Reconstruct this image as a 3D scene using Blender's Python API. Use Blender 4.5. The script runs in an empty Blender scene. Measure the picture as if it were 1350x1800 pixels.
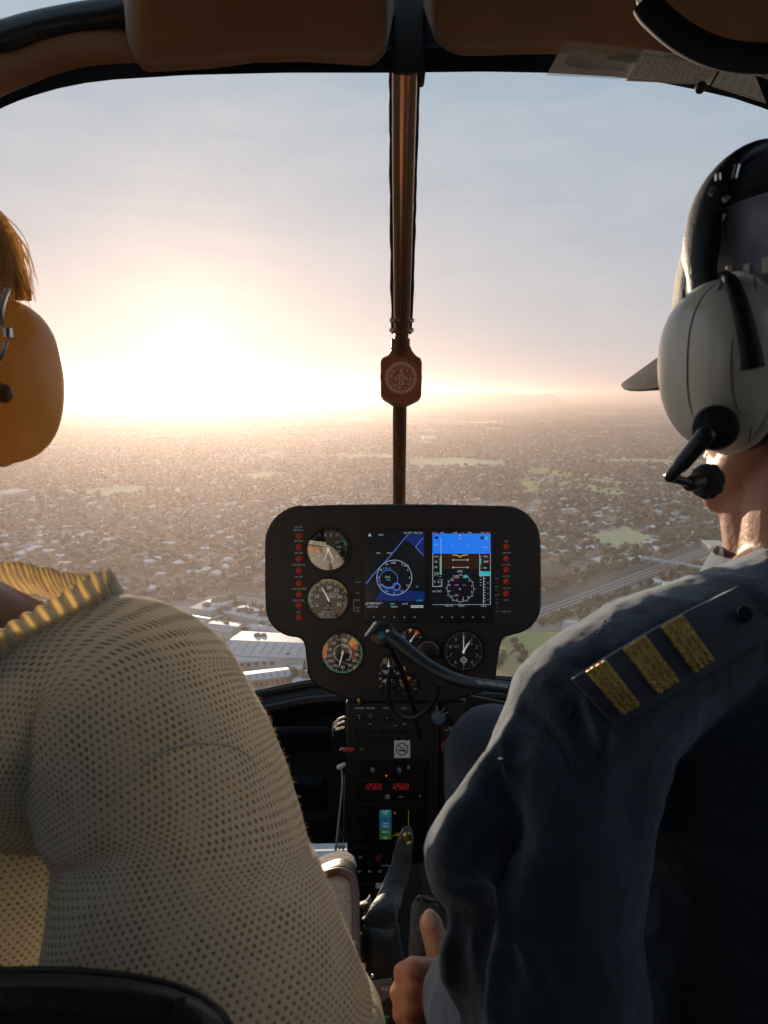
import bpy, bmesh, math, random
import numpy as np
from mathutils import Vector, Matrix, noise
R = math.radians
random.seed(7); RNG = np.random.default_rng(7)
scene = bpy.context.scene
COL = scene.collection

# ------------------------------------------------------------------ camera
PITCH = R(9.18); F = 1300.0
FW = Vector((0, math.cos(PITCH), -math.sin(PITCH)))
UP = Vector((0, math.sin(PITCH), math.cos(PITCH)))
RT = Vector((1, 0, 0))
GZ = -220.0                                  # ground level below the helicopter
cam_d = bpy.data.cameras.new('camera'); cam = bpy.data.objects.new('camera', cam_d); COL.objects.link(cam)
cam.rotation_euler = (math.pi / 2 - PITCH, 0, 0)
cam_d.sensor_fit = 'HORIZONTAL'; cam_d.sensor_width = 36; cam_d.lens = 36 * F / 1350
cam_d.clip_start = 0.02; cam_d.clip_end = 90000
cam_d.dof.use_dof = True; cam_d.dof.focus_distance = 1.25; cam_d.dof.aperture_fstop = 18
scene.camera = cam

def P(px, py, d):
    """a point of the place, from its bearing in the photograph and its distance ahead"""
    return d * (FW + RT * ((px - 675) / F) - UP * ((py - 900) / F))
def G(px, py, z=GZ):
    v = P(px, py, 1.0); k = z / v.z
    return v * k

# ------------------------------------------------------------------ light
SUN_EL = R(3.4); SUN_AZ = R(-14.3)           # azimuth from +Y towards +X
SD = Vector((math.sin(SUN_AZ) * math.cos(SUN_EL), math.cos(SUN_AZ) * math.cos(SUN_EL), math.sin(SUN_EL)))
sun_d = bpy.data.lights.new('sun', 'SUN'); sun_d.energy = 5.0; sun_d.angle = R(0.5); sun_d.color = (1.0, 0.80, 0.58)
sun = bpy.data.objects.new('sun', sun_d); COL.objects.link(sun)
sun.rotation_euler = (-SD).to_track_quat('-Z', 'Y').to_euler()
w = bpy.data.worlds.new('World'); scene.world = w; w.use_nodes = True
nt = w.node_tree; nt.nodes.clear()
def N(nt, t, **k):
    n = nt.nodes.new(t)
    for a, b in k.items():
        if a.startswith('i_'):
            n.inputs[int(a[2:]) if a[2:].isdigit() else a[2:].replace('_', ' ')].default_value = b
        else: setattr(n, a, b)
    return n
def math_(nt, op, a, b=None, c=None, clamp=False):
    n = nt.nodes.new('ShaderNodeMath'); n.operation = op; n.use_clamp = clamp
    for i, x in enumerate((a, b, c)):
        if x is None: continue
        if isinstance(x, (int, float)): n.inputs[i].default_value = x
        else: nt.links.new(x, n.inputs[i])
    return n.outputs[0]
def mixc(nt, f, a, b, mode='MIX'):
    n = nt.nodes.new('ShaderNodeMix'); n.data_type = 'RGBA'; n.blend_type = mode
    for i, x in ((0, f), (6, a), (7, b)):
        if isinstance(x, (int, float)): n.inputs[i].default_value = x
        elif isinstance(x, tuple): n.inputs[i].default_value = (*x[:3], 1)
        else: nt.links.new(x, n.inputs[i])
    return n.outputs[2]
sky = N(nt, 'ShaderNodeTexSky', sky_type='NISHITA', sun_disc=False, sun_elevation=SUN_EL, sun_rotation=SUN_AZ,
        altitude=200, air_density=1.0, dust_density=0.6, ozone_density=1.5)
tc = N(nt, 'ShaderNodeTexCoord')
sep = N(nt, 'ShaderNodeSeparateXYZ'); nt.links.new(tc.outputs['Generated'], sep.inputs[0])
dot = N(nt, 'ShaderNodeVectorMath', operation='DOT_PRODUCT'); nt.links.new(tc.outputs['Generated'], dot.inputs[0]); dot.inputs[1].default_value = SD
ang = math_(nt, 'ARCCOSINE', math_(nt, 'MINIMUM', dot.outputs['Value'], 0.99999))
el = math_(nt, 'MAXIMUM', sep.outputs['Z'], 0.0)
# thin high veil: pale lilac low down, cool blue higher up, plus the sun's broad aureole in the haze
veil = mixc(nt, math_(nt, 'MULTIPLY', el, 2.3, clamp=True), (0.66, 0.62, 0.67), (0.32, 0.50, 0.65))
cmap = N(nt, 'ShaderNodeMapping'); cmap.inputs['Scale'].default_value = (2.2, 3.0, 14); nt.links.new(tc.outputs['Generated'], cmap.inputs[0])
cn = N(nt, 'ShaderNodeTexNoise', i_Scale=1.7, i_Detail=6.0, i_Roughness=0.62, i_Distortion=0.6); nt.links.new(cmap.outputs[0], cn.inputs['Vector'])
wisp = math_(nt, 'MULTIPLY', math_(nt, 'SUBTRACT', cn.outputs['Fac'], 0.40, clamp=True), 0.65)
veil = mixc(nt, wisp, veil, (0.80, 0.78, 0.80))
base = mixc(nt, 0.86, mixc(nt, 1.0, sky.outputs[0], (0.10, 0.10, 0.10), 'MULTIPLY'), veil)
g1 = math_(nt, 'MULTIPLY', math_(nt, 'EXPONENT', math_(nt, 'MULTIPLY', ang, -4.4)), 0.30)
g2 = math_(nt, 'MULTIPLY', math_(nt, 'EXPONENT', math_(nt, 'MULTIPLY', ang, -18.0)), 0.7)
glow1 = mixc(nt, 1.0, (1.0, 0.72, 0.46), g1, 'MULTIPLY')
def gray(nt, v):
    n = nt.nodes.new('ShaderNodeCombineColor')
    for i in range(3): nt.links.new(v, n.inputs[i])
    return n.outputs[0]
glow1 = mixc(nt, 1.0, (1.0, 0.50, 0.22), gray(nt, g1), 'MULTIPLY')
glow2 = mixc(nt, 1.0, (1.0, 0.80, 0.50), gray(nt, g2), 'MULTIPLY')
tot = mixc(nt, 1.0, mixc(nt, 1.0, base, glow1, 'ADD'), glow2, 'ADD')
bg = N(nt, 'ShaderNodeBackground', i_Strength=0.68); nt.links.new(tot, bg.inputs[0])
wo = N(nt, 'ShaderNodeOutputWorld'); nt.links.new(bg.outputs[0], wo.inputs[0])
vs = scene.view_settings; vs.view_transform = 'Standard'; vs.look = 'None'; vs.exposure = 0.5; vs.gamma = 1.0
scene.cycles.max_bounces = 6; scene.cycles.diffuse_bounces = 3; scene.cycles.volume_bounces = 3
scene.cycles.transparent_max_bounces = 12; scene.cycles.sample_clamp_indirect = 4

# ------------------------------------------------------------------ materials
def mat(name, col, rough=0.6, metal=0.0, spec=0.5, bump=None, vary=None, emit=None, sheen=0, coat=0, sss=0, trans=0, ttint=None):
    """bump=(scale, strength, distance) noise; vary=(scale, colour2, amount) mottling in object space"""
    m = bpy.data.materials.new(name); m.use_nodes = True; t = m.node_tree; b = t.nodes['Principled BSDF']
    b.inputs['Base Color'].default_value = (*col, 1); b.inputs['Roughness'].default_value = rough
    b.inputs['Metallic'].default_value = metal; b.inputs['Specular IOR Level'].default_value = spec
    if sheen: b.inputs['Sheen Weight'].default_value = sheen; b.inputs['Sheen Roughness'].default_value = 0.35
    if coat: b.inputs['Coat Weight'].default_value = coat; b.inputs['Coat Roughness'].default_value = 0.15
    if sss: b.inputs['Subsurface Weight'].default_value = sss; b.inputs['Subsurface Radius'].default_value = (0.012, 0.004, 0.002); b.inputs['Subsurface Scale'].default_value = 1.0
    if emit: b.inputs['Emission Color'].default_value = (*emit[0], 1); b.inputs['Emission Strength'].default_value = emit[1]
    c = N(t, 'ShaderNodeTexCoord')
    if vary:
        n = N(t, 'ShaderNodeTexNoise', i_Scale=vary[0], i_Detail=5.0, i_Roughness=0.6); t.links.new(c.outputs['Object'], n.inputs['Vector'])
        f = math_(t, 'MULTIPLY', math_(t, 'MULTIPLY_ADD', n.outputs['Fac'], 3.0, -1.0, clamp=True), vary[2])
        t.links.new(mixc(t, f, col, vary[1]), b.inputs['Base Color'])
    if bump:
        n2 = N(t, 'ShaderNodeTexNoise', i_Scale=bump[0], i_Detail=4.0); t.links.new(c.outputs['Object'], n2.inputs['Vector'])
        bp = N(t, 'ShaderNodeBump', i_Strength=bump[1], i_Distance=bump[2]); t.links.new(n2.outputs['Fac'], bp.inputs['Height']); t.links.new(bp.outputs[0], b.inputs['Normal'])
    if trans:
        tr = N(t, 'ShaderNodeBsdfTranslucent'); tr.inputs[0].default_value = (*(ttint or col), 1)
        mx = N(t, 'ShaderNodeMixShader', i_0=trans); t.links.new(b.outputs[0], mx.inputs[1]); t.links.new(tr.outputs[0], mx.inputs[2])
        t.links.new(mx.outputs[0], t.nodes['Material Output'].inputs[0])
    return m

# ------------------------------------------------------------------ mesh helpers
class MB:
    def __init__(s): s.v = []; s.f = []; s.m = []; s.uv = []; s.has_uv = False
    def add(s, vs, fs, mi=0, uvs=None):
        o = len(s.v); s.v.extend([tuple(x) for x in vs])
        for k, f in enumerate(fs):
            s.f.append(tuple(i + o for i in f)); s.m.append(mi)
            if uvs is not None: s.has_uv = True; s.uv.extend([uvs[i] for i in f] if not isinstance(uvs, dict) else uvs[k])
            else: s.uv.extend([(0, 0)] * len(f))
        return s
    def box(s, c, size, ax=None, mi=0):
        c = Vector(c); ax = ax or (Vector((1, 0, 0)), Vector((0, 1, 0)), Vector((0, 0, 1)))
        vs = [c + ax[0] * (size[0] / 2 * i) + ax[1] * (size[1] / 2 * j) + ax[2] * (size[2] / 2 * k) for k in (-1, 1) for j in (-1, 1) for i in (-1, 1)]
        return s.add(vs, [(0, 2, 3, 1), (4, 5, 7, 6), (0, 1, 5, 4), (2, 6, 7, 3), (0, 4, 6, 2), (1, 3, 7, 5)], mi)
    def grid(s, rows, mi=0, close_u=False, close_v=False, uvf=None):
        h = len(rows); n = len(rows[0]); vs = [p for r in rows for p in r]; fs = []
        for j in range(h if close_v else h - 1):
            for i in range(n if close_u else n - 1):
                a = j * n + i; b = j * n + (i + 1) % n; c = ((j + 1) % h) * n + (i + 1) % n; d = ((j + 1) % h) * n + i
                fs.append((a, b, c, d))
        uvs = None
        if uvf: uvs = {}
        if uvf:
            k = 0
            for j in range(h if close_v else h - 1):
                for i in range(n if close_u else n - 1):
                    uvs[k] = [uvf(j, i), uvf(j, i + 1), uvf(j + 1, i + 1), uvf(j + 1, i)]; k += 1
        return s.add(vs, fs, mi, uvs)
    def tube(s, pts, r, n=12, mi=0, caps=True, flat=None):
        pts = [Vector(p) for p in pts]; m = len(pts)
        rs = r if isinstance(r, (list, tuple)) else [r] * m
        T = [(pts[min(i + 1, m - 1)] - pts[max(i - 1, 0)]).normalized() for i in range(m)]
        a = Vector((0, 0, 1)) if abs(T[0].z) < 0.9 else Vector((1, 0, 0))
        u = T[0].cross(a).normalized(); rows = []
        for i in range(m):
            u = (u - T[i] * u.dot(T[i])).normalized(); v = T[i].cross(u)
            rows.append([pts[i] + (u * math.cos(k * 2 * math.pi / n) + v * math.sin(k * 2 * math.pi / n) * (flat or 1)) * rs[i] for k in range(n)])
        o = len(s.v); s.grid(rows, mi, close_u=True)
        if caps:
            s.f.append(tuple(o + k for k in reversed(range(n)))); s.m.append(mi); s.uv.extend([(0, 0)] * n)
            s.f.append(tuple(o + (m - 1) * n + k for k in range(n))); s.m.append(mi); s.uv.extend([(0, 0)] * n)
        return s
    def ell(s, c, rad, ax=None, nu=20, nv=12, mi=0, p=1.0):
        c = Vector(c); ax = ax or (Vector((1, 0, 0)), Vector((0, 1, 0)), Vector((0, 0, 1)))
        if isinstance(rad, (int, float)): rad = (rad,) * 3
        sg = lambda x: math.copysign(abs(x) ** p, x)
        vs = [c + ax[2] * rad[2]]
        for j in range(1, nv):
            th = math.pi * j / nv
            for i in range(nu):
                ph = 2 * math.pi * i / nu
                vs.append(c + ax[0] * (rad[0] * sg(math.sin(th)) * sg(math.cos(ph))) + ax[1] * (rad[1] * sg(math.sin(th)) * sg(math.sin(ph))) + ax[2] * (rad[2] * sg(math.cos(th))))
        vs.append(c - ax[2] * rad[2]); fs = []
        for i in range(nu):
            fs.append((0, 1 + i, 1 + (i + 1) % nu))
            for j in range(nv - 2):
                a = 1 + j * nu + i; b = 1 + j * nu + (i + 1) % nu
                fs.append((a, a + nu, b + nu, b))
            fs.append((len(vs) - 1, 1 + (nv - 2) * nu + (i + 1) % nu, 1 + (nv - 2) * nu + i))
        return s.add(vs, fs, mi)
    def cap(s, a, b, ra, rb, n=16, mi=0):
        """tapered round-ended limb from a to b"""
        a = Vector(a); b = Vector(b); d = (b - a).normalized(); pts = []; rs = []
        for k in range(5):
            t = math.pi / 2 * (1 - k / 4.0); pts.append(a - d * (ra * math.sin(t))); rs.append(max(ra * math.cos(t), ra * 0.02))
        for k in range(5):
            t = math.pi / 2 * (k / 4.0); pts.append(b + d * (rb * math.sin(t))); rs.append(max(rb * math.cos(t), rb * 0.02))
        return s.tube(pts, rs, n, mi)
    def lathe(s, o, d, prof, n=32, mi=0, sx=1.0, up=None):
        o = Vector(o); d = Vector(d).normalized(); a = Vector(up) if up else (Vector((0, 0, 1)) if abs(d.z) < 0.9 else Vector((1, 0, 0)))
        v = (a - d * a.dot(d)).normalized(); u = v.cross(d)
        rows = [[o + d * h + (u * (math.cos(k * 2 * math.pi / n) * sx) + v * math.sin(k * 2 * math.pi / n)) * r for k in range(n)] for r, h in prof]
        return s.grid(rows, mi, close_u=True)
    def prism(s, pts, off, mi=0):
        pts = [Vector(p) for p in pts]; off = Vector(off); n = len(pts)
        return s.add(pts + [p + off for p in pts], [tuple(range(n)), tuple(reversed(range(n, 2 * n)))] + [(i, n + i, n + (i + 1) % n, (i + 1) % n) for i in range(n)], mi)

ORI = {}
def thing(name, label, cat, loc=(0, 0, 0), group=None):
    o = bpy.data.objects.new(name, None); COL.objects.link(o); o.location = loc; o.empty_display_size = 0.05
    o['label'] = label; o['category'] = cat
    if group: o['group'] = group
    ORI[o.name] = Vector(loc); return o
def tag(o, label=None, cat=None, group=None, kind=None):
    for k, v in (('label', label), ('category', cat), ('group', group), ('kind', kind)):
        if v: o[k] = v
    return o
def obj(name, mb, mats, parent=None, smooth=40, bevel=None, sub=0, loc=None, label=None, fix=True):
    me = bpy.data.meshes.new(name)
    org = Vector((0, 0, 0))
    if parent is not None:
        r = parent
        while r.parent: r = r.parent
        org = ORI.get(r.name, Vector((0, 0, 0)))
    elif loc is not None: org = Vector(loc)
    me.from_pydata([(v[0] - org.x, v[1] - org.y, v[2] - org.z) for v in mb.v], [], mb.f)
    mats = mats if isinstance(mats, (list, tuple)) else [mats]
    for m in mats: me.materials.append(m)
    if len(mats) > 1: me.polygons.foreach_set('material_index', mb.m)
    if mb.has_uv:
        l = me.uv_layers.new(name='UVMap'); l.data.foreach_set('uv', [c for p in mb.uv for c in p])
    me.validate(); me.update()
    if fix:
        bm = bmesh.new(); bm.from_mesh(me); bmesh.ops.recalc_face_normals(bm, faces=bm.faces); bm.to_mesh(me); bm.free()
    if smooth:
        me.shade_smooth()
        if smooth < 180: me.set_sharp_from_angle(angle=R(smooth))
    o = bpy.data.objects.new(name, me); COL.objects.link(o)
    if parent is not None: o.parent = parent
    elif loc is not None: o.location = loc; ORI[o.name] = Vector(loc)
    if bevel:
        b = o.modifiers.new('bevel', 'BEVEL'); b.width = bevel; b.segments = 3; b.limit_method = 'ANGLE'; b.angle_limit = R(35)
    if sub:
        b = o.modifiers.new('sub', 'SUBSURF'); b.levels = sub; b.render_levels = sub
    if label: o['label'] = label
    return o
def fuse(mb, voxel, it=4, disp=None):
    """one continuous surface from overlapping limbs"""
    me = bpy.data.meshes.new('tmp'); me.from_pydata(mb.v, [], mb.f); me.update()
    bm = bmesh.new(); bm.from_mesh(me); bmesh.ops.recalc_face_normals(bm, faces=bm.faces); bm.to_mesh(me); bm.free()
    o = bpy.data.objects.new('tmp', me); COL.objects.link(o)
    m = o.modifiers.new('r', 'REMESH'); m.mode = 'VOXEL'; m.voxel_size = voxel; m.use_smooth_shade = True
    m = o.modifiers.new('s', 'SMOOTH'); m.factor = 0.5; m.iterations = it
    dg = bpy.context.evaluated_depsgraph_get(); ev = o.evaluated_get(dg); m2 = bpy.data.meshes.new_from_object(ev)
    n = len(m2.vertices); co = np.empty(n * 3); m2.vertices.foreach_get('co', co); co = co.reshape(-1, 3)
    no = np.empty(n * 3); m2.vertices.foreach_get('normal', no); no = no.reshape(-1, 3)
    if disp is not None: co = co + disp(co, no)
    fs = [tuple(p.vertices) for p in m2.polygons]
    bpy.data.objects.remove(o); bpy.data.meshes.remove(me); bpy.data.meshes.remove(m2)
    r = MB(); r.v = [tuple(c) for c in co]; r.f = fs; r.m = [0] * len(fs); r.uv = []
    return r
def spline(pts, n=8):
    pts = [Vector(p) for p in pts]; out = []
    q = [pts[0] * 2 - pts[1]] + pts + [pts[-1] * 2 - pts[-2]]
    for i in range(1, len(q) - 2):
        for k in range(n):
            t = k / n
            out.append(0.5 * ((2 * q[i]) + (q[i + 1] - q[i - 1]) * t + (2 * q[i - 1] - 5 * q[i] + 4 * q[i + 1] - q[i + 2]) * t * t + (3 * q[i] - q[i - 1] - 3 * q[i + 1] + q[i + 2]) * t ** 3))
    out.append(pts[-1]); return out
def lerp(a, b, t): return a + (b - a) * t
def interp(xs, ys, x): return float(np.interp(x, xs, ys))
_tc = {}
def text_geo(s):
    if s in _tc: return _tc[s]
    c = bpy.data.curves.new('t', 'FONT'); c.body = s; c.resolution_u = 2; o = bpy.data.objects.new('t', c); COL.objects.link(o)
    dg = bpy.context.evaluated_depsgraph_get(); me = bpy.data.meshes.new_from_object(o.evaluated_get(dg))
    r = ([v.co.copy() for v in me.vertices], [tuple(p.vertices) for p in me.polygons])
    bpy.data.objects.remove(o); bpy.data.curves.remove(c); bpy.data.meshes.remove(me); _tc[s] = r; return r
def text(mb, s, fr, x, y, h, z=0.0, align='C', mi=0, rot=0.0, sx=1.0):
    """flat lettering; fr(x,y,z) maps board millimetres to the place; h = cap height"""
    vs, fs = text_geo(s)
    if not vs: return
    x0 = min(v.x for v in vs); x1 = max(v.x for v in vs); k = h / 0.70
    ox = {'C': (x0 + x1) / 2, 'L': x0, 'R': x1}[align]; c, sn = math.cos(rot), math.sin(rot); out = []
    for v in vs:
        a = (v.x - ox) * k * sx; b = v.y * k - h / 2
        out.append(fr(x + a * c - b * sn, y + a * sn + b * c, z))
    mb.add(out, fs, mi)
# ================================================================== THE PLAIN BELOW
def ground_mat():
    m = bpy.data.materials.new('suburban_ground'); m.use_nodes = True; t = m.node_tree; b = t.nodes['Principled BSDF']
    b.inputs['Roughness'].default_value = 0.9; b.inputs['Specular IOR Level'].default_value = 0.2
    g = N(t, 'ShaderNodeNewGeometry')
    def noi(sc, det=4, ro=0.55, dist=0.0):
        mp = N(t, 'ShaderNodeMapping'); mp.inputs['Scale'].default_value = (sc, sc, sc); t.links.new(g.outputs['Position'], mp.inputs[0])
        n = N(t, 'ShaderNodeTexNoise', i_Scale=1.0, i_Detail=float(det), i_Roughness=ro, i_Distortion=dist); t.links.new(mp.outputs[0], n.inputs['Vector']); return n.outputs['Fac']
    def ramp(v, a, b_): return math_(t, 'DIVIDE', math_(t, 'SUBTRACT', v, a), b_ - a, clamp=True)
    big = ramp(noi(1 / 700, 5, 0.6), 0.42, 0.60); mid = ramp(noi(1 / 60, 4, 0.65), 0.42, 0.58); fine = ramp(noi(1 / 9, 5, 0.7), 0.35, 0.65)
    c = mixc(t, big, (0.035, 0.065, 0.034), (0.120, 0.130, 0.080))
    c = mixc(t, math_(t, 'MULTIPLY', mid, 0.75), c, (0.020, 0.038, 0.022))
    c = mixc(t, math_(t, 'MULTIPLY', fine, 0.35), c, (0.20, 0.18, 0.14))
    vo = N(t, 'ShaderNodeTexVoronoi', i_Scale=1.0); mp = N(t, 'ShaderNodeMapping'); mp.inputs['Scale'].default_value = (1 / 26, 1 / 26, 1 / 26)
    t.links.new(g.outputs['Position'], mp.inputs[0]); t.links.new(mp.outputs[0], vo.inputs['Vector'])
    sp = N(t, 'ShaderNodeSeparateColor'); t.links.new(vo.outputs['Color'], sp.inputs[0])
    roof = math_(t, 'MULTIPLY', math_(t, 'LESS_THAN', vo.outputs['Distance'], 0.26), math_(t, 'GREATER_THAN', sp.outputs[0], 0.55))
    py = N(t, 'ShaderNodeSeparateXYZ'); t.links.new(g.outputs['Position'], py.inputs[0])
    far = ramp(py.outputs['Y'], 3200, 4600)
    c = mixc(t, math_(t, 'MULTIPLY', math_(t, 'MULTIPLY', roof, far), 0.8), c, mixc(t, sp.outputs[1], (0.20, 0.12, 0.09), (0.55, 0.52, 0.50)))
    t.links.new(c, b.inputs['Base Color']); return m
gm = MB(); S = 42000
xs = [-S, -8000, -3000, -1200, -500, 0, 500, 1200, 3000, 8000, S]; ys = [-3000, 0, 400, 900, 1800, 3500, 7000, 14000, S]
gm.grid([[Vector((x, y, GZ)) for x in xs] for y in ys])
tag(obj('ground', gm, ground_mat(), smooth=0), kind='structure')

def ranges(name, prof, dist, depth, col):
    mb = MB(); rows = []
    n = 120
    for j, k in enumerate((0.0, 0.25, 0.5, 0.75, 1.0)):
        row = []
        for i in range(n + 1):
            px = lerp(prof[0][0], prof[-1][0], i / n); top = 690 - (690 - interp([a for a, b in prof], [b for a, b in prof], px)) * 0.16 + 1.5
            hgt = (690 - top) / F * dist + 220; env = math.sin(math.pi * k) if k < 1 else 0
            nz = 1 + 0.18 * noise.fractal(Vector((px * 0.05, k * 3, 1.7)), 1, 2, 5)
            x = (px - 675) / F * dist; y = dist + (k - 0.5) * depth
            row.append(Vector((x, y, GZ - 3 + hgt * env * nz)))
        rows.append(row)
    mb.grid(rows); tag(obj(name, mb, mat(name, col, 0.95, spec=0.1, vary=(0.002, (col[0] * .5, col[1] * .6, col[2] * .5), .8)), smooth=180), kind='structure')
ranges('hills', [(430, 690), (505, 680), (535, 668), (560, 658), (590, 655), (612, 662), (640, 668), (665, 672), (700, 667), (728, 661), (750, 666), (790, 674), (850, 681), (960, 690)], 14000, 3000, (0.06, 0.075, 0.05))
ranges('hills', [(-300, 690), (-60, 676), (40, 668), (110, 674), (240, 684), (360, 690)], 15500, 3000, (0.06, 0.075, 0.05))

def poly_w(pp, z=GZ): return [G(x, y, z) for x, y in pp]
def inside(xy, poly):
    x, y = xy[:, 0], xy[:, 1]; r = np.zeros(len(xy), bool); n = len(poly)
    for i in range(n):
        x1, y1 = poly[i][0], poly[i][1]; x2, y2 = poly[(i + 1) % n][0], poly[(i + 1) % n][1]
        c = ((y1 > y) != (y2 > y)) & (x < (x2 - x1) * (y - y1) / (y2 - y1 + 1e-12) + x1); r ^= c
    return r
def flat(name, pp, m, dz, rough_edge=6.0):
    pts = poly_w(pp); out = []
    for i in range(len(pts)):
        a, b = pts[i], pts[(i + 1) % len(pts)]; k = max(2, int((b - a).length / 14))
        for j in range(k):
            q = a.lerp(b, j / k); e = noise.noise_vector(q * 0.03) * rough_edge; out.append(Vector((q.x + e.x, q.y + e.y, GZ + dz)))
    mb = MB(); mb.add(out, [tuple(range(len(out)))]); return tag(obj(name, mb, m, smooth=0), kind='structure')
def gmat(name, a, b, sc, am=0.9, c3=None):
    m = mat(name, a, 0.92, spec=0.15, vary=(sc, b, am), bump=(sc * 6, 0.5, 0.4)); return m
m_lawn = gmat('mown_grass', (0.26, 0.31, 0.09), (0.36, 0.34, 0.15), 0.035)
m_dry = gmat('dry_grass', (0.50, 0.38, 0.20), (0.22, 0.22, 0.09), 0.05)
m_golf = gmat('golf_turf', (0.34, 0.42, 0.12), (0.45, 0.45, 0.18), 0.01)
m_pale = gmat('pale_stubble', (0.55, 0.52, 0.30), (0.40, 0.42, 0.20), 0.006)
m_yard = gmat('concrete_yard', (0.34, 0.30, 0.27), (0.20, 0.18, 0.17), 0.03)
m_asph = mat('asphalt', (0.055, 0.057, 0.062), 0.85, vary=(0.08, (0.09, 0.09, 0.09), 0.7))
m_rail = mat('rail_ballast', (0.13, 0.12, 0.115), 0.95, vary=(0.1, (0.07, 0.07, 0.075), 0.8))
FIELD = [(872, 1172), (893, 1118), (905, 1108), (1000, 1112), (1075, 1128), (1030, 1190), (960, 1168), (905, 1140)]
DRY = [(840, 1120), (893, 1118), (905, 1140), (960, 1166), (1040, 1195), (1060, 1300), (820, 1300)]
YARD_R = [(905, 1108), (960, 1092), (1060, 1060), (1150, 1030), (1350, 960), (1420, 1080), (1300, 1180), (1085, 1130), (1000, 1111)]
YARD_L = [(280, 1060), (430, 1042), (500, 1052), (600, 1075), (700, 1100), (760, 1170), (700, 1340), (380, 1340), (200, 1200)]
flat('yard', YARD_R, m_yard, 0.05); flat('yard', YARD_L, m_yard, 0.05)
flat('grass_field', FIELD, m_lawn, 0.12); flat('dry_field', DRY, m_dry, 0.10)
GOLF = [[(915, 828), (960, 822), (1010, 832), (1000, 842), (950, 838)], [(945, 842), (1000, 846), (1075, 858), (1120, 870), (1080, 874), (1000, 858)], [(905, 846), (930, 838), (948, 862), (930, 866)], [(1010, 836), (1080, 845), (1130, 852), (1100, 856), (1030, 846)]]
for g_ in GOLF: flat('golf_course', g_, m_golf, 0.12, 14)
PALE = [[(718, 806), (800, 804), (890, 811), (885, 818), (720, 822)], [(1030, 808), (1130, 806), (1240, 811), (1240, 817), (1060, 813)], [(150, 860), (240, 852), (262, 858), (255, 868), (160, 868)], [(560, 800), (640, 797), (700, 801), (690, 806), (600, 807)],
        [(0, 862), (38, 858), (42, 874), (0, 880)], [(720, 778), (790, 776), (800, 779), (730, 781)], [(820, 741), (960, 737), (965, 741), (830, 744)], [(380, 838), (470, 828), (520, 832), (470, 842)], [(1040, 940), (1100, 925), (1150, 945), (1130, 960), (1070, 962)]]
for g_ in PALE: flat('open_field', g_, m_pale, 0.11, 14)

def strip(name, pts, wd, m, dz):
    pts = [p.copy() for p in pts]; rows = []
    for i, p in enumerate(pts):
        t = (pts[min(i + 1, len(pts) - 1)] - pts[max(i - 1, 0)]); t.z = 0; t.normalize(); nrm = Vector((-t.y, t.x, 0)) * wd / 2
        rows.append([Vector(((p + nrm).x, (p + nrm).y, GZ + dz)), Vector(((p - nrm).x, (p - nrm).y, GZ + dz))])
    mb = MB(); mb.grid(rows); return tag(obj(name, mb, m, smooth=0), kind='structure')
A0, A1 = G(880, 1084), G(1345, 925)
axis = (A1 - A0).normalized(); side = Vector((axis.y, -axis.x, 0))         # side points right/near
def along(off, s0, s1, n=24, wob=5): return [A0 + axis * lerp(s0, s1, i / n) + side * (off + wob * math.sin(i * 0.5)) for i in range(n + 1)]
LEN = (A1 - A0).length
strip('railway', along(15, -150, LEN + 900), 26, m_rail, 0.16)
m_steel = mat('rail_steel', (0.30, 0.31, 0.33), 0.35, metal=1.0)
m_blue_road = mat('service_road_asphalt', (0.16, 0.17, 0.19), 0.6, vary=(0.05, (0.10, 0.11, 0.12), 0.6))
strip('road', along(-8, -150, LEN + 900), 13, m_asph, 0.22)
strip('road', along(34, -60, LEN + 700), 7, m_blue_road, 0.22)
for k in range(3): strip('rail_track', along(8 + k * 6.6, -150, LEN + 800), 1.6, m_steel, 0.24)
strip('road', [G(860, 1180), G(905, 1143), G(960, 1170), G(1060, 1205)], 4, m_asph, 0.24)
strip('road', [G(240, 1120), G(400, 1170), G(560, 1150), G(760, 1120), G(900, 1098), G(960, 1086)], 11, m_asph, 0.24)
strip('road', [G(100, 1000), G(300, 1025), G(420, 1045), G(600, 1065)], 9, m_asph, 0.24)
strip('road', [G(600, 832), G(760, 838), G(900, 846), G(1050, 838), G(1240, 852)], 12, m_asph, 0.24)

# ---- big buildings, roof corners found by sight line at their roof height
m_white = mat('white_cladding', (0.50, 0.51, 0.54), 0.6, vary=(0.05, (0.36, 0.37, 0.40), 0.8))
m_metal = mat('galvanised_roof', (0.38, 0.42, 0.48), 0.5, metal=0.2, vary=(0.04, (0.28, 0.31, 0.36), 0.8))
m_blue = mat('blue_steel_roof', (0.16, 0.30, 0.44), 0.45, vary=(0.05, (0.22, 0.36, 0.50), 0.6))
m_grey = mat('grey_roof', (0.26, 0.27, 0.30), 0.6, vary=(0.06, (0.36, 0.36, 0.38), 0.6))
m_brick = mat('brick_wall', (0.36, 0.17, 0.12), 0.85, vary=(0.1, (0.26, 0.13, 0.10), 0.7))
m_cream = mat('cream_wall', (0.62, 0.56, 0.46), 0.8, vary=(0.1, (0.50, 0.46, 0.38), 0.6))
m_win = mat('building_window_glass', (0.04, 0.05, 0.06), 0.1, spec=0.8)
m_sky = mat('skylight_sheet', (0.10, 0.14, 0.18), 0.3)
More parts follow.
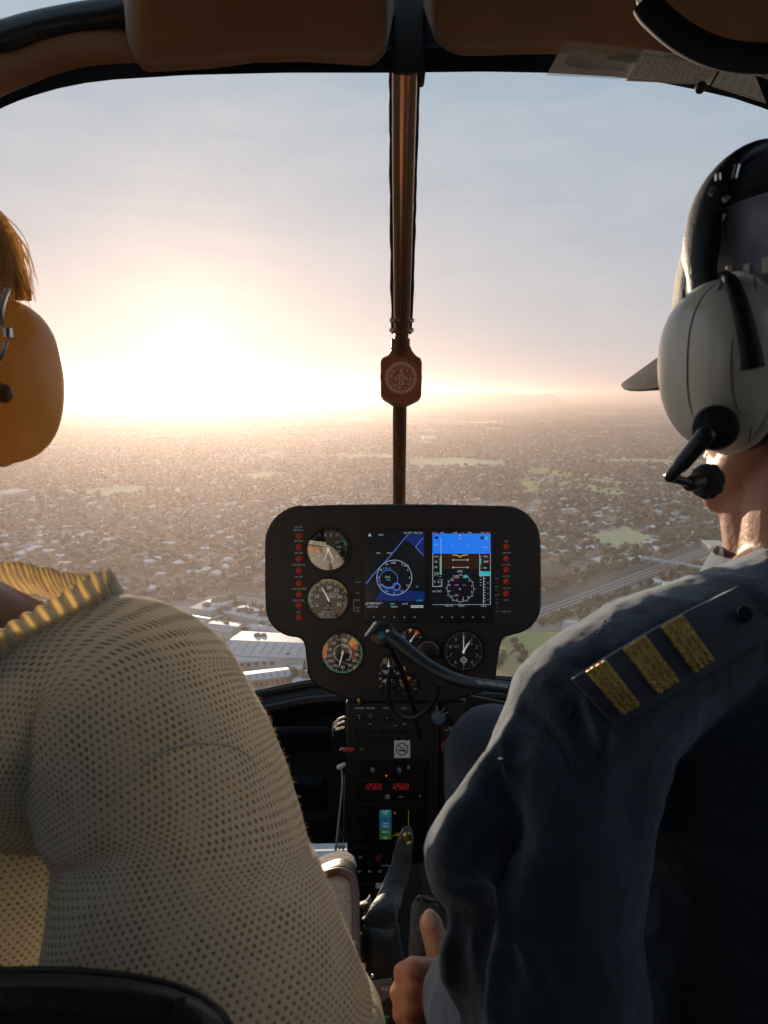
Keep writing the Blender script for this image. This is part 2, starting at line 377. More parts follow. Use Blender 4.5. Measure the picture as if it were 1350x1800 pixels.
def building(label, corners, h, mroof, mwall, kind='warehouse', ridges=1, rise=2.0, sky=0, wins=0, storeys=1, name=None):
    c = [G(x, y, GZ + h) for x, y in corners]      # order: near-left, far-left, far-right, near-right
    # square the plan up: keep the near-left corner and the two mean edge directions
    u = ((c[3] - c[0]) + (c[2] - c[1])) * 0.5; v = ((c[1] - c[0]) + (c[2] - c[3])) * 0.5; u.z = v.z = 0
    un = u.normalized(); v = v - un * v.dot(un) * 0.9
    o = (c[0] + c[1] + c[2] + c[3]) * 0.25 - u / 2 - v / 2; base = Vector((o.x, o.y, GZ))
    t = thing(name or kind, label, kind, base + (u + v) / 2, None)
    mb = MB(); q = [base, base + u, base + u + v, base + v]; H = Vector((0, 0, h))
    mb.prism(q, H); obj('wall', mb, mwall, t, smooth=0)
    vn = v.normalized(); ov = 0.6
    rb = MB(); n = ridges
    for k in range(n):
        a = base + H + v * (k / n); b = base + H + v * ((k + 1) / n); m_ = (a + b) / 2
        e = un * ov; z = Vector((0, 0, 1))
        rows = [[a - e - vn * (ov if k == 0 else 0) + z * .05, m_ - e + z * rise, b - e + vn * (ov if k == n - 1 else 0) + z * .05], [a + u + e - vn * (ov if k == 0 else 0) + z * .05, m_ + u + e + z * rise, b + u + e + vn * (ov if k == n - 1 else 0) + z * .05]]
        rb.add([p for r in rows for p in r] + [p - z * 0.35 for r in rows for p in r], [(0, 3, 4, 1), (1, 4, 5, 2), (6, 7, 10, 9), (7, 8, 11, 10), (0, 6, 9, 3), (2, 5, 11, 8), (0, 1, 7, 6), (1, 2, 8, 7), (3, 9, 10, 4), (4, 10, 11, 5)])
    ro = obj('roof', rb, mroof, t, smooth=0)
    if sky:
        for k in range(n):
            for i in range(sky):
                sb = MB()
                s0 = (i + 0.35) / sky; wdt = 1.2
                a = base + H + v * ((k + 0.06) / n) + u * s0; b = base + H + v * ((k + 0.44) / n) + u * s0
                a.z += rise * 0.12 + 0.12; b.z += rise * 0.88 + 0.12
                sb.add([a - un * wdt / 2, a + un * wdt / 2, b + un * wdt / 2, b - un * wdt / 2, a - un * wdt / 2 + z * .12, a + un * wdt / 2 + z * .12, b + un * wdt / 2 + z * .12, b - un * wdt / 2 + z * .12], [(4, 5, 6, 7), (0, 1, 5, 4), (1, 2, 6, 5), (2, 3, 7, 6), (3, 0, 4, 7)]); obj('skylight', sb, m_sky, ro, smooth=0)
    if wins:
        for face in (0, 1):
            A, D, L_ = (base, un, u.length) if face == 0 else (base + u, vn, v.length)
            out = (-vn if face == 0 else un)
            nn = wins if face == 0 else max(1, int(wins * v.length / u.length))
            for s in range(storeys):
                for i in range(nn):
                    wb = MB()
                    p = A + D * (L_ * (i + 0.5) / nn) + Vector((0, 0, h * (s + 0.55) / storeys)) + out * 0.03
                    wb.box(p, (L_ / nn * 0.55, 0.10, h / storeys * 0.42), (D, out, z)); obj('window', wb, m_win, t, smooth=0)
    return t
building('large white warehouse with a wide ribbed metal roof left of the panel', [(372, 1150), (436, 1110), (640, 1120), (610, 1160)], 9, m_metal, m_white, sky=14, rise=2.5, wins=0)
building('long low white factory building along the road behind the left shoulder', [(402, 1164), (404, 1152), (640, 1136), (640, 1148)], 7, m_white, m_white, wins=18, rise=1.2)
building('brick-sided warehouse with a pale roof nearest the sill', [(392, 1202), (397, 1186), (508, 1172), (506, 1188)], 8, m_metal, m_brick, sky=9, rise=1.6, wins=12)
building('low warehouse with dark roof in front of the ribbed metal warehouse', [(405, 1152), (407, 1146), (452, 1142), (452, 1148)], 5, m_grey, m_cream, rise=0.8)
building('white flat-roofed shed at the far left of the industrial yard', [(338, 1068), (378, 1050), (415, 1055), (372, 1075)], 6, m_white, m_white, rise=1.0)
building('long white roofed hall among trees left of the panel', [(398, 1076), (425, 1064), (500, 1080), (462, 1093)], 6, m_white, m_white, rise=1.2, sky=6)
building('grey roofed hall behind the ribbed metal warehouse', [(352, 1106), (380, 1090), (430, 1096), (405, 1112)], 6, m_grey, m_cream, rise=1.5)
building('pale hall with twin roof ridges behind the left shoulder', [(320, 1092), (338, 1082), (368, 1086), (352, 1098)], 6, m_metal, m_cream, rise=1.5, ridges=2)
building('small metal roofed depot beside the tall sill trees', [(512, 1203), (520, 1190), (560, 1190), (556, 1204)], 5, m_metal, m_cream, rise=1.2)
building('wide pale blue corrugated roof seen through the chin window', [(430, 1660), (470, 1455), (660, 1450), (690, 1650)], 9, m_metal, m_white, sky=0, rise=1.2, ridges=9)
building('white multi-storey factory block above the pilot shoulder', [(1174, 1042), (1172, 1022), (1222, 1024), (1230, 1044)], 15, m_white, m_white, kind='factory', wins=10, storeys=4, rise=0.5)
building('white low annex beside the factory block', [(1118, 1058), (1124, 1044), (1170, 1046), (1170, 1060)], 8, m_white, m_white, kind='factory', wins=8, storeys=2, rise=0.8)
building('white hall with shallow roof in front of the railway', [(1086, 1076), (1098, 1060), (1150, 1062), (1140, 1080)], 7, m_metal, m_white, rise=1.4, wins=8)
building('long building with a blue steel roof beside the grass field', [(1040, 1112), (1052, 1098), (1112, 1086), (1104, 1100)], 6, m_blue, m_white, rise=1.0, wins=12)
building('long grey roofed workshop beside the grass field', [(985, 1104), (998, 1090), (1062, 1096), (1052, 1112)], 6, m_grey, m_cream, rise=1.4, wins=10)
building('dark blue roofed house at the corner of the dry field', [(928, 1203), (936, 1183), (962, 1184), (958, 1206)], 5, m_blue, m_cream, kind='house', rise=1.6, wins=4)
building('pale shed with a skylit roof between the two white halls', [(432, 1104), (440, 1097), (505, 1102), (498, 1112)], 5, m_metal, m_white, rise=1.0, sky=4)
building('small brown roofed workshop beside the white flat-roofed shed', [(380, 1086), (386, 1080), (402, 1082), (396, 1089)], 4, m_grey, m_brick, kind='shed', rise=1.2)
building('low white store at the far end of the brick-sided warehouse', [(512, 1178), (514, 1170), (540, 1167), (540, 1175)], 4, m_white, m_cream, kind='shed', rise=.8)
building('grey shed between the blue roof and the white hall', [(1062, 1084), (1070, 1075), (1090, 1077), (1084, 1086)], 5, m_grey, m_cream, kind='shed', rise=1.0)
building('pale office block beyond the railway bridge', [(1240, 960), (1244, 950), (1272, 950), (1270, 961)], 9, m_cream, m_cream, kind='office', wins=8, storeys=2, rise=0.5)
building('white hospital block far out on the plain', [(742, 770), (744, 766), (766, 766), (766, 770)], 16, m_white, m_white, kind='hospital', wins=12, storeys=4, rise=0.5)
building('broad white distribution hall at the left edge of the plain', [(2, 868), (6, 860), (40, 860), (38, 869)], 12, m_white, m_white, rise=1.0)

# ---- overpass, chimneys, lamps
m_conc = mat('bridge_concrete', (0.42, 0.45, 0.48), 0.8, vary=(0.2, (0.3, 0.32, 0.34), 0.7))
t = thing('road_bridge', 'pale concrete road bridge crossing the railway lines', 'bridge', G(1205, 993))
b0, b1 = G(1128, 980, GZ + 7), G(1290, 1008, GZ + 7); d_ = (b1 - b0).normalized(); s_ = Vector((-d_.y, d_.x, 0))
mb = MB(); mb.box((b0 + b1) / 2, ((b1 - b0).length, 11, 1.2), (d_, s_, Vector((0, 0, 1)))); obj('deck', mb, m_conc, t, smooth=0)
for sgn in (-1, 1):
    mb = MB(); mb.box((b0 + b1) / 2 + s_ * 5.3 * sgn + Vector((0, 0, 1.1)), ((b1 - b0).length, 0.3, 1.0), (d_, s_, Vector((0, 0, 1)))); obj('parapet', mb, m_conc, t, smooth=0)
for k in range(5):
    p = b0.lerp(b1, (k + 0.5) / 5); mb = MB(); mb.box(Vector((p.x, p.y, GZ + 3.2)), (1.2, 8, 6.4), (d_, s_, Vector((0, 0, 1)))); obj('pier', mb, m_conc, t, smooth=0)
m_chim = mat('chimney_concrete', (0.30, 0.26, 0.24), 0.9)
for px, hh in ((540, 54), (558, 50)):
    p = G(px, 779); t = thing('chimney', 'tall thin power station chimney, %s of the two in the haze' % ('left' if px == 540 else 'right'), 'chimney', p, 'power station chimneys')
    mb = MB(); mb.lathe(p, (0, 0, 1), [(3.4, 0), (2.6, hh * 0.6), (2.1, hh)], 16); obj('stack', mb, m_chim, t)
    mb = MB(); mb.lathe(p + Vector((0, 0, hh - 1.5)), (0, 0, 1), [(2.3, 0), (2.7, 0.2), (2.7, 1.8), (1.6, 1.8)], 16); obj('rim', mb, m_conc, t)
def lamp_proto(p, label, group):
    t = thing('street_lamp', label, 'street lamp', p, group)
    mb = MB(); mb.tube([p, p + Vector((0, 0, 9))], [0.16, 0.09], 6); mb.tube([p + Vector((0, 0, 9)), p + Vector((1.0, 0, 9.5)), p + Vector((2.2, 0, 9.6))], 0.07, 6); obj('pole', mb, m_conc, t)
    mb = MB(); mb.box(p + Vector((2.5, 0, 9.6)), (0.9, 0.35, 0.18)); obj('lamp_head', mb, m_white, t, bevel=0.03); return t
def copy_tree(r, loc, rz=0, parent=None, label=None, group=None):
    c = r.copy(); COL.objects.link(c)
    if parent is None:
        c.location = loc; c.rotation_euler = (0, 0, rz)
        if label: c['label'] = label
        if group: c['group'] = group
    else: c.parent = parent
    for ch in list(r.children): copy_tree(ch, None, 0, c)
    return c
lp = None
for k in range(16):
    p = A0 + axis * (40 + k * 42) - side * 16; p.z = GZ
    if lp is None: lp = lamp_proto(p, 'tall street lamp in the row beside the railway road', 'street lamps beside the railway')
    else: copy_tree(lp, p, math.atan2(side.y, side.x))
LL = 'street lamp in the warehouse yard left of the panel'
for px, py in ((455, 1170), (478, 1166), (500, 1163), (520, 1176), (430, 1178)):
    p = G(px, py); copy_tree(lp, p, 1.0, label=LL, group='street lamps in the warehouse yard')
# parked cars in the yard
car_cols = [((0.7, 0.7, 0.72), 'white'), ((0.30, 0.03, 0.03), 'red'), ((0.35, 0.36, 0.38), 'silver'), ((0.03, 0.03, 0.035), 'black')]
m_tyre = mat('tyre_rubber', (0.02, 0.02, 0.02), 0.9)
def car_proto(p, colr, cn):
    t = thing('parked_car', '%s car parked beside the brick-sided warehouse' % cn, 'car', p, '%s cars parked at the brick-sided warehouse' % cn)
    m = mat('car_paint_' + cn, colr, 0.25, coat=0.6)
    mb = MB(); prof = [(-2.2, .45), (-2.15, .8), (-1.3, .92), (-0.8, 1.38), (0.7, 1.42), (1.4, .98), (2.15, .9), (2.2, .45)]
    mb.prism([p + Vector((x, -0.85, z)) for x, z in prof], (0, 1.7, 0)); obj('body', mb, m, t, smooth=0, bevel=0.08)
    for x in (-1.35, 1.35):
        for y in (-0.8, 0.8):
            mb = MB(); mb.lathe(p + Vector((x, y - .1, .32)), (0, 1, 0), [(0, 0), (.32, 0), (.32, .2), (0, .2)], 12); obj('wheel', mb, m_tyre, t)
    return t
protos = {}
cd = (G(505, 1200) - G(400, 1216)); cd.normalize()
for k in range(22):
    p = G(402, 1212).lerp(G(560, 1192), (k + RNG.random() * 0.4) / 22); p.z = GZ; ci = int(RNG.integers(0, 4))
    if k in (4, 5, 13): continue
    if ci not in protos: protos[ci] = car_proto(p, *car_cols[ci]); protos[ci].rotation_euler = (0, 0, math.atan2(cd.y, cd.x) + 1.5)
    else: copy_tree(protos[ci], p, math.atan2(cd.y, cd.x) + 1.5 + RNG.normal() * .05)

# ---- suburbs: districts with their own street grids
NC = 90
cen = np.column_stack([RNG.uniform(-3200, 3200, NC), RNG.uniform(400, 5400, NC)]); angs = RNG.uniform(0, math.pi / 2, NC)
def near_c(p):
    d = ((p[:, None, :] - cen[None]) ** 2).sum(2); return d.argmin(1)
def in_view(p, mar=1.16): return (p[:, 1] > 420) & (p[:, 1] < 5200) & (np.abs(p[:, 0]) < 0.52 * mar * p[:, 1] + 60)
excl = [poly_w(q) for q in [FIELD, DRY, YARD_R, YARD_L] + GOLF + PALE]
def blocked(p, ax=True):
    r = np.zeros(len(p), bool)
    for q in excl: r |= inside(p, q)
    if ax:
        rel = p - np.array([A0.x, A0.y]); s = rel @ np.array([side.x, side.y]); r |= (s > -18) & (s < 42)
    return r
H_pos = []; H_ang = []; road_v = []; road_f = []
for c in range(NC):
    ca, sa = math.cos(angs[c]), math.sin(angs[c]); Rm = np.array([[ca, -sa], [sa, ca]])
    s = np.arange(-660, 661, 62.0); l = np.arange(-660, 661, 30.0)
    for k, off in enumerate(s):
        q = np.column_stack([l, np.full(len(l), off) + 9 * np.sin(l / 130 + k)]) @ Rm.T + cen[c]
        ok = (near_c(q) == c) & in_view(q) & ~blocked(q) & (q[:, 1] < 3600)
        for i in range(len(l) - 1):
            if ok[i] and ok[i + 1]:
                a, b = q[i], q[i + 1]; n_ = np.array([-(b - a)[1], (b - a)[0]]); n_ = n_ / np.linalg.norm(n_) * 4
                o = len(road_v); road_v += [(a[0] + n_[0], a[1] + n_[1]), (b[0] + n_[0], b[1] + n_[1]), (b[0] - n_[0], b[1] - n_[1]), (a[0] - n_[0], a[1] - n_[1])]; road_f.append((o, o + 1, o + 2, o + 3))
        hx = np.arange(-650, 650, 19.0)
        for sd in (-1, 1):
            j = RNG.normal(0, 1.8, (len(hx), 2)); q = (np.column_stack([hx, np.full(len(hx), off + sd * 17) + 9 * np.sin(hx / 130 + k)]) + j) @ Rm.T + cen[c]
            ok = (near_c(q) == c) & in_view(q) & ~blocked(q) & (RNG.random(len(q)) < 0.66)
            H_pos.append(q[ok]); H_ang.append(np.full(ok.sum(), angs[c]) + (RNG.random(ok.sum()) < .3) * math.pi / 2)
mb = MB(); mb.v = [(x, y, GZ + 0.2) for x, y in road_v]; mb.f = road_f; mb.m = [0] * len(road_f); mb.uv = []
tag(obj('suburban_streets', mb, m_asph, smooth=0), kind='structure')
H_pos = np.concatenate(H_pos); H_ang = np.concatenate(H_ang)
def px_of(p, z=GZ):
    d = p[:, 1] * FW.y + z * FW.z; u = p[:, 1] * UP.y + z * UP.z
    return 675 + F * p[:, 0] / d, 900 - F * u / d
BLK = [[(465, 900), (500, 885), (920, 885), (952, 900), (952, 1110), (880, 1125), (870, 1240), (540, 1240), (535, 1125), (465, 1110)],
       [(-20, 1000), (210, 1005), (330, 1090), (430, 1240), (430, 1400), (-20, 1400)], [(935, 1220), (930, 1195), (1000, 1130), (1100, 1080), (1300, 985), (1240, 800), (1165, 640), (1400, 600), (1400, 1300)], [(420, 1232), (560, 1205), (880, 1200), (940, 1215), (940, 1500), (420, 1500)], [(-20, 500), (105, 560), (108, 720), (60, 812), (-20, 812)]]
def seen(p):
    x, y = px_of(p); q = np.column_stack([x, y]); r = (x > 2) & (x < 1348) & (y < 1235)
    for b in BLK: r &= ~inside(q, b)
    return r
HR = [('terracotta', (0.34, 0.14, 0.08)), ('brown', (0.17, 0.11, 0.085)), ('grey', (0.28, 0.28, 0.29)), ('white', (0.80, 0.79, 0.78)), ('charcoal', (0.08, 0.085, 0.095))]
HP = np.array([.25, .14, .23, .28, .10])
m_hr = [mat(n + '_roof_tile', c, 0.75, vary=(0.4, tuple(x * 0.7 for x in c), 0.8)) for n, c in HR]
m_hw = [mat('render_wall', (0.62, 0.56, 0.48), 0.85), mat('face_brick', (0.36, 0.22, 0.16), 0.9), mat('white_render', (0.75, 0.73, 0.70), 0.8)]
m_hwin = mat('house_window', (0.05, 0.06, 0.07), 0.15)
def house_geo(L, W, h, hip, rise=2.2, ov=0.5):
    wv = [(-L / 2, -W / 2, 0), (L / 2, -W / 2, 0), (L / 2, W / 2, 0), (-L / 2, W / 2, 0)]; wv += [(x, y, h) for x, y, z in wv]
    wf = [(0, 1, 5, 4), (1, 2, 6, 5), (2, 3, 7, 6), (3, 0, 4, 7), (4, 5, 6, 7)]
    a, b = L / 2 + ov, W / 2 + ov; r = (W / 2 if hip else 0)
    rv = [(-a, -b, h + .02), (a, -b, h + .02), (a, b, h + .02), (-a, b, h + .02), (-a + r * 1.0, 0, h + rise), (a - r * 1.0, 0, h + rise)]
    rf = [(0, 1, 5, 4), (2, 3, 4, 5), (1, 2, 5), (3, 0, 4), (3, 2, 1, 0)]
    return wv, wf, rv, rf
order = np.argsort(H_pos[:, 1] ** 2 + H_pos[:, 0] ** 2); vis = seen(H_pos); idx_vis = [i for i in order if vis[i]][:300]; ind = set(idx_vis)
hp = {}
for i in idx_vis:
    k = int(RNG.choice(5, p=HP)); v_ = int(RNG.integers(0, 2)); key = (k, v_); x, y = H_pos[i]
    loc = Vector((x, y, GZ))
    if key not in hp:
        L_, W_ = (15, 9.5) if v_ else (12, 10.5)
        t = thing('house', 'small house with a %s tiled %s roof among the suburban trees' % (HR[k][0], 'hipped' if v_ else 'gabled'), 'house', loc, 'small houses with %s %s roofs in the suburb' % (HR[k][0], 'hipped' if v_ else 'gabled'))
        wv, wf, rv, rf = house_geo(L_, W_, 3.0, bool(v_))
        # a lower wing at the back gives the plan its L shape
        wv2, wf2, rv2, rf2 = house_geo(7, 8, 2.7, False, 1.7)
        mb = MB(); mb.add([loc + Vector(q) for q in wv], wf); mb.add([loc + Vector((q[1] + 2.2, q[0] + 6.5, q[2])) for q in wv2], wf2); obj('wall', mb, m_hw[(k + v_) % 3], t, smooth=0)
        mb = MB(); mb.add([loc + Vector(q) for q in rv], rf); mb.add([loc + Vector((q[1] + 2.2, q[0] + 6.5, q[2])) for q in rv2], rf2); ro = obj('roof', mb, m_hr[k], t, smooth=0)
        mb = MB(); mb.box(loc + Vector((L_ * .22, 1.2, 5.0)), (.8, .7, 1.9)); obj('chimney', mb, m_hw[1], ro, smooth=0)
        for wx in (-.32, -.05, .25): mb = MB(); mb.box(loc + Vector((L_ * wx, -W_ / 2 - .02, 1.6)), (1.8, .08, 1.2)); obj('window', mb, m_hwin, t, smooth=0)
        hp[key] = t; t.rotation_euler = (0, 0, H_ang[i])
    else: copy_tree(hp[key], loc, H_ang[i] + (math.pi if RNG.random() < .5 else 0))
# the rest of the suburb
V = []; Fc = []; Mi = []; off = 0
for i in range(len(H_pos)):
    if i in ind: continue
    k = int(RNG.choice(5, p=HP)); hip = RNG.random() < .5; wv, wf, rv, rf = house_geo(RNG.uniform(11, 17), RNG.uniform(8, 11), 3.0 if RNG.random() < .85 else 6, hip)
    c, s = math.cos(H_ang[i]), math.sin(H_ang[i]); x, y = H_pos[i]
    for vs_, fs_, mi in ((wv, wf, 5 + k % 3), (rv, rf, k)):
        o = len(V); V += [(x + a * c - b * s, y + a * s + b * c, GZ + z) for a, b, z in vs_]; Fc += [tuple(q + o for q in f) for f in fs_]; Mi += [mi] * len(fs_)
mb = MB(); mb.v = V; mb.f = Fc; mb.m = Mi; mb.uv = []
tag(obj('distant_houses', mb, m_hr + m_hw, smooth=0, fix=False), 'rooftops of the countless further houses spread over the hazy plain', 'houses', kind='stuff')

# ---- trees
def leaf_mat(name, a, b):
    m = bpy.data.materials.new(name); m.use_nodes = True; t = m.node_tree; p = t.nodes['Principled BSDF']; p.inputs['Roughness'].default_value = 0.6; p.inputs['Specular IOR Level'].default_value = 0.25
    g = N(t, 'ShaderNodeNewGeometry'); oi = N(t, 'ShaderNodeObjectInfo')
    f = math_(t, 'FRACT', math_(t, 'ADD', g.outputs['Random Per Island'], oi.outputs['Random']))
    c = mixc(t, f, a, b); t.links.new(c, p.inputs['Base Color'])
    tr = N(t, 'ShaderNodeBsdfTranslucent'); t.links.new(mixc(t, 1.0, c, (1.0, 1.1, 0.5), 'MULTIPLY'), tr.inputs[0]); mx = N(t, 'ShaderNodeMixShader', i_0=0.3)
    t.links.new(p.outputs[0], mx.inputs[1]); t.links.new(tr.outputs[0], mx.inputs[2]); t.links.new(mx.outputs[0], t.nodes['Material Output'].inputs[0]); return m
m_leaf = [leaf_mat('foliage_dark', (0.014, 0.038, 0.020), (0.030, 0.060, 0.026)), leaf_mat('foliage_olive', (0.030, 0.060, 0.026), (0.060, 0.090, 0.036)), leaf_mat('foliage_autumn', (0.055, 0.080, 0.026), (0.10, 0.105, 0.04))]
m_bark = mat('bark', (0.09, 0.07, 0.055), 0.95)
def ico(sub):
    bm = bmesh.new(); bmesh.ops.create_icosphere(bm, subdivisions=sub, radius=1); v = [x.co.copy() for x in bm.verts]; f = [tuple(q.index for q in p.verts) for p in bm.faces]; bm.free(); return v, f
ico2, ico1 = ico(2), ico(1)
def tree_proto(k, loc, H_, W_, label, group, lm, conifer=False):
    t = thing('tree', label, 'tree', loc, group); rr = random.Random(k)
    mb = MB(); top = loc + Vector((0, 0, H_ * .55)); mb.tube([loc, loc + Vector((.15, .1, H_ * .3)), top], [H_ * .035, H_ * .026, H_ * .012], 7)
    for q in range(4):
        a = q * 1.6 + k; mb.tube([loc + Vector((.1, .05, H_ * .28)), loc + Vector((math.cos(a) * W_ * .3, math.sin(a) * W_ * .3, H_ * .6))], [H_ * .016, H_ * .006], 5)
    obj('trunk', mb, m_bark, t)
    mb = MB(); n = 9
    for q in range(n):
        a = rr.random() * 6.28; rad = rr.uniform(.1, .62) * W_ / 2; zz = rr.uniform(.38, .8) * H_
        if conifer: zz = H_ * (.2 + .7 * q / n); rad = rr.random() * W_ * .08
        s = rr.uniform(.25, .42) * W_ * ((1 - q / n * .8) if conifer else 1)
        c = loc + Vector((math.cos(a) * rad, math.sin(a) * rad, zz)); vs_ = []
        for v in ico2[0]:
            e = 1 + .35 * noise.noise(v * 1.9 + Vector((k * 7.1 + q, 3, 5))); vs_.append(c + Vector((v.x * s * e, v.y * s * e, v.z * s * .82 * e)))
        mb.add(vs_, ico2[1])
    for q in range(420):          # loose sprays of leaves that break the outline
        u = Vector((rr.gauss(0, 1), rr.gauss(0, 1), rr.gauss(0, 1))).normalized(); hh = H_ * .60 + u.z * H_ * .40; ww = W_ * .52 * (1 if not conifer else max(.1, 1.1 - hh / H_))
        c = loc + Vector((u.x * ww, u.y * ww, hh)) * 1.0 + Vector((0, 0, 0)); c = loc + (c - loc) * rr.uniform(.82, 1.06); s = rr.uniform(.25, .55)
        a = Vector((rr.gauss(0, 1), rr.gauss(0, 1), rr.gauss(0, 1))).normalized() * s; b = a.cross(u).normalized() * s
        mb.add([c - a, c + b, c + a, c - b * .6], [(0, 1, 2, 3)])
    obj('crown', mb, lm, t, smooth=0, fix=False); return t
# candidate places: thick in the suburbs, thicker along the railway, loose elsewhere
T = []
n0 = 60000
q = np.column_stack([RNG.uniform(-1, 1, n0), np.sqrt(RNG.uniform(430 ** 2, 4700 ** 2, n0))]); q[:, 0] *= 0.52 * 1.14 * q[:, 1] + 60
dens = np.array([noise.noise(Vector((a / 260, b / 260, 3.3))) * .8 + noise.noise(Vector((a / 70, b / 70, 9.1))) * .5 for a, b in q])
q = q[(dens > -0.34) & ~blocked(q)]; T.append(q)
for off, n_, sp in ((-26, 230, 4), (-40, 150, 9), (46, 110, 4), (62, 60, 8)):
    s = RNG.uniform(-120, LEN + 900, n_); o = RNG.normal(off, sp, n_); T.append(np.column_stack([A0.x + axis.x * s + side.x * o, A0.y + axis.y * s + side.y * o]))
def scatter(pp, n_):
    P_ = poly_w(pp); x0, x1 = min(p.x for p in P_), max(p.x for p in P_); y0, y1 = min(p.y for p in P_), max(p.y for p in P_)
    q = np.column_stack([RNG.uniform(x0, x1, n_ * 4), RNG.uniform(y0, y1, n_ * 4)]); return q[inside(q, P_)][:n_]
T.append(scatter([(345, 1075), (420, 1085), (470, 1095), (540, 1120), (540, 1105), (470, 1075), (400, 1058)], 60))
T.append(scatter([(940, 1150), (1000, 1135), (1010, 1120), (985, 1112), (920, 1110), (930, 1118)], 0)); T.append(scatter(GOLF[1], 26)); T.append(scatter(GOLF[0], 14))
T.append(scatter(DRY, 22)); T.append(scatter([(330, 1080), (560, 1085), (600, 1190), (430, 1215)], 46)); T.append(scatter(YARD_R, 55)); T.append(scatter([(500, 1215), (535, 1170), (600, 1190), (600, 1230)], 12))
T = np.concatenate(T); T = T[in_view(T, 1.14)]
fq = np.column_stack([RNG.uniform(-1, 1, 26000), RNG.uniform(4500, 13000, 26000)]); fq[:, 0] *= .60 * fq[:, 1]
fd = np.array([noise.noise(Vector((a / 900, b / 500, 6.3))) + .6 * noise.noise(Vector((a / 260, b / 160, 2.1))) for a, b in fq]); fq = fq[fd > -.12]; T = np.concatenate([T, fq])
vis = seen(T); d2 = T[:, 0] ** 2 + T[:, 1] ** 2; order = np.argsort(d2); pick = [i for i in order if vis[i]][:300]; ps = set(pick)
kinds = [('broad dark green tree', 9.5, 9, 0, False), ('rounded olive green tree', 8, 8, 1, False), ('tall narrow dark tree', 12, 5, 0, True), ('low spreading yellow-green bushy tree', 5.5, 7, 2, False)]
tp = {}
for i in pick:
    k = int(RNG.choice(4, p=[.38, .30, .1, .22])); loc = Vector((T[i][0], T[i][1], GZ)); nm, H_, W_, lm, cf = kinds[k]
    if k not in tp: tp[k] = tree_proto(k, loc, H_, W_, nm + ' standing in the nearest streets and fields', nm + 's in the nearest streets', m_leaf[lm], cf)
    else:
        c = copy_tree(tp[k], loc, RNG.random() * 6.28); s = RNG.uniform(.6, 1.2); c.scale = (s, s, s * RNG.uniform(.9, 1.1))
rest = np.array([i for i in range(len(T)) if i not in ps]); Q = T[rest]; D = np.hypot(Q[:, 0], Q[:, 1])
def blobs(idx, geo, smin, smax):
    v0 = np.array([tuple(v) for v in geo[0]]); f0 = np.array(geo[1]); n = len(idx); s = RNG.uniform(smin, smax, n)
    var = [v0 * (1 + .34 * np.array([noise.noise(Vector(v) * 2.1 + Vector((k * 9.0, 1, 2))) for v in v0]))[:, None] for k in range(12)]; var = np.array(var)
    vv = var[RNG.integers(0, 12, n)]; a = RNG.random(n) * 6.28; c, sn = np.cos(a), np.sin(a)
    x = (vv[:, :, 0] * c[:, None] - vv[:, :, 1] * sn[:, None]) * s[:, None] + Q[idx, 0][:, None]; y = (vv[:, :, 0] * sn[:, None] + vv[:, :, 1] * c[:, None]) * s[:, None] + Q[idx, 1][:, None]
    z = (vv[:, :, 2] * .85 + .95) * s[:, None] + GZ
    V = np.stack([x, y, z], 2).reshape(-1, 3); Fx = (f0[None] + (np.arange(n) * len(v0))[:, None, None]).reshape(-1, 3); return V, Fx
nearI = np.where(D < 1500)[0]; farI = np.where(D >= 1500)[0]
V1, F1 = blobs(nearI, ico2, 2.6, 5.4); V2, F2 = blobs(farI, ico1, 3.2, 6.6)
scl = np.repeat(np.where(D[farI] > 4500, 1.0, 0.0), len(ico1[0]))
cxy = np.repeat(Q[farI], len(ico1[0]), 0); V2[:, :2] += (V2[:, :2] - cxy) * scl[:, None] * 2.2; V2[:, 2] += (V2[:, 2] - GZ) * scl * .7
V = np.concatenate([V1, V2]); Fx = np.concatenate([F1, F2 + len(V1)])
me = bpy.data.meshes.new('distant_trees'); me.vertices.add(len(V)); me.vertices.foreach_set('co', V.ravel()); me.loops.add(Fx.size); me.loops.foreach_set('vertex_index', Fx.ravel().astype(np.int32))
me.polygons.add(len(Fx)); me.polygons.foreach_set('loop_start', np.arange(0, Fx.size, 3, dtype=np.int32)); me.update(calc_edges=True)
for m in m_leaf: me.materials.append(m)
isl = np.concatenate([np.repeat(RNG.choice(3, len(nearI), p=[.5, .32, .18]), len(F1) // max(1, len(nearI))), np.repeat(RNG.choice(3, len(farI), p=[.5, .32, .18]), len(F2) // max(1, len(farI)))])
me.polygons.foreach_set('material_index', isl.astype(np.int32)); me.shade_smooth()
o = bpy.data.objects.new('distant_trees', me); COL.objects.link(o); tag(o, 'mass of further trees filling the suburbs out to the haze', 'trees', kind='stuff')

# ---- the air
hz = MB(); hz.box((0, 19000, (GZ - 1 + 72) / 2), (70000, 42000, 72 - (GZ - 1)))
m = bpy.data.materials.new('haze_air'); m.use_nodes = True; t_ = m.node_tree; t_.nodes.clear()
pv = N(t_, 'ShaderNodeVolumePrincipled'); pv.inputs['Color'].default_value = (0.58, 0.49, 0.48, 1); pv.inputs['Density'].default_value = 1 / 7000.0; pv.inputs['Anisotropy'].default_value = 0.66
om = N(t_, 'ShaderNodeOutputMaterial'); t_.links.new(pv.outputs[0], om.inputs['Volume'])
tag(obj('haze', hz, m, smooth=0), 'pale morning haze thickening over the plain towards the sun', 'haze', kind='stuff')
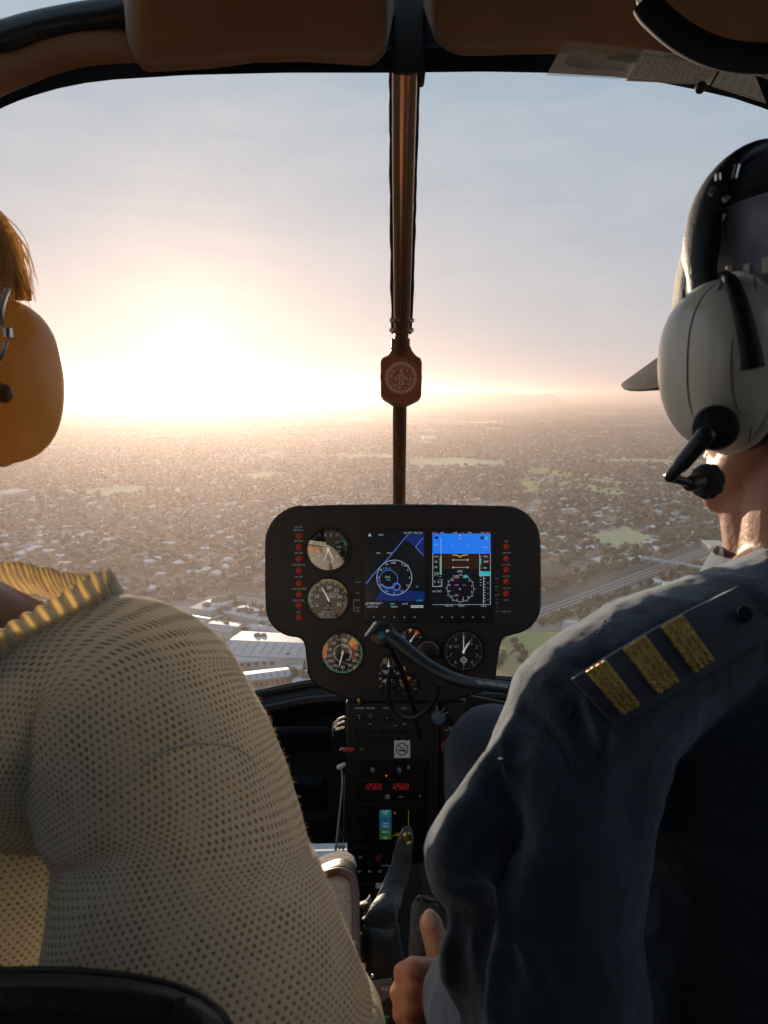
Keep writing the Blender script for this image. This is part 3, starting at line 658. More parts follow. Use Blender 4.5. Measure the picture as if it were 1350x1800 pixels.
# ================================================================== THE HELICOPTER CABIN
SC = 0.001
def L(x, y, z=0.0):
    """instrument board frame: photo pixel bearing at 1.3 m, where one pixel is one millimetre; z towards the seats"""
    return P(x, y, 1.3) - FW * (z * SC)
def LF(x, y, z): return L(x, -y, z)          # for lettering: y up
m_black = mat('black_interior_plastic', (0.012, 0.014, 0.016), 0.55, bump=(900, 0.25, 0.0005))
m_blackgloss = mat('black_painted_frame', (0.012, 0.014, 0.017), 0.32)
m_arch = mat('matt_black_arch', (0.007, 0.010, 0.016), 0.75, spec=.2)
m_head = mat('tan_headliner_leather', (0.24, 0.115, 0.052), 0.85, sheen=0.5, bump=(500, 0.5, 0.001), vary=(9, (0.22, 0.10, 0.045), 0.7))
m_leather = mat('dark_brown_leather', (0.035, 0.016, 0.012), 0.42, bump=(260, 0.6, 0.0008), vary=(14, (0.02, 0.01, 0.009), 0.8))
m_piping = mat('red_brown_piping', (0.11, 0.045, 0.03), 0.5)
m_carpet = mat('charcoal_carpet', (0.02, 0.022, 0.022), 0.98, bump=(700, 1.0, 0.002))
m_seal = mat('rubber_seal', (0.02, 0.018, 0.016), 0.8, bump=(200, 0.8, 0.001))
m_alum = mat('flare_tinted_tube', (0.42, 0.22, 0.13), 0.22, metal=0.8, vary=(20, (0.30, 0.16, 0.09), 0.5))  # warm cast of the sun flare put into the post colour
m_bright = mat('bright_metal', (0.75, 0.73, 0.70), 0.28, metal=0.9)
heli = thing('helicopter_cabin', 'dark helicopter cabin with tan headliner, curved windscreen and black frames around the seats', 'helicopter', (0, 0.6, -1.05))
# headliner pads: lower edge as it reads against the windscreen frame, then rising over the seats
def pad(edge, x0, x1, top, name='headliner_pad', r=0.018):
    """edge: [(px, py)] of the front lip; sheet runs back overhead"""
    n = 36; lip = []
    for i in range(n + 1):
        px = lerp(x0, x1, i / n); lip.append((px, interp([e[0] for e in edge], [e[1] for e in edge], px)))
    rows = []
    D = [(0.905, 2.0, 0), (0.900, -5, 0), (0.885, -14, 0), (0.868, -28, 0), (0.84, -70, 0), (0.80, -160, 0), (0.70, -360, 0)]
    # underside grows from the lip; lip rolls forward and up
    roll = [(0.935, -30), (0.93, -12), (0.918, -2)]
    for d, dy in roll: rows.append([P(px, py + dy, d) for px, py in lip])
    for d, dy, _ in D: rows.append([P(px, py + dy, d) for px, py in lip])
    for y in (0.30, 0.0, -0.5, -1.0): rows.append([Vector(((lerp(x0, x1, i / n) - 675) / F * 0.78, y, 0.43)) for i in range(n + 1)])
    for row in rows:      # rounded side edges
        for e in (0, 1):
            for k in range(3):
                i = k if e == 0 else n - k
                row[i] = row[i] + Vector((0, 0.0, 0.016 * (1 - k / 3) ** 2)) + UP * 0.010 * (1 - k / 3) ** 2
    mb = MB(); mb.grid(rows); o = obj(name, mb, m_head, heli, smooth=60)
    s = o.modifiers.new('thick', 'SOLIDIFY'); s.thickness = 0.02; s.offset = 1; return o
pad([(213, 60), (222, 108), (245, 126), (300, 123), (370, 119), (450, 108), (540, 107), (610, 112), (650, 114), (676, 108), (688, 96), (692, 60)], 213, 692, 0)
pad([(744, 50), (750, 74), (765, 88), (800, 95), (840, 97), (900, 94), (975, 93), (1100, 100), (1250, 128), (1420, 190)], 744, 1500, 0)
# rolled pad over the left door and the dark door-window frame above it
rp = spline([P(-260, 250, .74), P(-120, 180, .78), P(-40, 140, .82), P(0, 122, .84), P(60, 100, .86), P(130, 86, .88), P(215, 84, .90), P(300, 90, .92), P(420, 84, .93)], 6)
mb = MB(); mb.tube(rp, [0.024] * len(rp), 20); obj('headliner_roll', mb, m_head, heli)
fp = spline([P(-260, 150, .78), P(-120, 100, .80), P(0, 66, .82), P(60, 48, .84), P(130, 33, .86), P(200, 22, .87), P(262, 16, .88)], 6)
mb = MB(); mb.tube(fp, [0.0155] * len(fp), 16); obj('door_frame', mb, m_blackgloss, heli)
# windscreen arch
TOPE = [(-300, 330), (-150, 252), (-60, 216), (0, 184), (40, 167), (100, 149), (150, 139), (200, 133), (330, 125), (500, 121), (690, 121), (850, 119), (960, 121), (1080, 128), (1160, 138), (1230, 152), (1290, 166), (1350, 186), (1450, 230), (1600, 310)]
ax_, ay_ = [a for a, b in TOPE], [b for a, b in TOPE]
def arch(px): return interp(ax_, ay_, px)
rows = []
for k in range(81):
    px = lerp(-300, 1600, k / 80); y = arch(px); th = interp([0, 200, 500, 900, 1350], [26, 22, 26, 40, 46], px); d = 0.95 - 0.09 * ((px - 675) / 700) ** 2
    c = [P(px, y + 1, d + .012), P(px, y + 7, d - .012), P(px, y - th, d - .018), P(px, y - th - 6, d + .02), P(px, y - 8, d + .028)]; rows.append(c)
mb = MB(); mb.grid(rows, close_u=True); obj('windscreen_arch', mb, m_arch, heli, smooth=60)
mb = MB()
mb.prism([P(690, 132, .93), P(690, -60, .90), P(748, -60, .90), P(748, 132, .93)], FW * .03); obj('roof_channel', mb, m_black, heli, bevel=.004)
# outer roof skin and rear cabin, all dark
mb = MB()
mb.box((0.22, -0.10, .475), (1.0, 1.95, .03)); mb.box((-.50, -.32, .475), (.44, 1.5, .03)); obj('roof_skin', mb, m_black, heli, smooth=0)
mb = MB(); mb.box((0, -1.25, -.3), (1.5, .04, 1.56)); obj('rear_bulkhead', mb, m_carpet, heli, smooth=0)
mb = MB(); mb.box((0, .28, -1.08), (1.5, 1.95, .04)); obj('floor', mb, m_carpet, heli, smooth=0)
REARW = []
for s in (-1, 1):
    mb = MB(); x = s * .74
    mb.box((x, -.55, -.61), (.04, 1.4, .94)); mb.box((x, -.55, .42), (.04, 1.4, .12)); mb.box((x, -1.17, .11), (.04, .16, .50)); mb.box((x, .02, .11), (.04, .18, .50)); mb.box((x, .75, -.72), (.04, 1.2, .70)); mb.box((x, .16, .0), (.05, .10, .9))
    dr_ = obj('door', mb, m_black, heli, smooth=0)
    REARW.append((x, dr_))
# nose: glareshield lip, lower bulkhead, chin window
lipp = [P(-700, 1420, 1.12), P(-200, 1330, 1.30), P(150, 1282, 1.38), P(330, 1250, 1.44), P(430, 1228, 1.47), P(500, 1213, 1.49), P(560, 1203, 1.50), P(700, 1196, 1.51), P(850, 1197, 1.50), P(940, 1205, 1.49), P(1200, 1250, 1.42), P(1500, 1330, 1.28), P(2000, 1450, 1.05)]
lps = spline(lipp, 6)
mb = MB(); mb.tube(lps, [.009] * len(lps), 10); mb.tube([p + Vector((0, -.03, -.022)) for p in lps], [.012] * len(lps), 10); obj('sill', mb, m_blackgloss, heli)
rows = [[p + Vector((0, .012, .002)) for p in lps], [p + Vector((0, -.02, -.03)) for p in lps], [p + Vector((0, .03, -.12)) for p in lps], [Vector((p.x, p.y - .02, p.z - .235)) for p in lps]]
mb = MB(); mb.grid(rows); o = obj('nose_panel', mb, m_black, heli); s_ = o.modifiers.new('t', 'SOLIDIFY'); s_.thickness = .012
mb = MB()       # ribs and footwell boxes seen in the dark nose
mb.box(P(520, 1405, 1.36), (.115, .03, .085)); mb.box(P(512, 1300, 1.40), (.15, .02, .05)); mb.box(P(540, 1450, 1.34), (.10, .03, .05)); obj('footwell_duct', mb, m_arch, heli, bevel=.01)
mb = MB(); mb.prism([P(300, 1262, 1.50), P(720, 1204, 1.53), P(720, 1472, 1.40), P(300, 1480, 1.38)], FW * .006); obj('footwell_panel', mb, m_carpet, heli, smooth=0)
mb = MB(); mb.prism([P(600, 124, .985), P(600, -60, .95), P(880, -60, .95), P(880, 122, .985)], FW * .004); obj('roof_front_panel', mb, m_arch, heli, smooth=0)
mb = MB(); mb.prism([P(380, 1478, 1.33), P(700, 1470, 1.33), P(700, 1452, 1.36), P(380, 1460, 1.36)], (0, 0, -.012)); obj('chin_window_frame', mb, m_black, heli, bevel=.003)
mb = MB(); mb.box((0, 1.0, -1.06), (1.0, .12, .03)); obj('chin_crossbar', mb, m_black, heli, smooth=0)
mb = MB()       # opaque nose sides left and right of the chin window
mb.prism([P(700, 1200, 1.48), P(2000, 1440, 1.1), P(2000, 2600, .9), P(700, 2300, 1.0)], FW * .01); mb.prism([P(395, 1236, 1.46), P(-900, 1440, 1.1), P(-900, 2600, .9), P(395, 2300, 1.0)], FW * .01); obj('nose_side', mb, m_black, heli, smooth=0)
# windscreen glass, two halves meeting at the centre post
m_glass = bpy.data.materials.new('acrylic_windscreen'); m_glass.use_nodes = True; t = m_glass.node_tree; t.nodes.clear()
tb = N(t, 'ShaderNodeBsdfTransparent'); tb.inputs[0].default_value = (.985, .99, .985, 1); gb = N(t, 'ShaderNodeBsdfGlossy', i_Roughness=0.03); fr = N(t, 'ShaderNodeFresnel', i_IOR=1.25)
ms = N(t, 'ShaderNodeMixShader'); t.links.new(fr.outputs[0], ms.inputs[0]); t.links.new(tb.outputs[0], ms.inputs[1]); t.links.new(gb.outputs[0], ms.inputs[2])
tr = N(t, 'ShaderNodeBsdfTranslucent'); tr.inputs[0].default_value = (1, .9, .8, 1); cc = N(t, 'ShaderNodeTexCoord'); nz = N(t, 'ShaderNodeTexNoise', i_Scale=7.0, i_Detail=8.0, i_Roughness=0.75); t.links.new(cc.outputs['Object'], nz.inputs['Vector'])
ms2 = N(t, 'ShaderNodeMixShader'); t.links.new(math_(t, 'MULTIPLY', math_(t, 'POWER', nz.outputs['Fac'], 4.0), 0.22), ms2.inputs[0]); t.links.new(ms.outputs[0], ms2.inputs[1]); t.links.new(tr.outputs[0], ms2.inputs[2])
oo = N(t, 'ShaderNodeOutputMaterial'); t.links.new(ms2.outputs[0], oo.inputs[0])
for x_, dr_ in REARW: mb = MB(); mb.grid([[Vector((x_, y_, z_)) for y_ in (-1.09, -.07)] for z_ in (-.14, .36)]); obj('rear_window', mb, m_glass, dr_, smooth=0)
def dpost(py): return 1 / lerp(1 / .93, 1 / 1.45, (py - 130) / 755)
for a, b in ((-300, 709), (713, 1600)):
    rows = []
    for j in range(15):
        row = []
        for i in range(21):
            px = lerp(a, b, i / 20); t0 = arch(px) - 6; t1 = interp([-300, 330, 560, 850, 1200, 1600], [1350, 1252, 1206, 1200, 1252, 1352], px); py = lerp(t0, t1, j / 14)
            dd = min(dpost(py), 1.56) + .035 - .10 * ((px - 675) / 700) ** 2; row.append(P(px, py, dd))
        rows.append(row)
    mb = MB(); mb.grid(rows); obj('windscreen_pane', mb, m_glass, heli, smooth=180)
# centre post
post = thing('centre_post', 'slim flare-tinted windscreen centre post with rubber seals, running from roof to instrument panel', 'windscreen post', P(711, 500, 1.1))
ys = [126 + i * 20 for i in range(39)]
def xw(py): return interp([126, 300, 560, 600, 720, 890], [711.5, 709, 706.5, 705, 702.5, 701.5], py), interp([126, 300, 560, 600, 720, 890], [23, 20, 14.5, 12, 12.5, 11], py)
pts = [P(xw(y)[0], y, dpost(y)) for y in ys]; rs = [xw(y)[1] / F * dpost(y) for y in ys]
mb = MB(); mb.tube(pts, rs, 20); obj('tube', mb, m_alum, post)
for sgn, wob in ((-1, 2.0), (1, 1.2)):
    sp = []; sr = []
    for y in ys:
        if y > 600: break
        x, w_ = xw(y); x += sgn * (w_ + 2.2) + (noise.noise(Vector((y * .05, sgn, 0))) * wob); sp.append(P(x, y, dpost(y) + .006)); sr.append((2.5 + noise.noise(Vector((y * .09, 5, sgn))) * 1.3) / F * dpost(y))
    mb = MB(); mb.tube(sp, sr, 8); obj('seal_strip', mb, m_seal, post)
for y in (563, 580):
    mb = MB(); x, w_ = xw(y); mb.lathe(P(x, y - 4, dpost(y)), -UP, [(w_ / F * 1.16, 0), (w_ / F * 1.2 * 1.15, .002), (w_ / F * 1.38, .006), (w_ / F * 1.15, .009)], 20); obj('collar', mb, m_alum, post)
    for s in (-1, 1):
        mb = MB(); mb.lathe(P(x + s * 15, y, dpost(y) - .004), (s, -.3, 0), [(0, .006), (.003, .006), (.0035, .003), (.0035, -.004)], 10); obj('screw', mb, m_bright, post)
for x, y in ((694, 594), (701, 603), (712, 600), (716, 588)): mb = MB(); mb.ell(P(x, y, 1.20), .0028, nu=10, nv=6); obj('rivet', mb, m_bright, post)

# magnetic compass hung on the post
comp = thing('magnetic_compass', 'small flare-tinted magnetic compass hung on the centre post, white ticks on its round dial', 'compass', P(705, 660, 1.22))
m_comp = mat('flare_tinted_housing', (0.34, 0.12, 0.045), 0.42, bump=(600, .2, .0004), vary=(18, (0.14, .045, .02), .7))  # flare glow on the compass put into housing and dial colours
dC = 1.205; out = [(669, 635), (672, 628), (683, 624), (687, 617), (687, 607), (722, 607), (724, 615), (732, 625), (739, 628), (742, 636), (741, 694), (737, 700), (717, 710), (692, 710), (673, 698), (669, 692)]
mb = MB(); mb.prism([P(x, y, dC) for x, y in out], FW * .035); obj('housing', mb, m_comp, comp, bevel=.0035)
m_mark = mat('cream_marking', (0.78, 0.62, 0.52), 0.6, emit=((0.9, .6, .45), 0.05))
m_face = mat('compass_face', (0.30, 0.10, 0.04), 0.6)
cx, cy = 705, 664; mb = MB(); mb.lathe(P(cx, cy, dC), -FW, [(0, .0012), (.030, .0012), (.032, .003), (.034, .003), (.034, -.001)], 40); obj('dial', mb, m_face, comp)
def CF(x, y, z): return P(cx + x, cy - y, dC - .0016)
mb = MB()
for k in range(44):
    a = k / 44 * 2 * math.pi; r0, r1 = 22.5, 28.0
    mb.add([CF(math.cos(a + e) * r, math.sin(a + e) * r, 0) for r, e in ((r0, -.026), (r1, -.022), (r1, .022), (r0, .026))], [(0, 1, 2, 3)])
for k, s in enumerate(['N', '3', '6', 'E', '12', '15', 'S', '21', '24', 'W', '30', '33']):
    a = math.pi / 2 + .35 - k * math.pi / 6
    if s in 'NESW': continue
    text(mb, s, CF, math.cos(a) * 17.5, math.sin(a) * 17.5, 5, rot=a - math.pi / 2)
mbo = MB()
for k, s in enumerate('NESW'): a = math.pi / 2 + .35 - k * math.pi / 2; text(mbo, s, CF, math.cos(a) * 17.5, math.sin(a) * 17.5, 5, rot=a - math.pi / 2)
def line(mb, fr, a, b, w_, z=0, mi=0):
    a = Vector((a[0], a[1])); b = Vector((b[0], b[1])); d = (b - a).normalized(); n = Vector((-d.y, d.x)) * w_ / 2
    mb.add([fr(*(a + n), z), fr(*(b + n), z), fr(*(b - n), z), fr(*(a - n), z)], [(0, 1, 2, 3)], mi)
for s in (-1, 1):
    for q in [((0, 16), (s * 1.8, 10)), ((s * 1.8, 10), (s * 2.2, -9)), ((s * 2, 6), (s * 11, -1)), ((s * 11, -1), (s * 10.5, -4)), ((s * 10.5, -4), (s * 2.2, 0)), ((s * 2.2, -8), (s * 6, -11)), ((s * 6, -11), (0, -12))]: line(mb, CF, q[0], q[1], .8)
obj('dial_marks', mb, m_mark, comp, smooth=0, fix=False); obj('cardinal_letters', mbo, mat('orange_letters', (.7, .25, .03), .6, emit=((1, .4, .05), .1)), comp, smooth=0, fix=False)
mb = MB(); mb.box(P(704, 604, 1.205), (.030, .02, .016), (RT, FW, UP)); obj('bracket', mb, m_comp, comp, bevel=.003)

# clear document sleeves and placards tucked under the right headliner
m_sleeve = bpy.data.materials.new('clear_vinyl'); m_sleeve.use_nodes = True; t = m_sleeve.node_tree; b = t.nodes['Principled BSDF']; b.inputs['Base Color'].default_value = (.6, .6, .58, 1); b.inputs['Roughness'].default_value = .25; b.inputs['Alpha'].default_value = .28
m_card = mat('grey_card', (0.88, 0.82, 0.76), .7, vary=(20, (.7, .63, .58), .8)); m_photo = mat('faded_slip', (0.85, .76, .62), .6, vary=(30, (.28, .25, .2), .8)); m_ink = mat('dark_ink', (.03, .03, .03), .8)
def quad_frame(q, d):
    """q: four corners (tl, tr, br, bl) as bearings; returns f(u, v, z) with u, v in 0..1 and z mm towards the seats"""
    c = [P(x, y, d) for x, y in q]
    def f(u, v, z=0): return (c[0] * (1 - u) + c[1] * u) * (1 - v) + (c[3] * (1 - u) + c[2] * u) * v - FW * (z * SC)
    return f
def quad_sheet(mb, f, u0, v0, u1, v1, z, mi=0, n=1):
    mb.add([f(u0, v0, z), f(u1, v0, z), f(u1, v1, z), f(u0, v1, z), f(u0, v0, z - .5), f(u1, v0, z - .5), f(u1, v1, z - .5), f(u0, v1, z - .5)], [(0, 1, 2, 3), (7, 6, 5, 4), (0, 4, 5, 1), (1, 5, 6, 2), (2, 6, 7, 3), (3, 7, 4, 0)], mi)
s1 = thing('document_sleeve', 'clear plastic sleeve holding a torn pale slip, left end of the strip under the headliner', 'document sleeve', P(1045, 105, .86))
f = quad_frame([(992, 72), (1128, 88), (1106, 140), (960, 133)], .865)
mb = MB(); quad_sheet(mb, f, 0, 0, 1, 1, 1.0); obj('sleeve', mb, m_sleeve, s1, smooth=0)
mb = MB(); g = [(.14, .25), (.3, .2), (.36, .32), (.5, .22), (.63, .3), (.62, .42), (.78, .5), (.93, .55), (.9, .78), (.7, .72), (.45, .78), (.2, .72), (.12, .6)]
mb.prism([f(u, v, .2) for u, v in g], -FW * .0004); obj('paper_slip', mb, m_photo, s1, smooth=0)
def table_card(name, label, q, d, title, rows_, cols_, seed):
    t = thing(name, label, 'placard', P((q[0][0] + q[2][0]) / 2, (q[0][1] + q[2][1]) / 2, d)); f = quad_frame(q, d)
    mb = MB(); quad_sheet(mb, f, 0, 0, 1, 1, 1.2); obj('card', mb, m_card, t, smooth=0)
    mb = MB(); rr = random.Random(seed); FQ = lambda x, y, z: f(x, 1 - y, 1.45)
    if title: text(mb, title, FQ, .5, .90, .075, sx=.45)
    for r in range(rows_):
        for c in range(cols_):
            y = .78 - r * .70 / rows_; x = .06 + c * .9 / cols_
            if rr.random() < .12: continue
            text(mb, rr.choice(['0%d' % rr.randint(1, 9), '%d' % rr.randint(10, 99), '%d' % rr.randint(100, 999), '1%d.%d' % (rr.randint(1, 3), rr.randint(0, 9))]), FQ, x, y, .052, align='L', sx=.36)
    for q_ in [(.04, .83, .96, .845), (.04, .04, .96, .05)]: mb.add([f(q_[0], 1 - q_[1], 1.45), f(q_[2], 1 - q_[1], 1.45), f(q_[2], 1 - q_[3], 1.45), f(q_[0], 1 - q_[3], 1.45)], [(0, 1, 2, 3)])
    obj('printing', mb, m_ink, t, smooth=0, fix=False); return t
table_card('compass_correction_card', 'grey printed table card in the middle of the strip under the headliner', [(1131, 87), (1272, 108), (1247, 150), (1100, 143)], .862, 'DEVIATION  TABLE', 8, 13, 3)
table_card('operating_placard', 'grey printed placard at the right end of the strip under the headliner', [(1276, 108), (1420, 142), (1420, 206), (1250, 152)], .855, '', 8, 9, 5)
mb = MB(); mb.lathe(P(1232, 153, .85), -FW, [(0, .004), (.005, .004), (.006, .001), (.006, -.004)], 14); tag(obj('push_pin', mb, m_black, None, loc=P(1232, 153, .85)), 'black fastener button between the two printed cards under the headliner', 'fastener')
gh = spline([P(1131, -30, .66), P(1136, 6, .66), P(1160, 34, .66), P(1200, 66, .66), P(1250, 90, .66), P(1310, 102, .66), P(1400, 98, .66), P(1500, 60, .66)], 7)
h_ = thing('overhead_hose', 'thick black curved air hose hanging from the roof at the top right', 'hose', gh[0])
mb = MB(); mb.tube(gh[7:], [.0125] * len(gh[7:]), 16); obj('hose', mb, m_arch, h_)
mb = MB(); mb.tube(gh[:9], [.0075] * 9, 14); obj('metal_fitting', mb, m_bright, h_)
# ================================================================== INSTRUMENT PANEL
m_panel = mat('crackle_black_panel', (0.014, 0.016, 0.017), 0.52, bump=(1500, 0.35, 0.0004), vary=(30, (0.02, 0.02, 0.022), .6))
m_bezel = mat('gauge_bezel', (0.010, 0.011, 0.012), 0.35)
m_dial = mat('dial_black', (0.008, 0.009, 0.010), 0.6)
m_white = mat('instrument_white', (0.75, 0.72, 0.66), 0.6, emit=((.8, .85, .8), 0.10))  # faint emission added to lift markings, arcs and needles out of the dark
m_dim = mat('instrument_dim_white', (0.5, 0.5, 0.48), 0.6, emit=((.7, .8, .8), 0.045))
m_needle = mat('needle_white', (0.8, .78, .72), .5, emit=((1, .95, .85), .18))
m_amber = mat('amber_arc', (0.75, .45, .08), .6, emit=((1, .55, .08), .10))
m_green = mat('green_arc', (.1, .45, .15), .6, emit=((.1, .8, .25), .06))
m_redm = mat('red_mark', (.7, .08, .03), .6, emit=((1, .1, .03), .12))
m_orange = mat('orange_marker', (.7, .18, .05), .6, emit=((1, .25, .08), .10))
m_lampred = mat('annunciator_lens', (.20, .02, .008), .35, emit=((1, .08, .02), .03))
m_gauge_glass = bpy.data.materials.new('gauge_glass'); m_gauge_glass.use_nodes = True; t = m_gauge_glass.node_tree; t.nodes.clear()
a_ = N(t, 'ShaderNodeBsdfTransparent'); b_ = N(t, 'ShaderNodeBsdfGlossy', i_Roughness=0.02); c_ = N(t, 'ShaderNodeMixShader', i_0=0.10); t.links.new(a_.outputs[0], c_.inputs[1]); t.links.new(b_.outputs[0], c_.inputs[2]); d_ = N(t, 'ShaderNodeOutputMaterial'); t.links.new(c_.outputs[0], d_.inputs[0])
ip = thing('instrument_panel', 'black pedestal instrument panel with round gauges and two lit displays between the seats', 'instrument panel', L(705, 1060))
def arc(cx, cy, r, a0, a1, n=8): return [(cx + r * math.cos(R(lerp(a0, a1, i / n))), cy - r * math.sin(R(lerp(a0, a1, i / n)))) for i in range(n + 1)]
out = [(535, 889), (600, 887), (700, 886), (800, 887), (880, 889)] + arc(888, 952, 63, 88, 2, 9) + [(952, 1000)] + arc(898, 1062, 54, 5, -82, 9) + [(884, 1122), (879, 1140), (874, 1175)] + arc(838, 1185, 35, 0, -60, 5) + [(790, 1236), (620, 1236)] + arc(578, 1176, 38, 240, 185, 5) + [(536, 1140), (532, 1126), (522, 1121)] + arc(521, 1066, 55, 262, 180, 9) + [(465, 1010)] + arc(532, 955, 67, 178, 92, 9)
mb = MB(); mb.prism([L(x, y, 0) for x, y in out], FW * .075); obj('panel_body', mb, m_panel, ip, bevel=.005)
for x, y in ((480, 940), (480, 1060), (936, 940), (936, 1060), (560, 1110), (870, 1115), (630, 905), (790, 905), (636, 1075), (753, 1075)): mb = MB(); mb.lathe(L(x, y, 0), -FW, [(.0028, -.001), (.0028, .001), (.0014, .0016), (0, .0016)], 12); obj('screw', mb, m_bezel, ip)
def G_(cx, cy, dz=0): return lambda x, y, z=0: L(cx + x, cy - y, dz + z)
def ring(mb, fr, r0, r1, a0, a1, z, mi=0, n=None):
    n = n or max(4, int(abs(a1 - a0) / 6)); vs = []
    for i in range(n + 1):
        a = R(lerp(a0, a1, i / n)); vs += [fr(math.cos(a) * r0, math.sin(a) * r0, z), fr(math.cos(a) * r1, math.sin(a) * r1, z)]
    mb.add(vs, [(2 * i, 2 * i + 1, 2 * i + 3, 2 * i + 2) for i in range(n)], mi)
def gauge(cx, cy, r, name='gauge', label=None, ticks=None, nums=(), arcs=(), needles=(), texts=(), dz=0, glass=True, dim=False, face=None):
    fr = G_(cx, cy, dz); mb = MB(); mb.lathe(fr(0, 0), -FW, [(0, .0006), (r * SC, .0006)], 48); g = obj(name, mb, face or m_dial, ip, label=label)
    mb = MB(); mb.lathe(fr(0, 0), -FW, [(r * SC, -.004), (r * SC, .002), ((r + 1.2) * SC, .0042), ((r + 3.2) * SC, .0042), ((r + 4) * SC, .003), ((r + 4) * SC, -.004)], 48); obj('bezel', mb, m_bezel, g)
    mk = MB()
    if ticks:
        for a0, a1, n, big, r0, r1 in ticks:
            for i in range(n + 1):
                a = R(lerp(a0, a1, i / n)); ra = r0 if i % big == 0 else lerp(r0, r1, .5); line(mk, fr, (math.cos(a) * ra, math.sin(a) * ra), (math.cos(a) * r1, math.sin(a) * r1), .9 if i % big == 0 else .5, 1.0)
    for s, a, rr_, h in nums: text(mk, s, fr, math.cos(R(a)) * rr_, math.sin(R(a)) * rr_, h, 1.0)
    for s, x, y, h in texts: text(mk, s, fr, x, y, h, 1.0)
    if mk.v: obj('dial_marks', mk, m_dim if dim else m_white, g, smooth=0, fix=False)
    for k, (r0, r1, a0, a1, mm) in enumerate(arcs):
        ab = MB(); ring(ab, fr, r0, r1, a0, a1, 1.05 + .03 * k); obj('colour_arc', ab, mm, g, smooth=0, fix=False)
    for a, l, w_ in needles:
        nb = MB(); c, s = math.cos(R(a)), math.sin(R(a)); pr = [(-l * .18, w_ * .5), (l * .6, w_ * .45), (l, 0), (l * .6, -w_ * .45), (-l * .18, -w_ * .5)]
        nb.prism([fr(x * c - y * s, x * s + y * c, 2.0) for x, y in pr], FW * .0005); nb.lathe(fr(0, 0, 1.8), -FW, [(.0022, 0), (.0022, .0008), (0, .0008)], 14); obj('needle', nb, m_needle, g, smooth=0)
    if glass: gb_ = MB(); gb_.lathe(fr(0, 0, 3.4), -FW, [(0, 0.0012), (r * .5 * SC, .0009), (r * SC, 0)], 40); obj('glass', gb_, m_gauge_glass, g)
    return g
m_refl = m_gauge_glass.copy(); m_refl.name = 'reflecting_gauge_glass'
for n__ in m_refl.node_tree.nodes:
    if n__.type == 'MIX_SHADER': n__.inputs[0].default_value = .42
# dual tachometer, sun-struck
gauge(577, 966, 36, 'tachometer', 'round dual tachometer under reflecting glass', ticks=[(240, 120, 16, 4, 27, 33), (-60, 60, 16, 4, 27, 33)], nums=[('R', 100, 26, 6), ('E', 78, 26, 6), ('110', 140, 20, 4), ('100', 165, 19, 4), ('90', 190, 19, 4), ('80', 215, 20, 4), ('110', 40, 20, 4), ('100', 15, 19, 4), ('90', -10, 19, 4), ('80', -35, 20, 4)], arcs=[(30, 34, 150, 165, m_green), (30, 34, 30, 15, m_green)], needles=[(250, 24, 2.2), (-62, 24, 2.2)], texts=[('RPM', 2, -22, 4.5)])
for c__ in [o for o in COL.objects if o.name.startswith('glass')][:1]: c__.data.materials[0] = m_refl
# manifold pressure
gauge(577, 1053, 35, 'manifold_pressure_gauge', 'round manifold pressure gauge reading near 15 with yellow arc', ticks=[(205, -25, 46, 4, 27.5, 33)], nums=[('5', 208, 22, 6), ('10', 165, 20, 6), ('15', 125, 20.5, 6), ('20', 86, 21, 6), ('25', 48, 21.5, 6), ('30', 12, 20.5, 6), ('35', -26, 21, 6)], arcs=[(33.4, 35.2, 195, 130, m_green), (33.4, 35.2, 112, 18, m_amber)], needles=[(118, 27, 2.6)], texts=[('MANIFOLD', 6, 9.5, 3.2), ('PRESS', 6, 4.6, 3.8), ('IN', 0, -11, 3), ('HG  ALg', 0, -15.5, 2.8)])
mb = MB(); FR = lambda x, y, z=0: L(x, -y, .8 + z)
text(mb, 'LIMIT MAN', FR, 575, -1075.5, 3); text(mb, 'PRESS  BELOW', FR, 575, -1080, 3.2); text(mb, 'SEE FLT MANUAL', FR, 575, -1084.6, 3.2)
obj('placard_lettering', mb, m_white, ip, smooth=0, fix=False)
# airspeed
gauge(602, 1148, 35, 'airspeed_indicator', 'round airspeed indicator with yellow wedge and orange arc', ticks=[(70, -250, 64, 4, 29, 33.5)], nums=[('KNOTS', 96, 24, 3.2), ('20', 78, 23, 5), ('40', 22, 25, 5), ('50', -5, 25.5, 5), ('60', -32, 25, 5), ('70', -60, 25, 5), ('80', -88, 24.5, 5), ('90', -118, 25, 5), ('100', -146, 24, 4.6), ('110', 190, 24, 4.6), ('120', 163, 24, 4.6), ('130', 132, 24, 4.6), ('MPH', 60, 13, 3.4), ('80', 10, 14, 3.4), ('100', -50, 15, 3.4), ('120', -110, 15, 3.4), ('140', 180, 15, 3.4)],
      arcs=[(33.6, 35, 40, -200, m_green), (19, 33, 58, 30, m_amber), (20, 30, 36, 22, m_redm), (28, 34.6, 150, 195, m_orange), (14, 16, 240, -40, m_dim)], needles=[(-104, 27, 2.4)])
# altimeter (clock-like) at right
gauge(815, 1144, 34, 'altimeter', 'round altimeter low on the right of the panel', ticks=[(90, -270, 50, 5, 29, 33)], nums=[(str(k), 90 - 36 * k, 24, 6) for k in range(10)], needles=[(91, 30, 1.8), (58, 22, 3.4)], texts=[('ALT', -12, 8, 4), ('100 FEET', 10, 12, 2.4)], dim=True)
mb = MB(); fr = G_(815, 1144)
for k in range(4): line(mb, fr, (-5, -12 - k * 2.4), (5, -16 - k * 2.4 + 3), .8, 1.3)
for s in (-1, 1): line(mb, fr, (0, -10), (s * 6, -16), .9, 1.3); line(mb, fr, (0, -22), (s * 6, -16), .9, 1.3)
obj('altimeter_flag', mb, m_white, ip, smooth=0, fix=False)
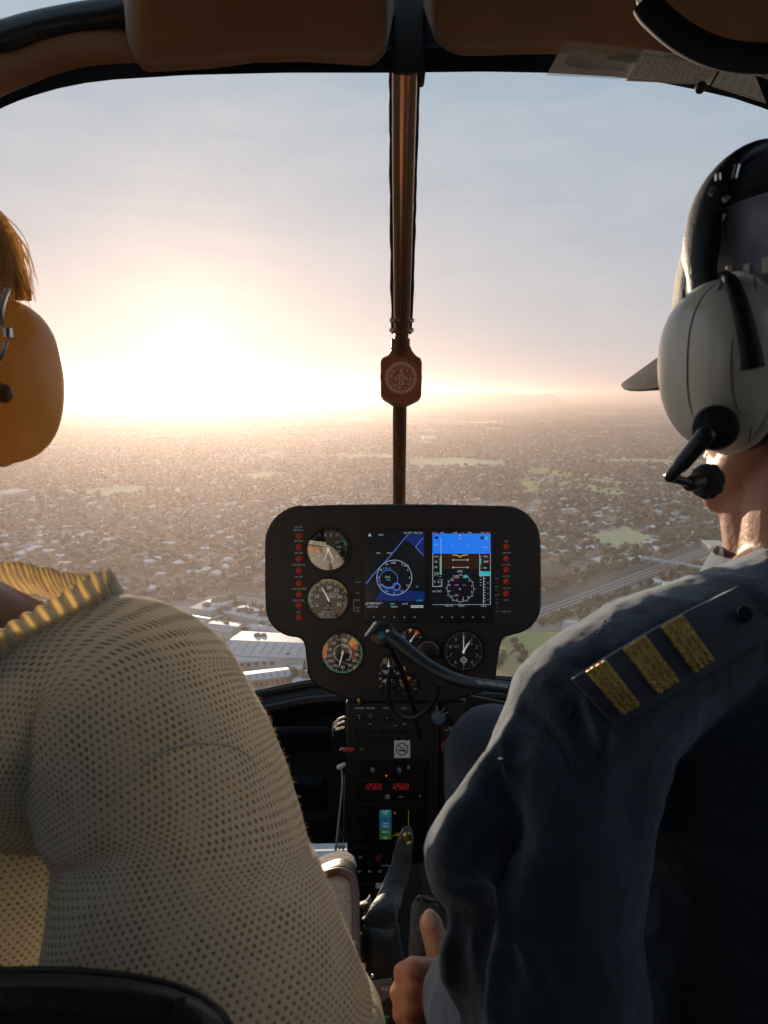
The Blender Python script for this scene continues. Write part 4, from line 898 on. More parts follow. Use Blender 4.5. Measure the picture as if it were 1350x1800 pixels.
# engine cluster in the middle
g5 = gauge(722, 1126, 22, 'engine_cluster_gauge', 'engine cluster gauge half hidden by the rubber-edged knob', ticks=[(160, 20, 8, 2, 16, 20)], nums=[('3', 150, 14, 3.4), ('5', 100, 15, 3.4), ('7', 45, 15, 3.4)], arcs=[(15, 21.5, 192, 165, m_orange), (14, 21, 64, 44, m_orange), (17, 21, 100, 84, m_amber)], needles=[(55, 17, 2)])
gauge(683, 1170, 15, 'oil_gauge', None, ticks=[(170, 10, 8, 2, 11, 14)], nums=[('C', 150, 9, 3), ('H', 30, 9, 3)], needles=[(90, 11, 1.6)], dim=True)
gauge(716, 1205, 18, 'fuel_gauge', None, ticks=[(200, -20, 8, 2, 13, 17)], nums=[('E', 170, 11, 3), ('F', 10, 11, 3)], arcs=[(10, 16, 100, 70, m_redm)], needles=[(85, 12, 1.6)], dim=True)
gauge(683, 1207, 15, 'volt_gauge', None, ticks=[(170, 10, 6, 2, 11, 14)], needles=[(70, 11, 1.4)], dim=True)
mb = MB()
for x, y in ((700, 1160), (690, 1128), (664, 1170)):
    pass
mb.prism([L(669 + 31, 1170, 1.2), L(712, 1172, 1.2), L(713, 1178, 1.2), L(703, 1179, 1.2)], FW * .0006); obj('orange_tab', mb, m_orange, ip, smooth=0)
m_tape = mat('engraved_label_tape', (.50, .52, .52), .6, emit=((.8, .85, .9), .03)); m_taper = mat('tape_ink', (.02, .02, .02), .8)
for (x0, x1, y, s) in ((667, 709, 1181.5, 'CLOCK BATT  OAT'), (667, 690, 1195, 'BREAKER')):
    mb = MB(); mb.prism([L(x0, y - 3.4, 1), L(x1, y - 3.4, 1), L(x1 - 2.5, y + 3.4, 1), L(x0, y + 3.4, 1)], FW * .0008); o_ = obj('label_tape', mb, m_tape, ip, smooth=0)
    mb = MB(); text(mb, s, FR, (x0 + x1) / 2 - 1, -y, 3.6, .35, sx=.85); obj('tape_lettering', mb, m_taper, o_, smooth=0, fix=False)
# heater / trim knob, its rim highlight built as a bright arc
mb = MB(); mb.lathe(L(751, 1143, 0), -FW, [(.0195, 0), (.0195, .020), (.0185, .024), (.012, .026), (0, .026)], 40); k_ = obj('knob', mb, m_bezel, ip, label='large round black knob with bright rim')
mb = MB(); ring(mb, G_(751, 1143, 24.5), 18.2, 19.6, 150, 20, 0); obj('rim_highlight', mb, m_bright, k_, smooth=0, fix=False)
# annunciators
lab_l = [('ROTOR', 926.5), ('BRAKE CL', 931.5), ('MR TEMP', 951), ('MR CHIP', 972), ('STARTER-ON', 992.8), ('TR CHIP', 1014), ('LOW OIL PRESS', 1034.8), ('FUEL FILTER', 1055.5), ('ALT', 1075.8)]
mb = MB()
for s, y in lab_l: text(mb, s, FR, 525 + (0 if len(s) < 12 else 1), -y, 3.4, sx=.8)
for s, y in (('GEN', 951.3), ('LOW RPM', 971.8), ('LOW FUEL', 992.5), ('CLUTCH', 1013), ('GOV OFF', 1034), ('PITOT', 1055), ('LOW VOLT', 1075)): text(mb, s, FR, 890, -y, 2.9, sx=.8)
for x, y, s in ((629, 1018, 'o'), (629, 1023, 'PUSH'), (629, 1030, '•'), (629, 1042.5, 'MIC'), (629, 1055, 'OFF'), (629, 1068, 'VOX'), (629, 1074, 'ICS'), (870, 938, '*')): text(mb, s, FR, x, -y, 2.8)
line(mb, FR, (622, -1054), (622, -1074), .6); line(mb, FR, (622, -1074), (625, -1074), .6); line(mb, FR, (622, -1054), (625, -1054), .6)
for k in range(9): text(mb, ['MAP', '1', 'NAV', '2', 'COM', '3', 'SET', '4', 'DIM'][k], FR, 873.5, -(1017 + k * 7.2), 2.2)
obj('panel_lettering', mb, m_dim, ip, smooth=0, fix=False)
for k, y in enumerate((942, 961.7, 982, 1003, 1025, 1044.7, 1064, 1085)):
    mb = MB(); mb.lathe(L(526, y, 0), -FW, [(.0062, -.001), (.0062, .002), (.005, .0034), (0, .0042)], 20); a = obj('warning_lamp', mb, m_lampred, ip)
for k, y in enumerate((960.5, 982, 1001.5, 1022, 1043)):
    mb = MB(); mb.lathe(L(889, y, 0), -FW, [(.0058, -.001), (.0058, .002), (.0048, .0034), (0, .0042)], 20); a = obj('warning_lamp', mb, m_lampred, ip)
    mb = MB(); text(mb, ['L', 'F', 'L', 'F', 'L'][k], lambda x, y_, z=0: L(889 + x, y - y_, 4.3), -1, 0, 6); obj('lamp_legend', mb, m_redm, a, smooth=0, fix=False)
# screens
def em(name, c, s=1.0):
    m = bpy.data.materials.new(name); m.use_nodes = True; b = m.node_tree.nodes['Principled BSDF']; b.inputs['Base Color'].default_value = (.004, .004, .005, 1); b.inputs['Roughness'].default_value = .18
    b.inputs['Emission Color'].default_value = (*c, 1); b.inputs['Emission Strength'].default_value = s; return m
e_off = em('screen_black', (.01, .012, .016), .3); e_blue = em('screen_sky_blue', (.01, .16, .75), .75); e_brn = em('screen_brown', (.05, .018, .006), .3); e_wh = em('screen_white', (.6, .7, .8), .35)
e_cy = em('screen_cyan', (.02, .45, .5), .6); e_mag = em('screen_magenta', (.7, .12, .7), .55); e_yel = em('screen_yellow', (.7, .6, .05), .5); e_navy = em('screen_navy', (.012, .035, .20), .35); e_line = em('screen_line_blue', (.10, .22, .75), .42); e_red = em('screen_red', (.8, .05, .03), .6); e_grn = em('screen_green', (.05, .5, .12), .5)
SM = [e_off, e_blue, e_brn, e_wh, e_cy, e_mag, e_yel, e_navy, e_line, e_red, e_grn]
def bezelbox(x0, y0, x1, y1, nm, label):
    mb = MB(); mb.box(L((x0 + x1) / 2, (y0 + y1) / 2, 1.0), ((x1 - x0) * SC, (y1 - y0) * SC, .004), (RT, UP, FW)); return obj(nm, mb, m_bezel, ip, bevel=.0015, label=label)
def rect(mb, x0, y0, x1, y1, z, mi): mb.add([L(x0, y0, z), L(x1, y0, z), L(x1, y1, z), L(x0, y1, z)], [(0, 1, 2, 3)], mi)
S1 = bezelbox(637, 929, 751, 1094, 'map_display', 'left display showing a dark moving map'); mb = MB()
rect(mb, 642, 935, 746, 1068, 3.2, 0); FS = lambda x, y, z=0: L(x, -y, 3.6 + z)
def pg(mb, pts, z, mi): mb.add([L(x, y, z) for x, y in pts], [tuple(range(len(pts)))], mi)
pg(mb, [(660, 1055), (672, 1034), (746, 1040), (746, 1057)], 3.35, 7); pg(mb, [(717, 938), (745, 938), (744, 978), (730, 961), (712, 948)], 3.35, 7)
for a, b in [((643, 1026), (663, 1002)), ((663, 1002), (682, 982)), ((682, 982), (717, 939)), ((744, 945), (730, 961)), ((730, 961), (744, 976))]: line(mb, FS, (a[0], -a[1]), (b[0], -b[1]), 1.5, 0, 8)
c1 = (693, 1015); fr1 = lambda x, y, z=0: L(c1[0] + x, c1[1] - y, 3.6); ring(mb, fr1, 30.2, 31.2, 0, 360, 0, 3, 48)
fr2 = lambda x, y, z=0: L(683 + x, 1018 - y, 3.65); ring(mb, fr2, 15.5, 16.6, 0, 360, 0, 8, 36); ring(mb, fr2, 13.5, 16.8, 215, 310, 0, 8, 20)
fr3 = lambda x, y, z=0: L(697 + x, 1031 - y, 3.7); ring(mb, fr3, 5, 7.2, 0, 360, 0, 8, 20)
for k in range(12):
    a = k * math.pi / 6; text(mb, ['N', '3', '6', 'E', '12', '15', 'S', '21', '24', 'W', '30', '33'][k], fr1, math.sin(a) * 27, math.cos(a) * 27, 3.6, mi=3)
for x, y, s, h, mi in ((650, 940, '▲', 5, 3), (670, 940, 'NAV', 3, 3), (726, 936.5, '4.6 NM  TRK 074', 3.2, 3), (665, 972, 'VFR', 3, 3), (684, 972, 'TWR', 3, 3), (681, 1014, '2500', 3.2, 3), (691, 989, 'FALE', 3, 3), (714, 994, 'R512', 3, 3), (680, 999, 'CTR 72', 3, 4), (683, 1019, 'SFC', 3, 4), (655, 1061, 'GS 118KT ETE', 3, 3), (690, 1061, 'MAP', 3, 4), (712, 1061, 'N-UP', 3, 3), (737, 1055, '5 NM', 3, 4), (733, 1031, '10', 3, 4)): text(mb, s, FS, x, -y, h, mi=mi)
rect(mb, 644, 1059, 673, 1059.6, 3.5, 3); rect(mb, 722, 1063.5, 744, 1068, 3.4, 3); text(mb, 'WAYPOINT', FS, 733, -1065.8, 3, .1, mi=0)
for x, s in ((655, 'DEST 0:42'), (693, 'MENU')): text(mb, s, FS, x, -1066, 3, mi=3)
obj('screen', mb, SM, S1, smooth=0, fix=False)
S2 = bezelbox(755, 929, 867, 1094, 'flight_display', 'right display with bright blue artificial horizon'); mb = MB()
rect(mb, 760, 935, 862, 1067, 3.2, 0); rect(mb, 760, 938, 862, 973, 3.4, 1); pg(mb, [(760, 973), (862, 973), (862, 986), (840, 1000), (780, 1000), (760, 986)], 3.3, 2)
rect(mb, 760, 1061, 862, 1067, 3.4, 0)
for x0, y0, x1, y1 in ((760, 973, 761, 1031), (776, 1018, 777, 1031), (774.5, 945, 775.5, 1010), (760, 1030, 777, 1031), (842, 973, 843, 1012), (861, 973, 862, 1062), (842, 1011, 862, 1012), (849, 1012, 850, 1062), (760, 1062, 862, 1062.6)): rect(mb, x0, y0, x1, y1, 3.55, 3)
for y in range(978, 1030, 5): rect(mb, 772, y, 775, y + .8, 3.6, 3); rect(mb, 843, y, 846, y + .8, 3.6, 3)
for y in range(1016, 1060, 5): rect(mb, 850, y, 853, y + .8, 3.6, 3)
rect(mb, 773, 979, 776, 1010, 3.52, 10); rect(mb, 843, 1004, 862, 1012, 3.5, 4); rect(mb, 842, 981, 845, 991, 3.6, 4); rect(mb, 844, 943, 850, 948, 3.6, 0); rect(mb, 852, 943, 858, 949, 3.6, 4); rect(mb, 764, 943, 770, 947, 3.6, 0)
for a, b in (((795, -975), (804, -976)), ((804, -976), (808, -979)), ((808, -979), (812, -976)), ((812, -976), (822, -975))): line(mb, FS, a, b, 1.3, .1, 6)
for y in (984, 997): line(mb, FS, (796, -y), (822, -y), .9, 0, 3); ring(mb, lambda x, y_, z=0: L(796 + x, y - y_, 3.7), 0, 1.6, 0, 360, 0, 3, 8); ring(mb, lambda x, y_, z=0: L(822 + x, y - y_, 3.7), 0, 1.6, 0, 360, 0, 3, 8)
for x in (796, 822): line(mb, FS, (x - 1.5, -958), (x + 1.5, -958), .8, .05, 3)
text(mb, '▼', FS, 808, -941, 3, .1, mi=3); text(mb, '△', FS, 808, -946, 4, .1, mi=3)
fr4 = lambda x, y, z=0: L(809 + x, 1034 - y, 3.6); ring(mb, fr4, 23, 23.5, 0, 360, 0, 3, 40)
for k in range(12):
    a = k * math.pi / 6 + .3; text(mb, ['N', '3', '6', 'E', '12', '15', 'S', '21', '24', 'W', '30', '33'][k], fr4, math.sin(a) * 20.5, math.cos(a) * 20.5, 3.4, mi=3)
    line(mb, fr4, (math.sin(a + .26) * 23.5, math.cos(a + .26) * 23.5), (math.sin(a + .26) * 26.5, math.cos(a + .26) * 26.5), .7, 0, 3)
for x, y, s, h, mi in ((764, 936.5, 'NAV1', 2.8, 5), (777, 936.5, 'GPS', 2.8, 3), (800, 936.5, 'ENR', 2.8, 3), (813, 936.5, '×', 3.4, 5), (825, 936.5, 'TRK', 2.8, 3), (848, 936.5, 'ALT', 2.8, 3), (857, 936.5, '500', 2.8, 9), (766, 978, '110', 3.4, 3), (766, 987, '90', 3.6, 3), (766, 996.5, '80', 3.6, 3), (767, 1009, '77', 6, 3), (764, 1022, '6', 4, 3), (770, 1022, '5', 4, 3), (768, 1039, 'IAS 77KT', 3, 3), (853, 978, '1900', 3, 3), (854, 987, '800', 4, 3), (852, 998, '700', 3.4, 3), (808, 1004, '074', 4.2, 3),
                       (802, 1014, '✈', 5, 5), (818, 1013, '◆', 5, 4), (802, 1028, 'VOR', 2.8, 5), (816, 1028, '5.2', 2.8, 5), (808, 1035, '+', 6, 3), (802, 1046, 'GPS', 3, 3), (814, 1050, '1', 5, 5), (804, 1056, '^', 4, 10), (857, 1024, '2', 3, 3), (857, 1033, '1', 3, 3), (857, 1043, '1', 3, 3), (857, 1053, '2', 3, 4), (789, 1064.5, 'CRS 074', 2.8, 3), (811, 1064.5, 'BARO', 2.8, 3), (850, 1064.5, 'HDG', 2.8, 3), (766, 957, '130', 3, 3), (853, 962, '2000', 2.8, 3)): text(mb, s, FS, x, -y, h, .1, mi=mi)
obj('screen', mb, SM, S2, smooth=0, fix=False)
for S_, x0, x1 in ((S1, 657, 728), (S2, 776, 848)):
    for k in range(5):
        x = lerp(x0, x1, k / 4); mb = MB(); mb.box(L(x, 1084, 4), (.010, .005, .003), (RT, UP, FW)); kk = obj('soft_key', mb, m_bezel, S_, bevel=.001)
        mb = MB(); 
    mb = MB()
    for k in range(5): text(mb, '◄', FS, lerp(x0, x1, k / 4), -1084, 3, 2.3); text(mb, '•', FS, lerp(x0, x1, k / 4), -1084, 5, 2.3)
    obj('key_marks', mb, m_dim, S_, smooth=0, fix=False)

# ------------------------------------------------------------------ centre console below the panel
cc_ = thing('centre_console', 'narrow black radio console running down from the instrument panel between the seats', 'console', L(690, 1400))
mb = MB(); mb.prism([L(607, 1236, -4), L(772, 1236, -4), L(772, 1420, -4), L(766, 1700, -4), L(612, 1700, -4)], FW * .12); obj('console_body', mb, m_panel, cc_, bevel=.004)
mb = MB(); mb.prism([L(700, 1236, -10), L(822, 1236, -10), L(812, 1290, -10), (L(806, 1400, -10)), L(772, 1420, -10), L(772, 1236, -10)], FW * .05); obj('side_pod', mb, m_panel, cc_, bevel=.004)
Z0 = -3.0
def FC(x, y, z=0): return L(x, -y, Z0 + z)
# ignition key area, switches, breakers
mb = MB()
for x, y, s, h in ((634, 1219, 'MASTER BAT', 2.8), (632, 1245.5, 'MASTER', 3), (651, 1245.5, 'STROBE', 3), (679, 1245.5, 'PITOT', 2.6), (711, 1245.5, 'NAV', 3), (725, 1245, 'OAT', 3), (726, 1240, 'F', 3), (675, 1227.5, 'DIMMER', 2.8), (711, 1227.5, 'HYD SYSTEM CHECK ONLY', 2.4), (710, 1232, 'SEE OPERATING MANUAL', 2.2), (630, 1258, 'ON', 2.2), (651, 1258, 'ON', 2.2), (651, 1273.5, 'OFF', 2.4), (695, 1276, 'LDG', 2.2), (711, 1273.5, 'OFF', 2.4), (636, 1317, 'FUEL', 2), (661, 1340, 'COM 1 MIC', 2.4), (679, 1347, 'SPKR', 2.4), (640, 1352, 'VOL', 2.4), (701, 1340, 'SQ', 2.6), (652, 1364, 'INTERCOM', 2.2), (667, 1364, 'PILOT', 2.2), (700, 1360, 'ISO ALL', 2.2), (717, 1361, 'CREW', 2.2), (739, 1381, 'ATC', 2.6), (792, 1280, 'ELT', 2.6), (793, 1284.5, 'ARM  OFF TEST', 2.2)):
    text(mb, s, FC, x, -y, h * 1.05, .6)
for a in (60, 100, 30): line(mb, FC, (771 + math.cos(R(a)) * 14, -1262 + math.sin(R(a)) * 14), (771 + math.cos(R(a)) * 20, -1262 + math.sin(R(a)) * 20), .9, .4)
obj('console_lettering', mb, m_dim, cc_, smooth=0, fix=False)
m_brass = mat('brass_key', (.6, .38, .12), .3, metal=.9)
mb = MB(); mb.lathe(L(632, 1230, Z0), -FW, [(.010, 0), (.010, .002), (.007, .003), (.007, .006), (0, .006)], 20); ks = obj('key_switch', mb, m_bezel, cc_)
mb = MB(); mb.box(L(631, 1230, Z0 + 10), (.003, .009, .012), (RT, UP, FW)); mb.lathe(L(631, 1229, Z0 + 14), (1, 0, .2), [(.0, -.002), (.005, -.002), (.005, .002), (0, .002)], 14); obj('key', mb, m_brass, ks)
for x, y in ((632, 1264), (651, 1264), (680, 1264), (711, 1264)):
    mb = MB(); mb.lathe(L(x, y, Z0), -FW, [(.0036, 0), (.0036, .002), (.0026, .003)], 12); sw = obj('toggle_switch', mb, m_bezel, cc_)
    mb = MB(); mb.tube([L(x, y, Z0 + 2), L(x, y - 4, Z0 + 9)], [.0011, .0017], 8); obj('lever', mb, m_bright, sw)
for r_ in range(2):
    for k in range(7): mb = MB(); mb.lathe(L(625 + k * 15, 1292 + r_ * 13 - 6, Z0), -FW, [(.003, 0), (.003, .004), (.0022, .005), (0, .005)], 12); obj('breaker', mb, m_bezel, cc_)
# no-smoking placard
mb = MB(); mb.prism([L(693, 1302, Z0 + .5), L(721, 1302, Z0 + .5), L(721, 1333, Z0 + .5), L(693, 1333, Z0 + .5)], FW * .0006); pl = obj('no_smoking_placard', mb, mat('grey_placard', (.42, .44, .45), .6, emit=((.7, .8, .85), .05)), cc_, smooth=0, label='small square grey no smoking placard')
mb = MB(); fr = lambda x, y, z=0: L(707 + x, 1317.5 - y, Z0 + 1.0); ring(mb, fr, 9.4, 11.2, 0, 360, 0, 0, 30); line(mb, fr, (-7, 7), (7, -7), 1.6); line(mb, fr, (-7, -2.4), (6, -2.4), 2.6); line(mb, fr, (4, 0), (2, 3), .8); line(mb, fr, (2, 3), (5, 6), .8); line(mb, fr, (5, 6), (1, 7), .8); line(mb, fr, (6.2, -2.4), (7.6, -2.4), 2.6); obj('no_smoking_symbol', mb, m_taper, pl, smooth=0, fix=False)
# audio panel, radios, transponder
def unit(name, x0, y0, x1, y1, label=None):
    mb = MB(); mb.box(L((x0 + x1) / 2, (y0 + y1) / 2, Z0 + 1), ((x1 - x0) * SC, (y1 - y0) * SC, .006), (RT, UP, FW)); return obj(name, mb, m_bezel, cc_, bevel=.001, label=label)
def knob(par, x, y, r, z=4, h=9, m=None):
    mb = MB(); mb.lathe(L(x, y, Z0 + z), -FW, [(r * SC, 0), (r * SC, h * SC * .8), (r * .85 * SC, h * SC), (0, h * SC)], 18); k = obj('knob', mb, m or m_bezel, par)
    return k
au = unit('audio_panel', 632, 1334, 752, 1368, 'audio panel with small knobs')
m_knobw = mat('pale_knob', (.22, .3, .36), .35)
for x, y, r in ((655, 1352, 4), (702, 1352, 3.4), (718, 1347, 2.6)):
    k = knob(au, x, y, r, m=m_knobw); mb = MB(); mb.box(L(x, y, Z0 + 13.4), (.0008, r * .0016, .001), (RT, UP, FW)); obj('pointer', mb, m_bright, k)
mb = MB(); mb.lathe(L(679, 1363, Z0 + 4), -FW, [(.0015, 0), (.0015, .001), (0, .0016)], 10); obj('indicator_lamp', mb, em('lit_red_lamp', (1, .04, .02), .7), au)
ra = unit('radio', 627, 1371, 750, 1405, 'radio with red frequency digits 125.60'); e_digit = em('red_digits', (.8, .03, .03), .20); 
mb = MB(); FD = lambda x, y, z=0: L(x, -y, Z0 + 4.4)
SEG = {'0': 'abcdef', '1': 'bc', '2': 'abged', '5': 'afgcd', '6': 'afgedc'}
def seg7(mb, x, y, s, w=5.4, h=9.0, mi=0):
    for ch in s:
        if ch == '.': line(mb, FD, (x - 1.2, -(y + h / 2)), (x - .2, -(y + h / 2)), 1.0); continue
        P_ = {'a': ((0, h / 2), (w * .75, h / 2)), 'b': ((w * .75, h / 2), (w * .7, 0)), 'c': ((w * .7, 0), (w * .65, -h / 2)), 'd': ((-.3, -h / 2), (w * .65, -h / 2)), 'e': ((-.3, -h / 2), (-.1, 0)), 'f': ((-.1, 0), (0, h / 2)), 'g': ((0, 0), (w * .7, 0))}
        for c in SEG[ch]: a, b = P_[c]; line(mb, FD, (x + a[0], -y + a[1]), (x + b[0], -y + b[1]), .9)
        x += w + 1.0
    return x
seg7(mb, 641, 1382, '125.60'); seg7(mb, 688, 1382, '125.60'); obj('digits', mb, e_digit, ra, smooth=0, fix=False)
mb = MB(); ring(mb, lambda x, y, z=0: L(681 + x, 1400 - y, Z0 + 4.4), 3, 3.8, 0, 360, 0, 0, 16); line(mb, FD, (678, -1400), (684, -1400), .6); text(mb, 'COM', FD, 704, -1400, 2.6); obj('legend', mb, m_dim, ra, smooth=0, fix=False)
knob(ra, 640, 1399, 5); knob(ra, 738, 1398, 5); mb = MB(); mb.ell(L(738, 1396, Z0 + 13), .0018); obj('glint_bead', mb, m_bright, ra)  # small bright bead stands in for a glint on the knob
gp = unit('transponder_display', 627, 1412, 750, 1480, 'unit with small blue and green lit screen'); mb = MB()
e_s1 = em('small_screen_blue', (.02, .16, .28), .2); e_s2 = em('small_screen_green', (.06, .26, .06), .13); e_s3 = em('small_screen_teal', (.03, .26, .30), .18)
rect(mb, 667, 1423, 688, 1437, Z0 + 4.4, 2); rect(mb, 667, 1437, 688, 1457, Z0 + 4.4, 0); rect(mb, 667, 1457, 688, 1475, Z0 + 4.4, 1)
for y, s in ((1426, '122.80'), (1430, '1.20'), (1447, '119.10'), (1452, '128.20'), (1462, 'MAP 5'), (1472, 'GPS')): text(mb, s, FD, 677.5, -y, 3.4, mi=3, sx=.9)
obj('screen', mb, [e_s1, e_s2, e_s3, e_wh], gp, smooth=0, fix=False)
mb = MB(); text(mb, '2x', FD, 694, -1428, 4); text(mb, '1200', FD, 700, -1465, 3.6); line(mb, FD, (689, -1468), (706, -1468), .6); line(mb, FD, (718, -1424), (718, -1452), .7); obj('legend', mb, m_amber, gp, smooth=0, fix=False)
knob(gp, 640, 1430, 5); knob(gp, 637, 1467, 6, m=m_bezel); mb = MB(); ring(mb, lambda x, y, z=0: L(637 + x, 1467 - y, Z0 + 13.5), 5, 6, 170, 90, 0); obj('knob_glint', mb, m_bright, gp, smooth=0, fix=False)
r2 = unit('radio', 624, 1490, 750, 1545, 'lower radio with dim red digits'); mb = MB()
for x in (632, 650, 668, 686): text(mb, 'ES', FD, x, -1531, 4); 
text(mb, 'ES', FD, 634, -1506, 4); text(mb, 'KYPHEL', FD, 678, -1521, 3); obj('legend', mb, m_dim, r2, smooth=0, fix=False)
mb = MB(); seg7(mb, 658, 1507, '12', w=6); seg7(mb, 690, 1503, '.5'); obj('digits', mb, em('dim_red_digits', (.5, .02, .02), .10), r2, smooth=0, fix=False)
r3 = unit('blank_plate', 624, 1552, 750, 1600); mb = MB(); mb.box(L(667, 1556, Z0 + 5), (.013, .009, .001), (RT, UP, FW)); obj('label_plate', mb, m_tape, r3, smooth=0)
# pod controls: selector, green strip, ringed button
mb = MB(); mb.lathe(L(771, 1263, -8), -FW, [(.013, 0), (.013, .006), (.011, .010), (.006, .011), (.006, .016), (0, .016)], 28); se = obj('selector_knob', mb, mat('blue_grey_knob', (.10, .16, .22), .3), cc_, label='round selector knob with pale edge')
mb = MB(); ring(mb, lambda x, y, z=0: L(771 + x, 1263 - y, 2.6), 9.5, 11, 110, -60, 0); obj('knob_edge', mb, m_bright, se, smooth=0, fix=False)
mb = MB(); mb.prism([L(x, y, -8) for x, y in [(761, 1290), (763, 1287), (769, 1287), (771, 1290), (771, 1328), (768, 1332), (763, 1332), (761, 1328)]], -FW * .003); obj('green_strip', mb, mat('green_guard', (.02, .15, .08), .5, emit=((.02, .5, .25), .05)), cc_, bevel=.001, label='vertical green guarded strip')
mb = MB(); mb.lathe(L(790, 1316, -10), -FW, [(.014, 0), (.014, .003), (.010, .004), (.010, .001)], 28); bt = obj('push_button', mb, mat('red_ring', (.25, .05, .04), .4), cc_)
mb = MB(); mb.lathe(L(790, 1316, -9), -FW, [(.0085, 0), (.0085, .004), (.006, .006), (0, .006)], 24); obj('button_cap', mb, mat('pale_blue_cap', (.22, .32, .38), .2), bt)
# left side fittings: grab loop, red tab, rod
mb = MB()
mb.tube([L(607, 1259, 4), L(596, 1262, 6), L(588, 1270, 6), L(585, 1284, 4)], .0022, 8); mb.tube([L(606, 1267, 5), L(594, 1271, 6), L(588, 1277, 6)], .0022, 8); mb.tube([L(606, 1277, 5), L(590, 1281, 6)], .0026, 8); mb.tube([L(585, 1284, 4), L(586, 1294, 2)], .0016, 8); obj('vent_louvre', mb, m_bright, cc_)
mb = MB(); mb.cap(L(606, 1317, 4), L(619, 1317, 4), .0042, .0052, 12); obj('red_handle', mb, mat('red_plastic', (.45, .03, .02), .4), cc_); mb = MB(); mb.tube([L(598, 1318, 4), L(600, 1314, 4), L(608, 1315, 4)], .0018, 8); obj('handle_clip', mb, m_bright, cc_)
rod = thing('seat_belt_buckle_strap', 'pale strap and thin rods standing along the left edge of the console', 'strap', L(600, 1450, 10))
mb = MB(); sp = spline([L(601, 1350, 6), L(602, 1380, 10), L(597, 1430, 16), L(592, 1480, 24), L(586, 1535, 34), L(583, 1580, 44)], 6); mb.tube(sp, [lerp(.0030, .0050, i / (len(sp) - 1)) for i in range(len(sp))], 10, flat=.5); obj('strap', mb, mat('pale_webbing', (.55, .52, .47), .8, bump=(900, .6, .0005)), rod)
mb = MB(); mb.tube([L(606, 1360, 6), L(603, 1560, 10)], .0012, 8); mb.tube([L(598, 1450, 10), L(595, 1560, 14)], .0010, 8); obj('rod', mb, m_bright, rod)
mb = MB(); mb.cap(L(597, 1346, 8), L(605, 1342, 6), .0050, .0035, 12); mb.cap(L(598, 1482, 12), L(604, 1482, 12), .0042, .0042, 12); obj('knuckle', mb, mat('ivory_plastic', (.75, .72, .66), .4), rod)

# ------------------------------------------------------------------ cyclic control with its see-saw bar, and a loose cable
m_bar = mat('deep_blue_black_paint', (0.006, 0.014, 0.028), 0.45)
cy = thing('cyclic_control', 'black cyclic control bar with white lettering reaching right across the console from a round pivot', 'control stick', P(672, 1120, 1.0))
mb = MB(); bp = spline([P(672, 1108, .98), P(700, 1130, .97), P(735, 1158, .96), P(775, 1183, .95), (P(820, 1199, .93)), P(870, 1206, .90), P(930, 1213, .86), P(990, 1217, .82)], 6)
mb.tube(bp, [lerp(.0110, .0075, min(1, i / 24)) for i in range(len(bp))], 18); obj('cross_bar', mb, m_bar, cy)
mb = MB(); mb.lathe(P(674, 1116, .985), -FW + UP * .3, [(.014, -.012), (.017, 0), (.016, .014), (.012, .017), (0, .018)], 28); obj('pivot_housing', mb, m_bezel, cy)
mb = MB(); mb.lathe(P(671, 1117, .965), -FW + UP * .3, [(.0052, 0), (.0052, .002), (0, .0032)], 18); obj('blue_cap', mb, mat('blue_plug', (.02, .14, .26), .35), cy)
mb = MB(); mb.tube([P(643, 1118, .97), P(650, 1108, .966), P(656, 1102, .965), P(661, 1093, .966)], [.0028, .0036, .0030, .0024], 10, flat=.5)
for k in range(5): q = P(645 + k * 3.4, 1115 - k * 4.6, .963); mb.ell(q, .0024, nu=8, nv=6)
obj('chrome_clip', mb, m_bright, cy); mb = MB(); mb.ell(P(681, 1110, .955), .0024); obj('screw', mb, m_bright, cy)
mb = MB(); mb.prism([P(660, 1092, .985), P(668, 1094, .985), P(676, 1102, .985), P(666, 1106, .985)], FW * .006); obj('blue_flag', mb, mat('blue_tab', (.02, .04, .11), .4), cy, bevel=.001)
mb = MB(); s_ = 'VON-A  POWERED HEADSET  PREMIER FC'; A_, B_ = P(838, 1198.5, .905), P(935, 1212, .845); u_ = (B_ - A_).normalized(); n_ = (UP - u_ * UP.dot(u_)).normalized(); ff = (-FW)
text(mb, s_, lambda x, y, z=0: A_ + u_ * (x * SC) + n_ * (y * SC), 0, 0, 4.2, align='L', sx=.62); obj('bar_lettering', mb, m_tape, cy, smooth=0, fix=False)
mb = MB(); mb.tube(spline([P(740, 1300, 1.18), P(715, 1500, 1.0), P(708, 1330, 1.12), P(700, 1200, 1.02), P(682, 1130, .99)][0:1] + [P(726, 1240, 1.16), P(706, 1180, 1.04), P(684, 1132, .99)], 6), .0045, 14); obj('stem', mb, m_bezel, cy)
cb = thing('looping_cable', 'thin dark cable hanging in a loop under the control bar', 'cable', P(720, 1240, 1.1))
mb = MB(); mb.tube(spline([P(690, 1172, 1.05), P(683, 1200, 1.1), P(686, 1235, 1.14), P(705, 1258, 1.15), P(728, 1262, 1.14), P(752, 1248, 1.12), P(768, 1222, 1.08), P(772, 1200, 1.02)], 8), .0038, 10); obj('cable', mb, mat('dark_green_cable', (.012, .022, .02), .5), cb)
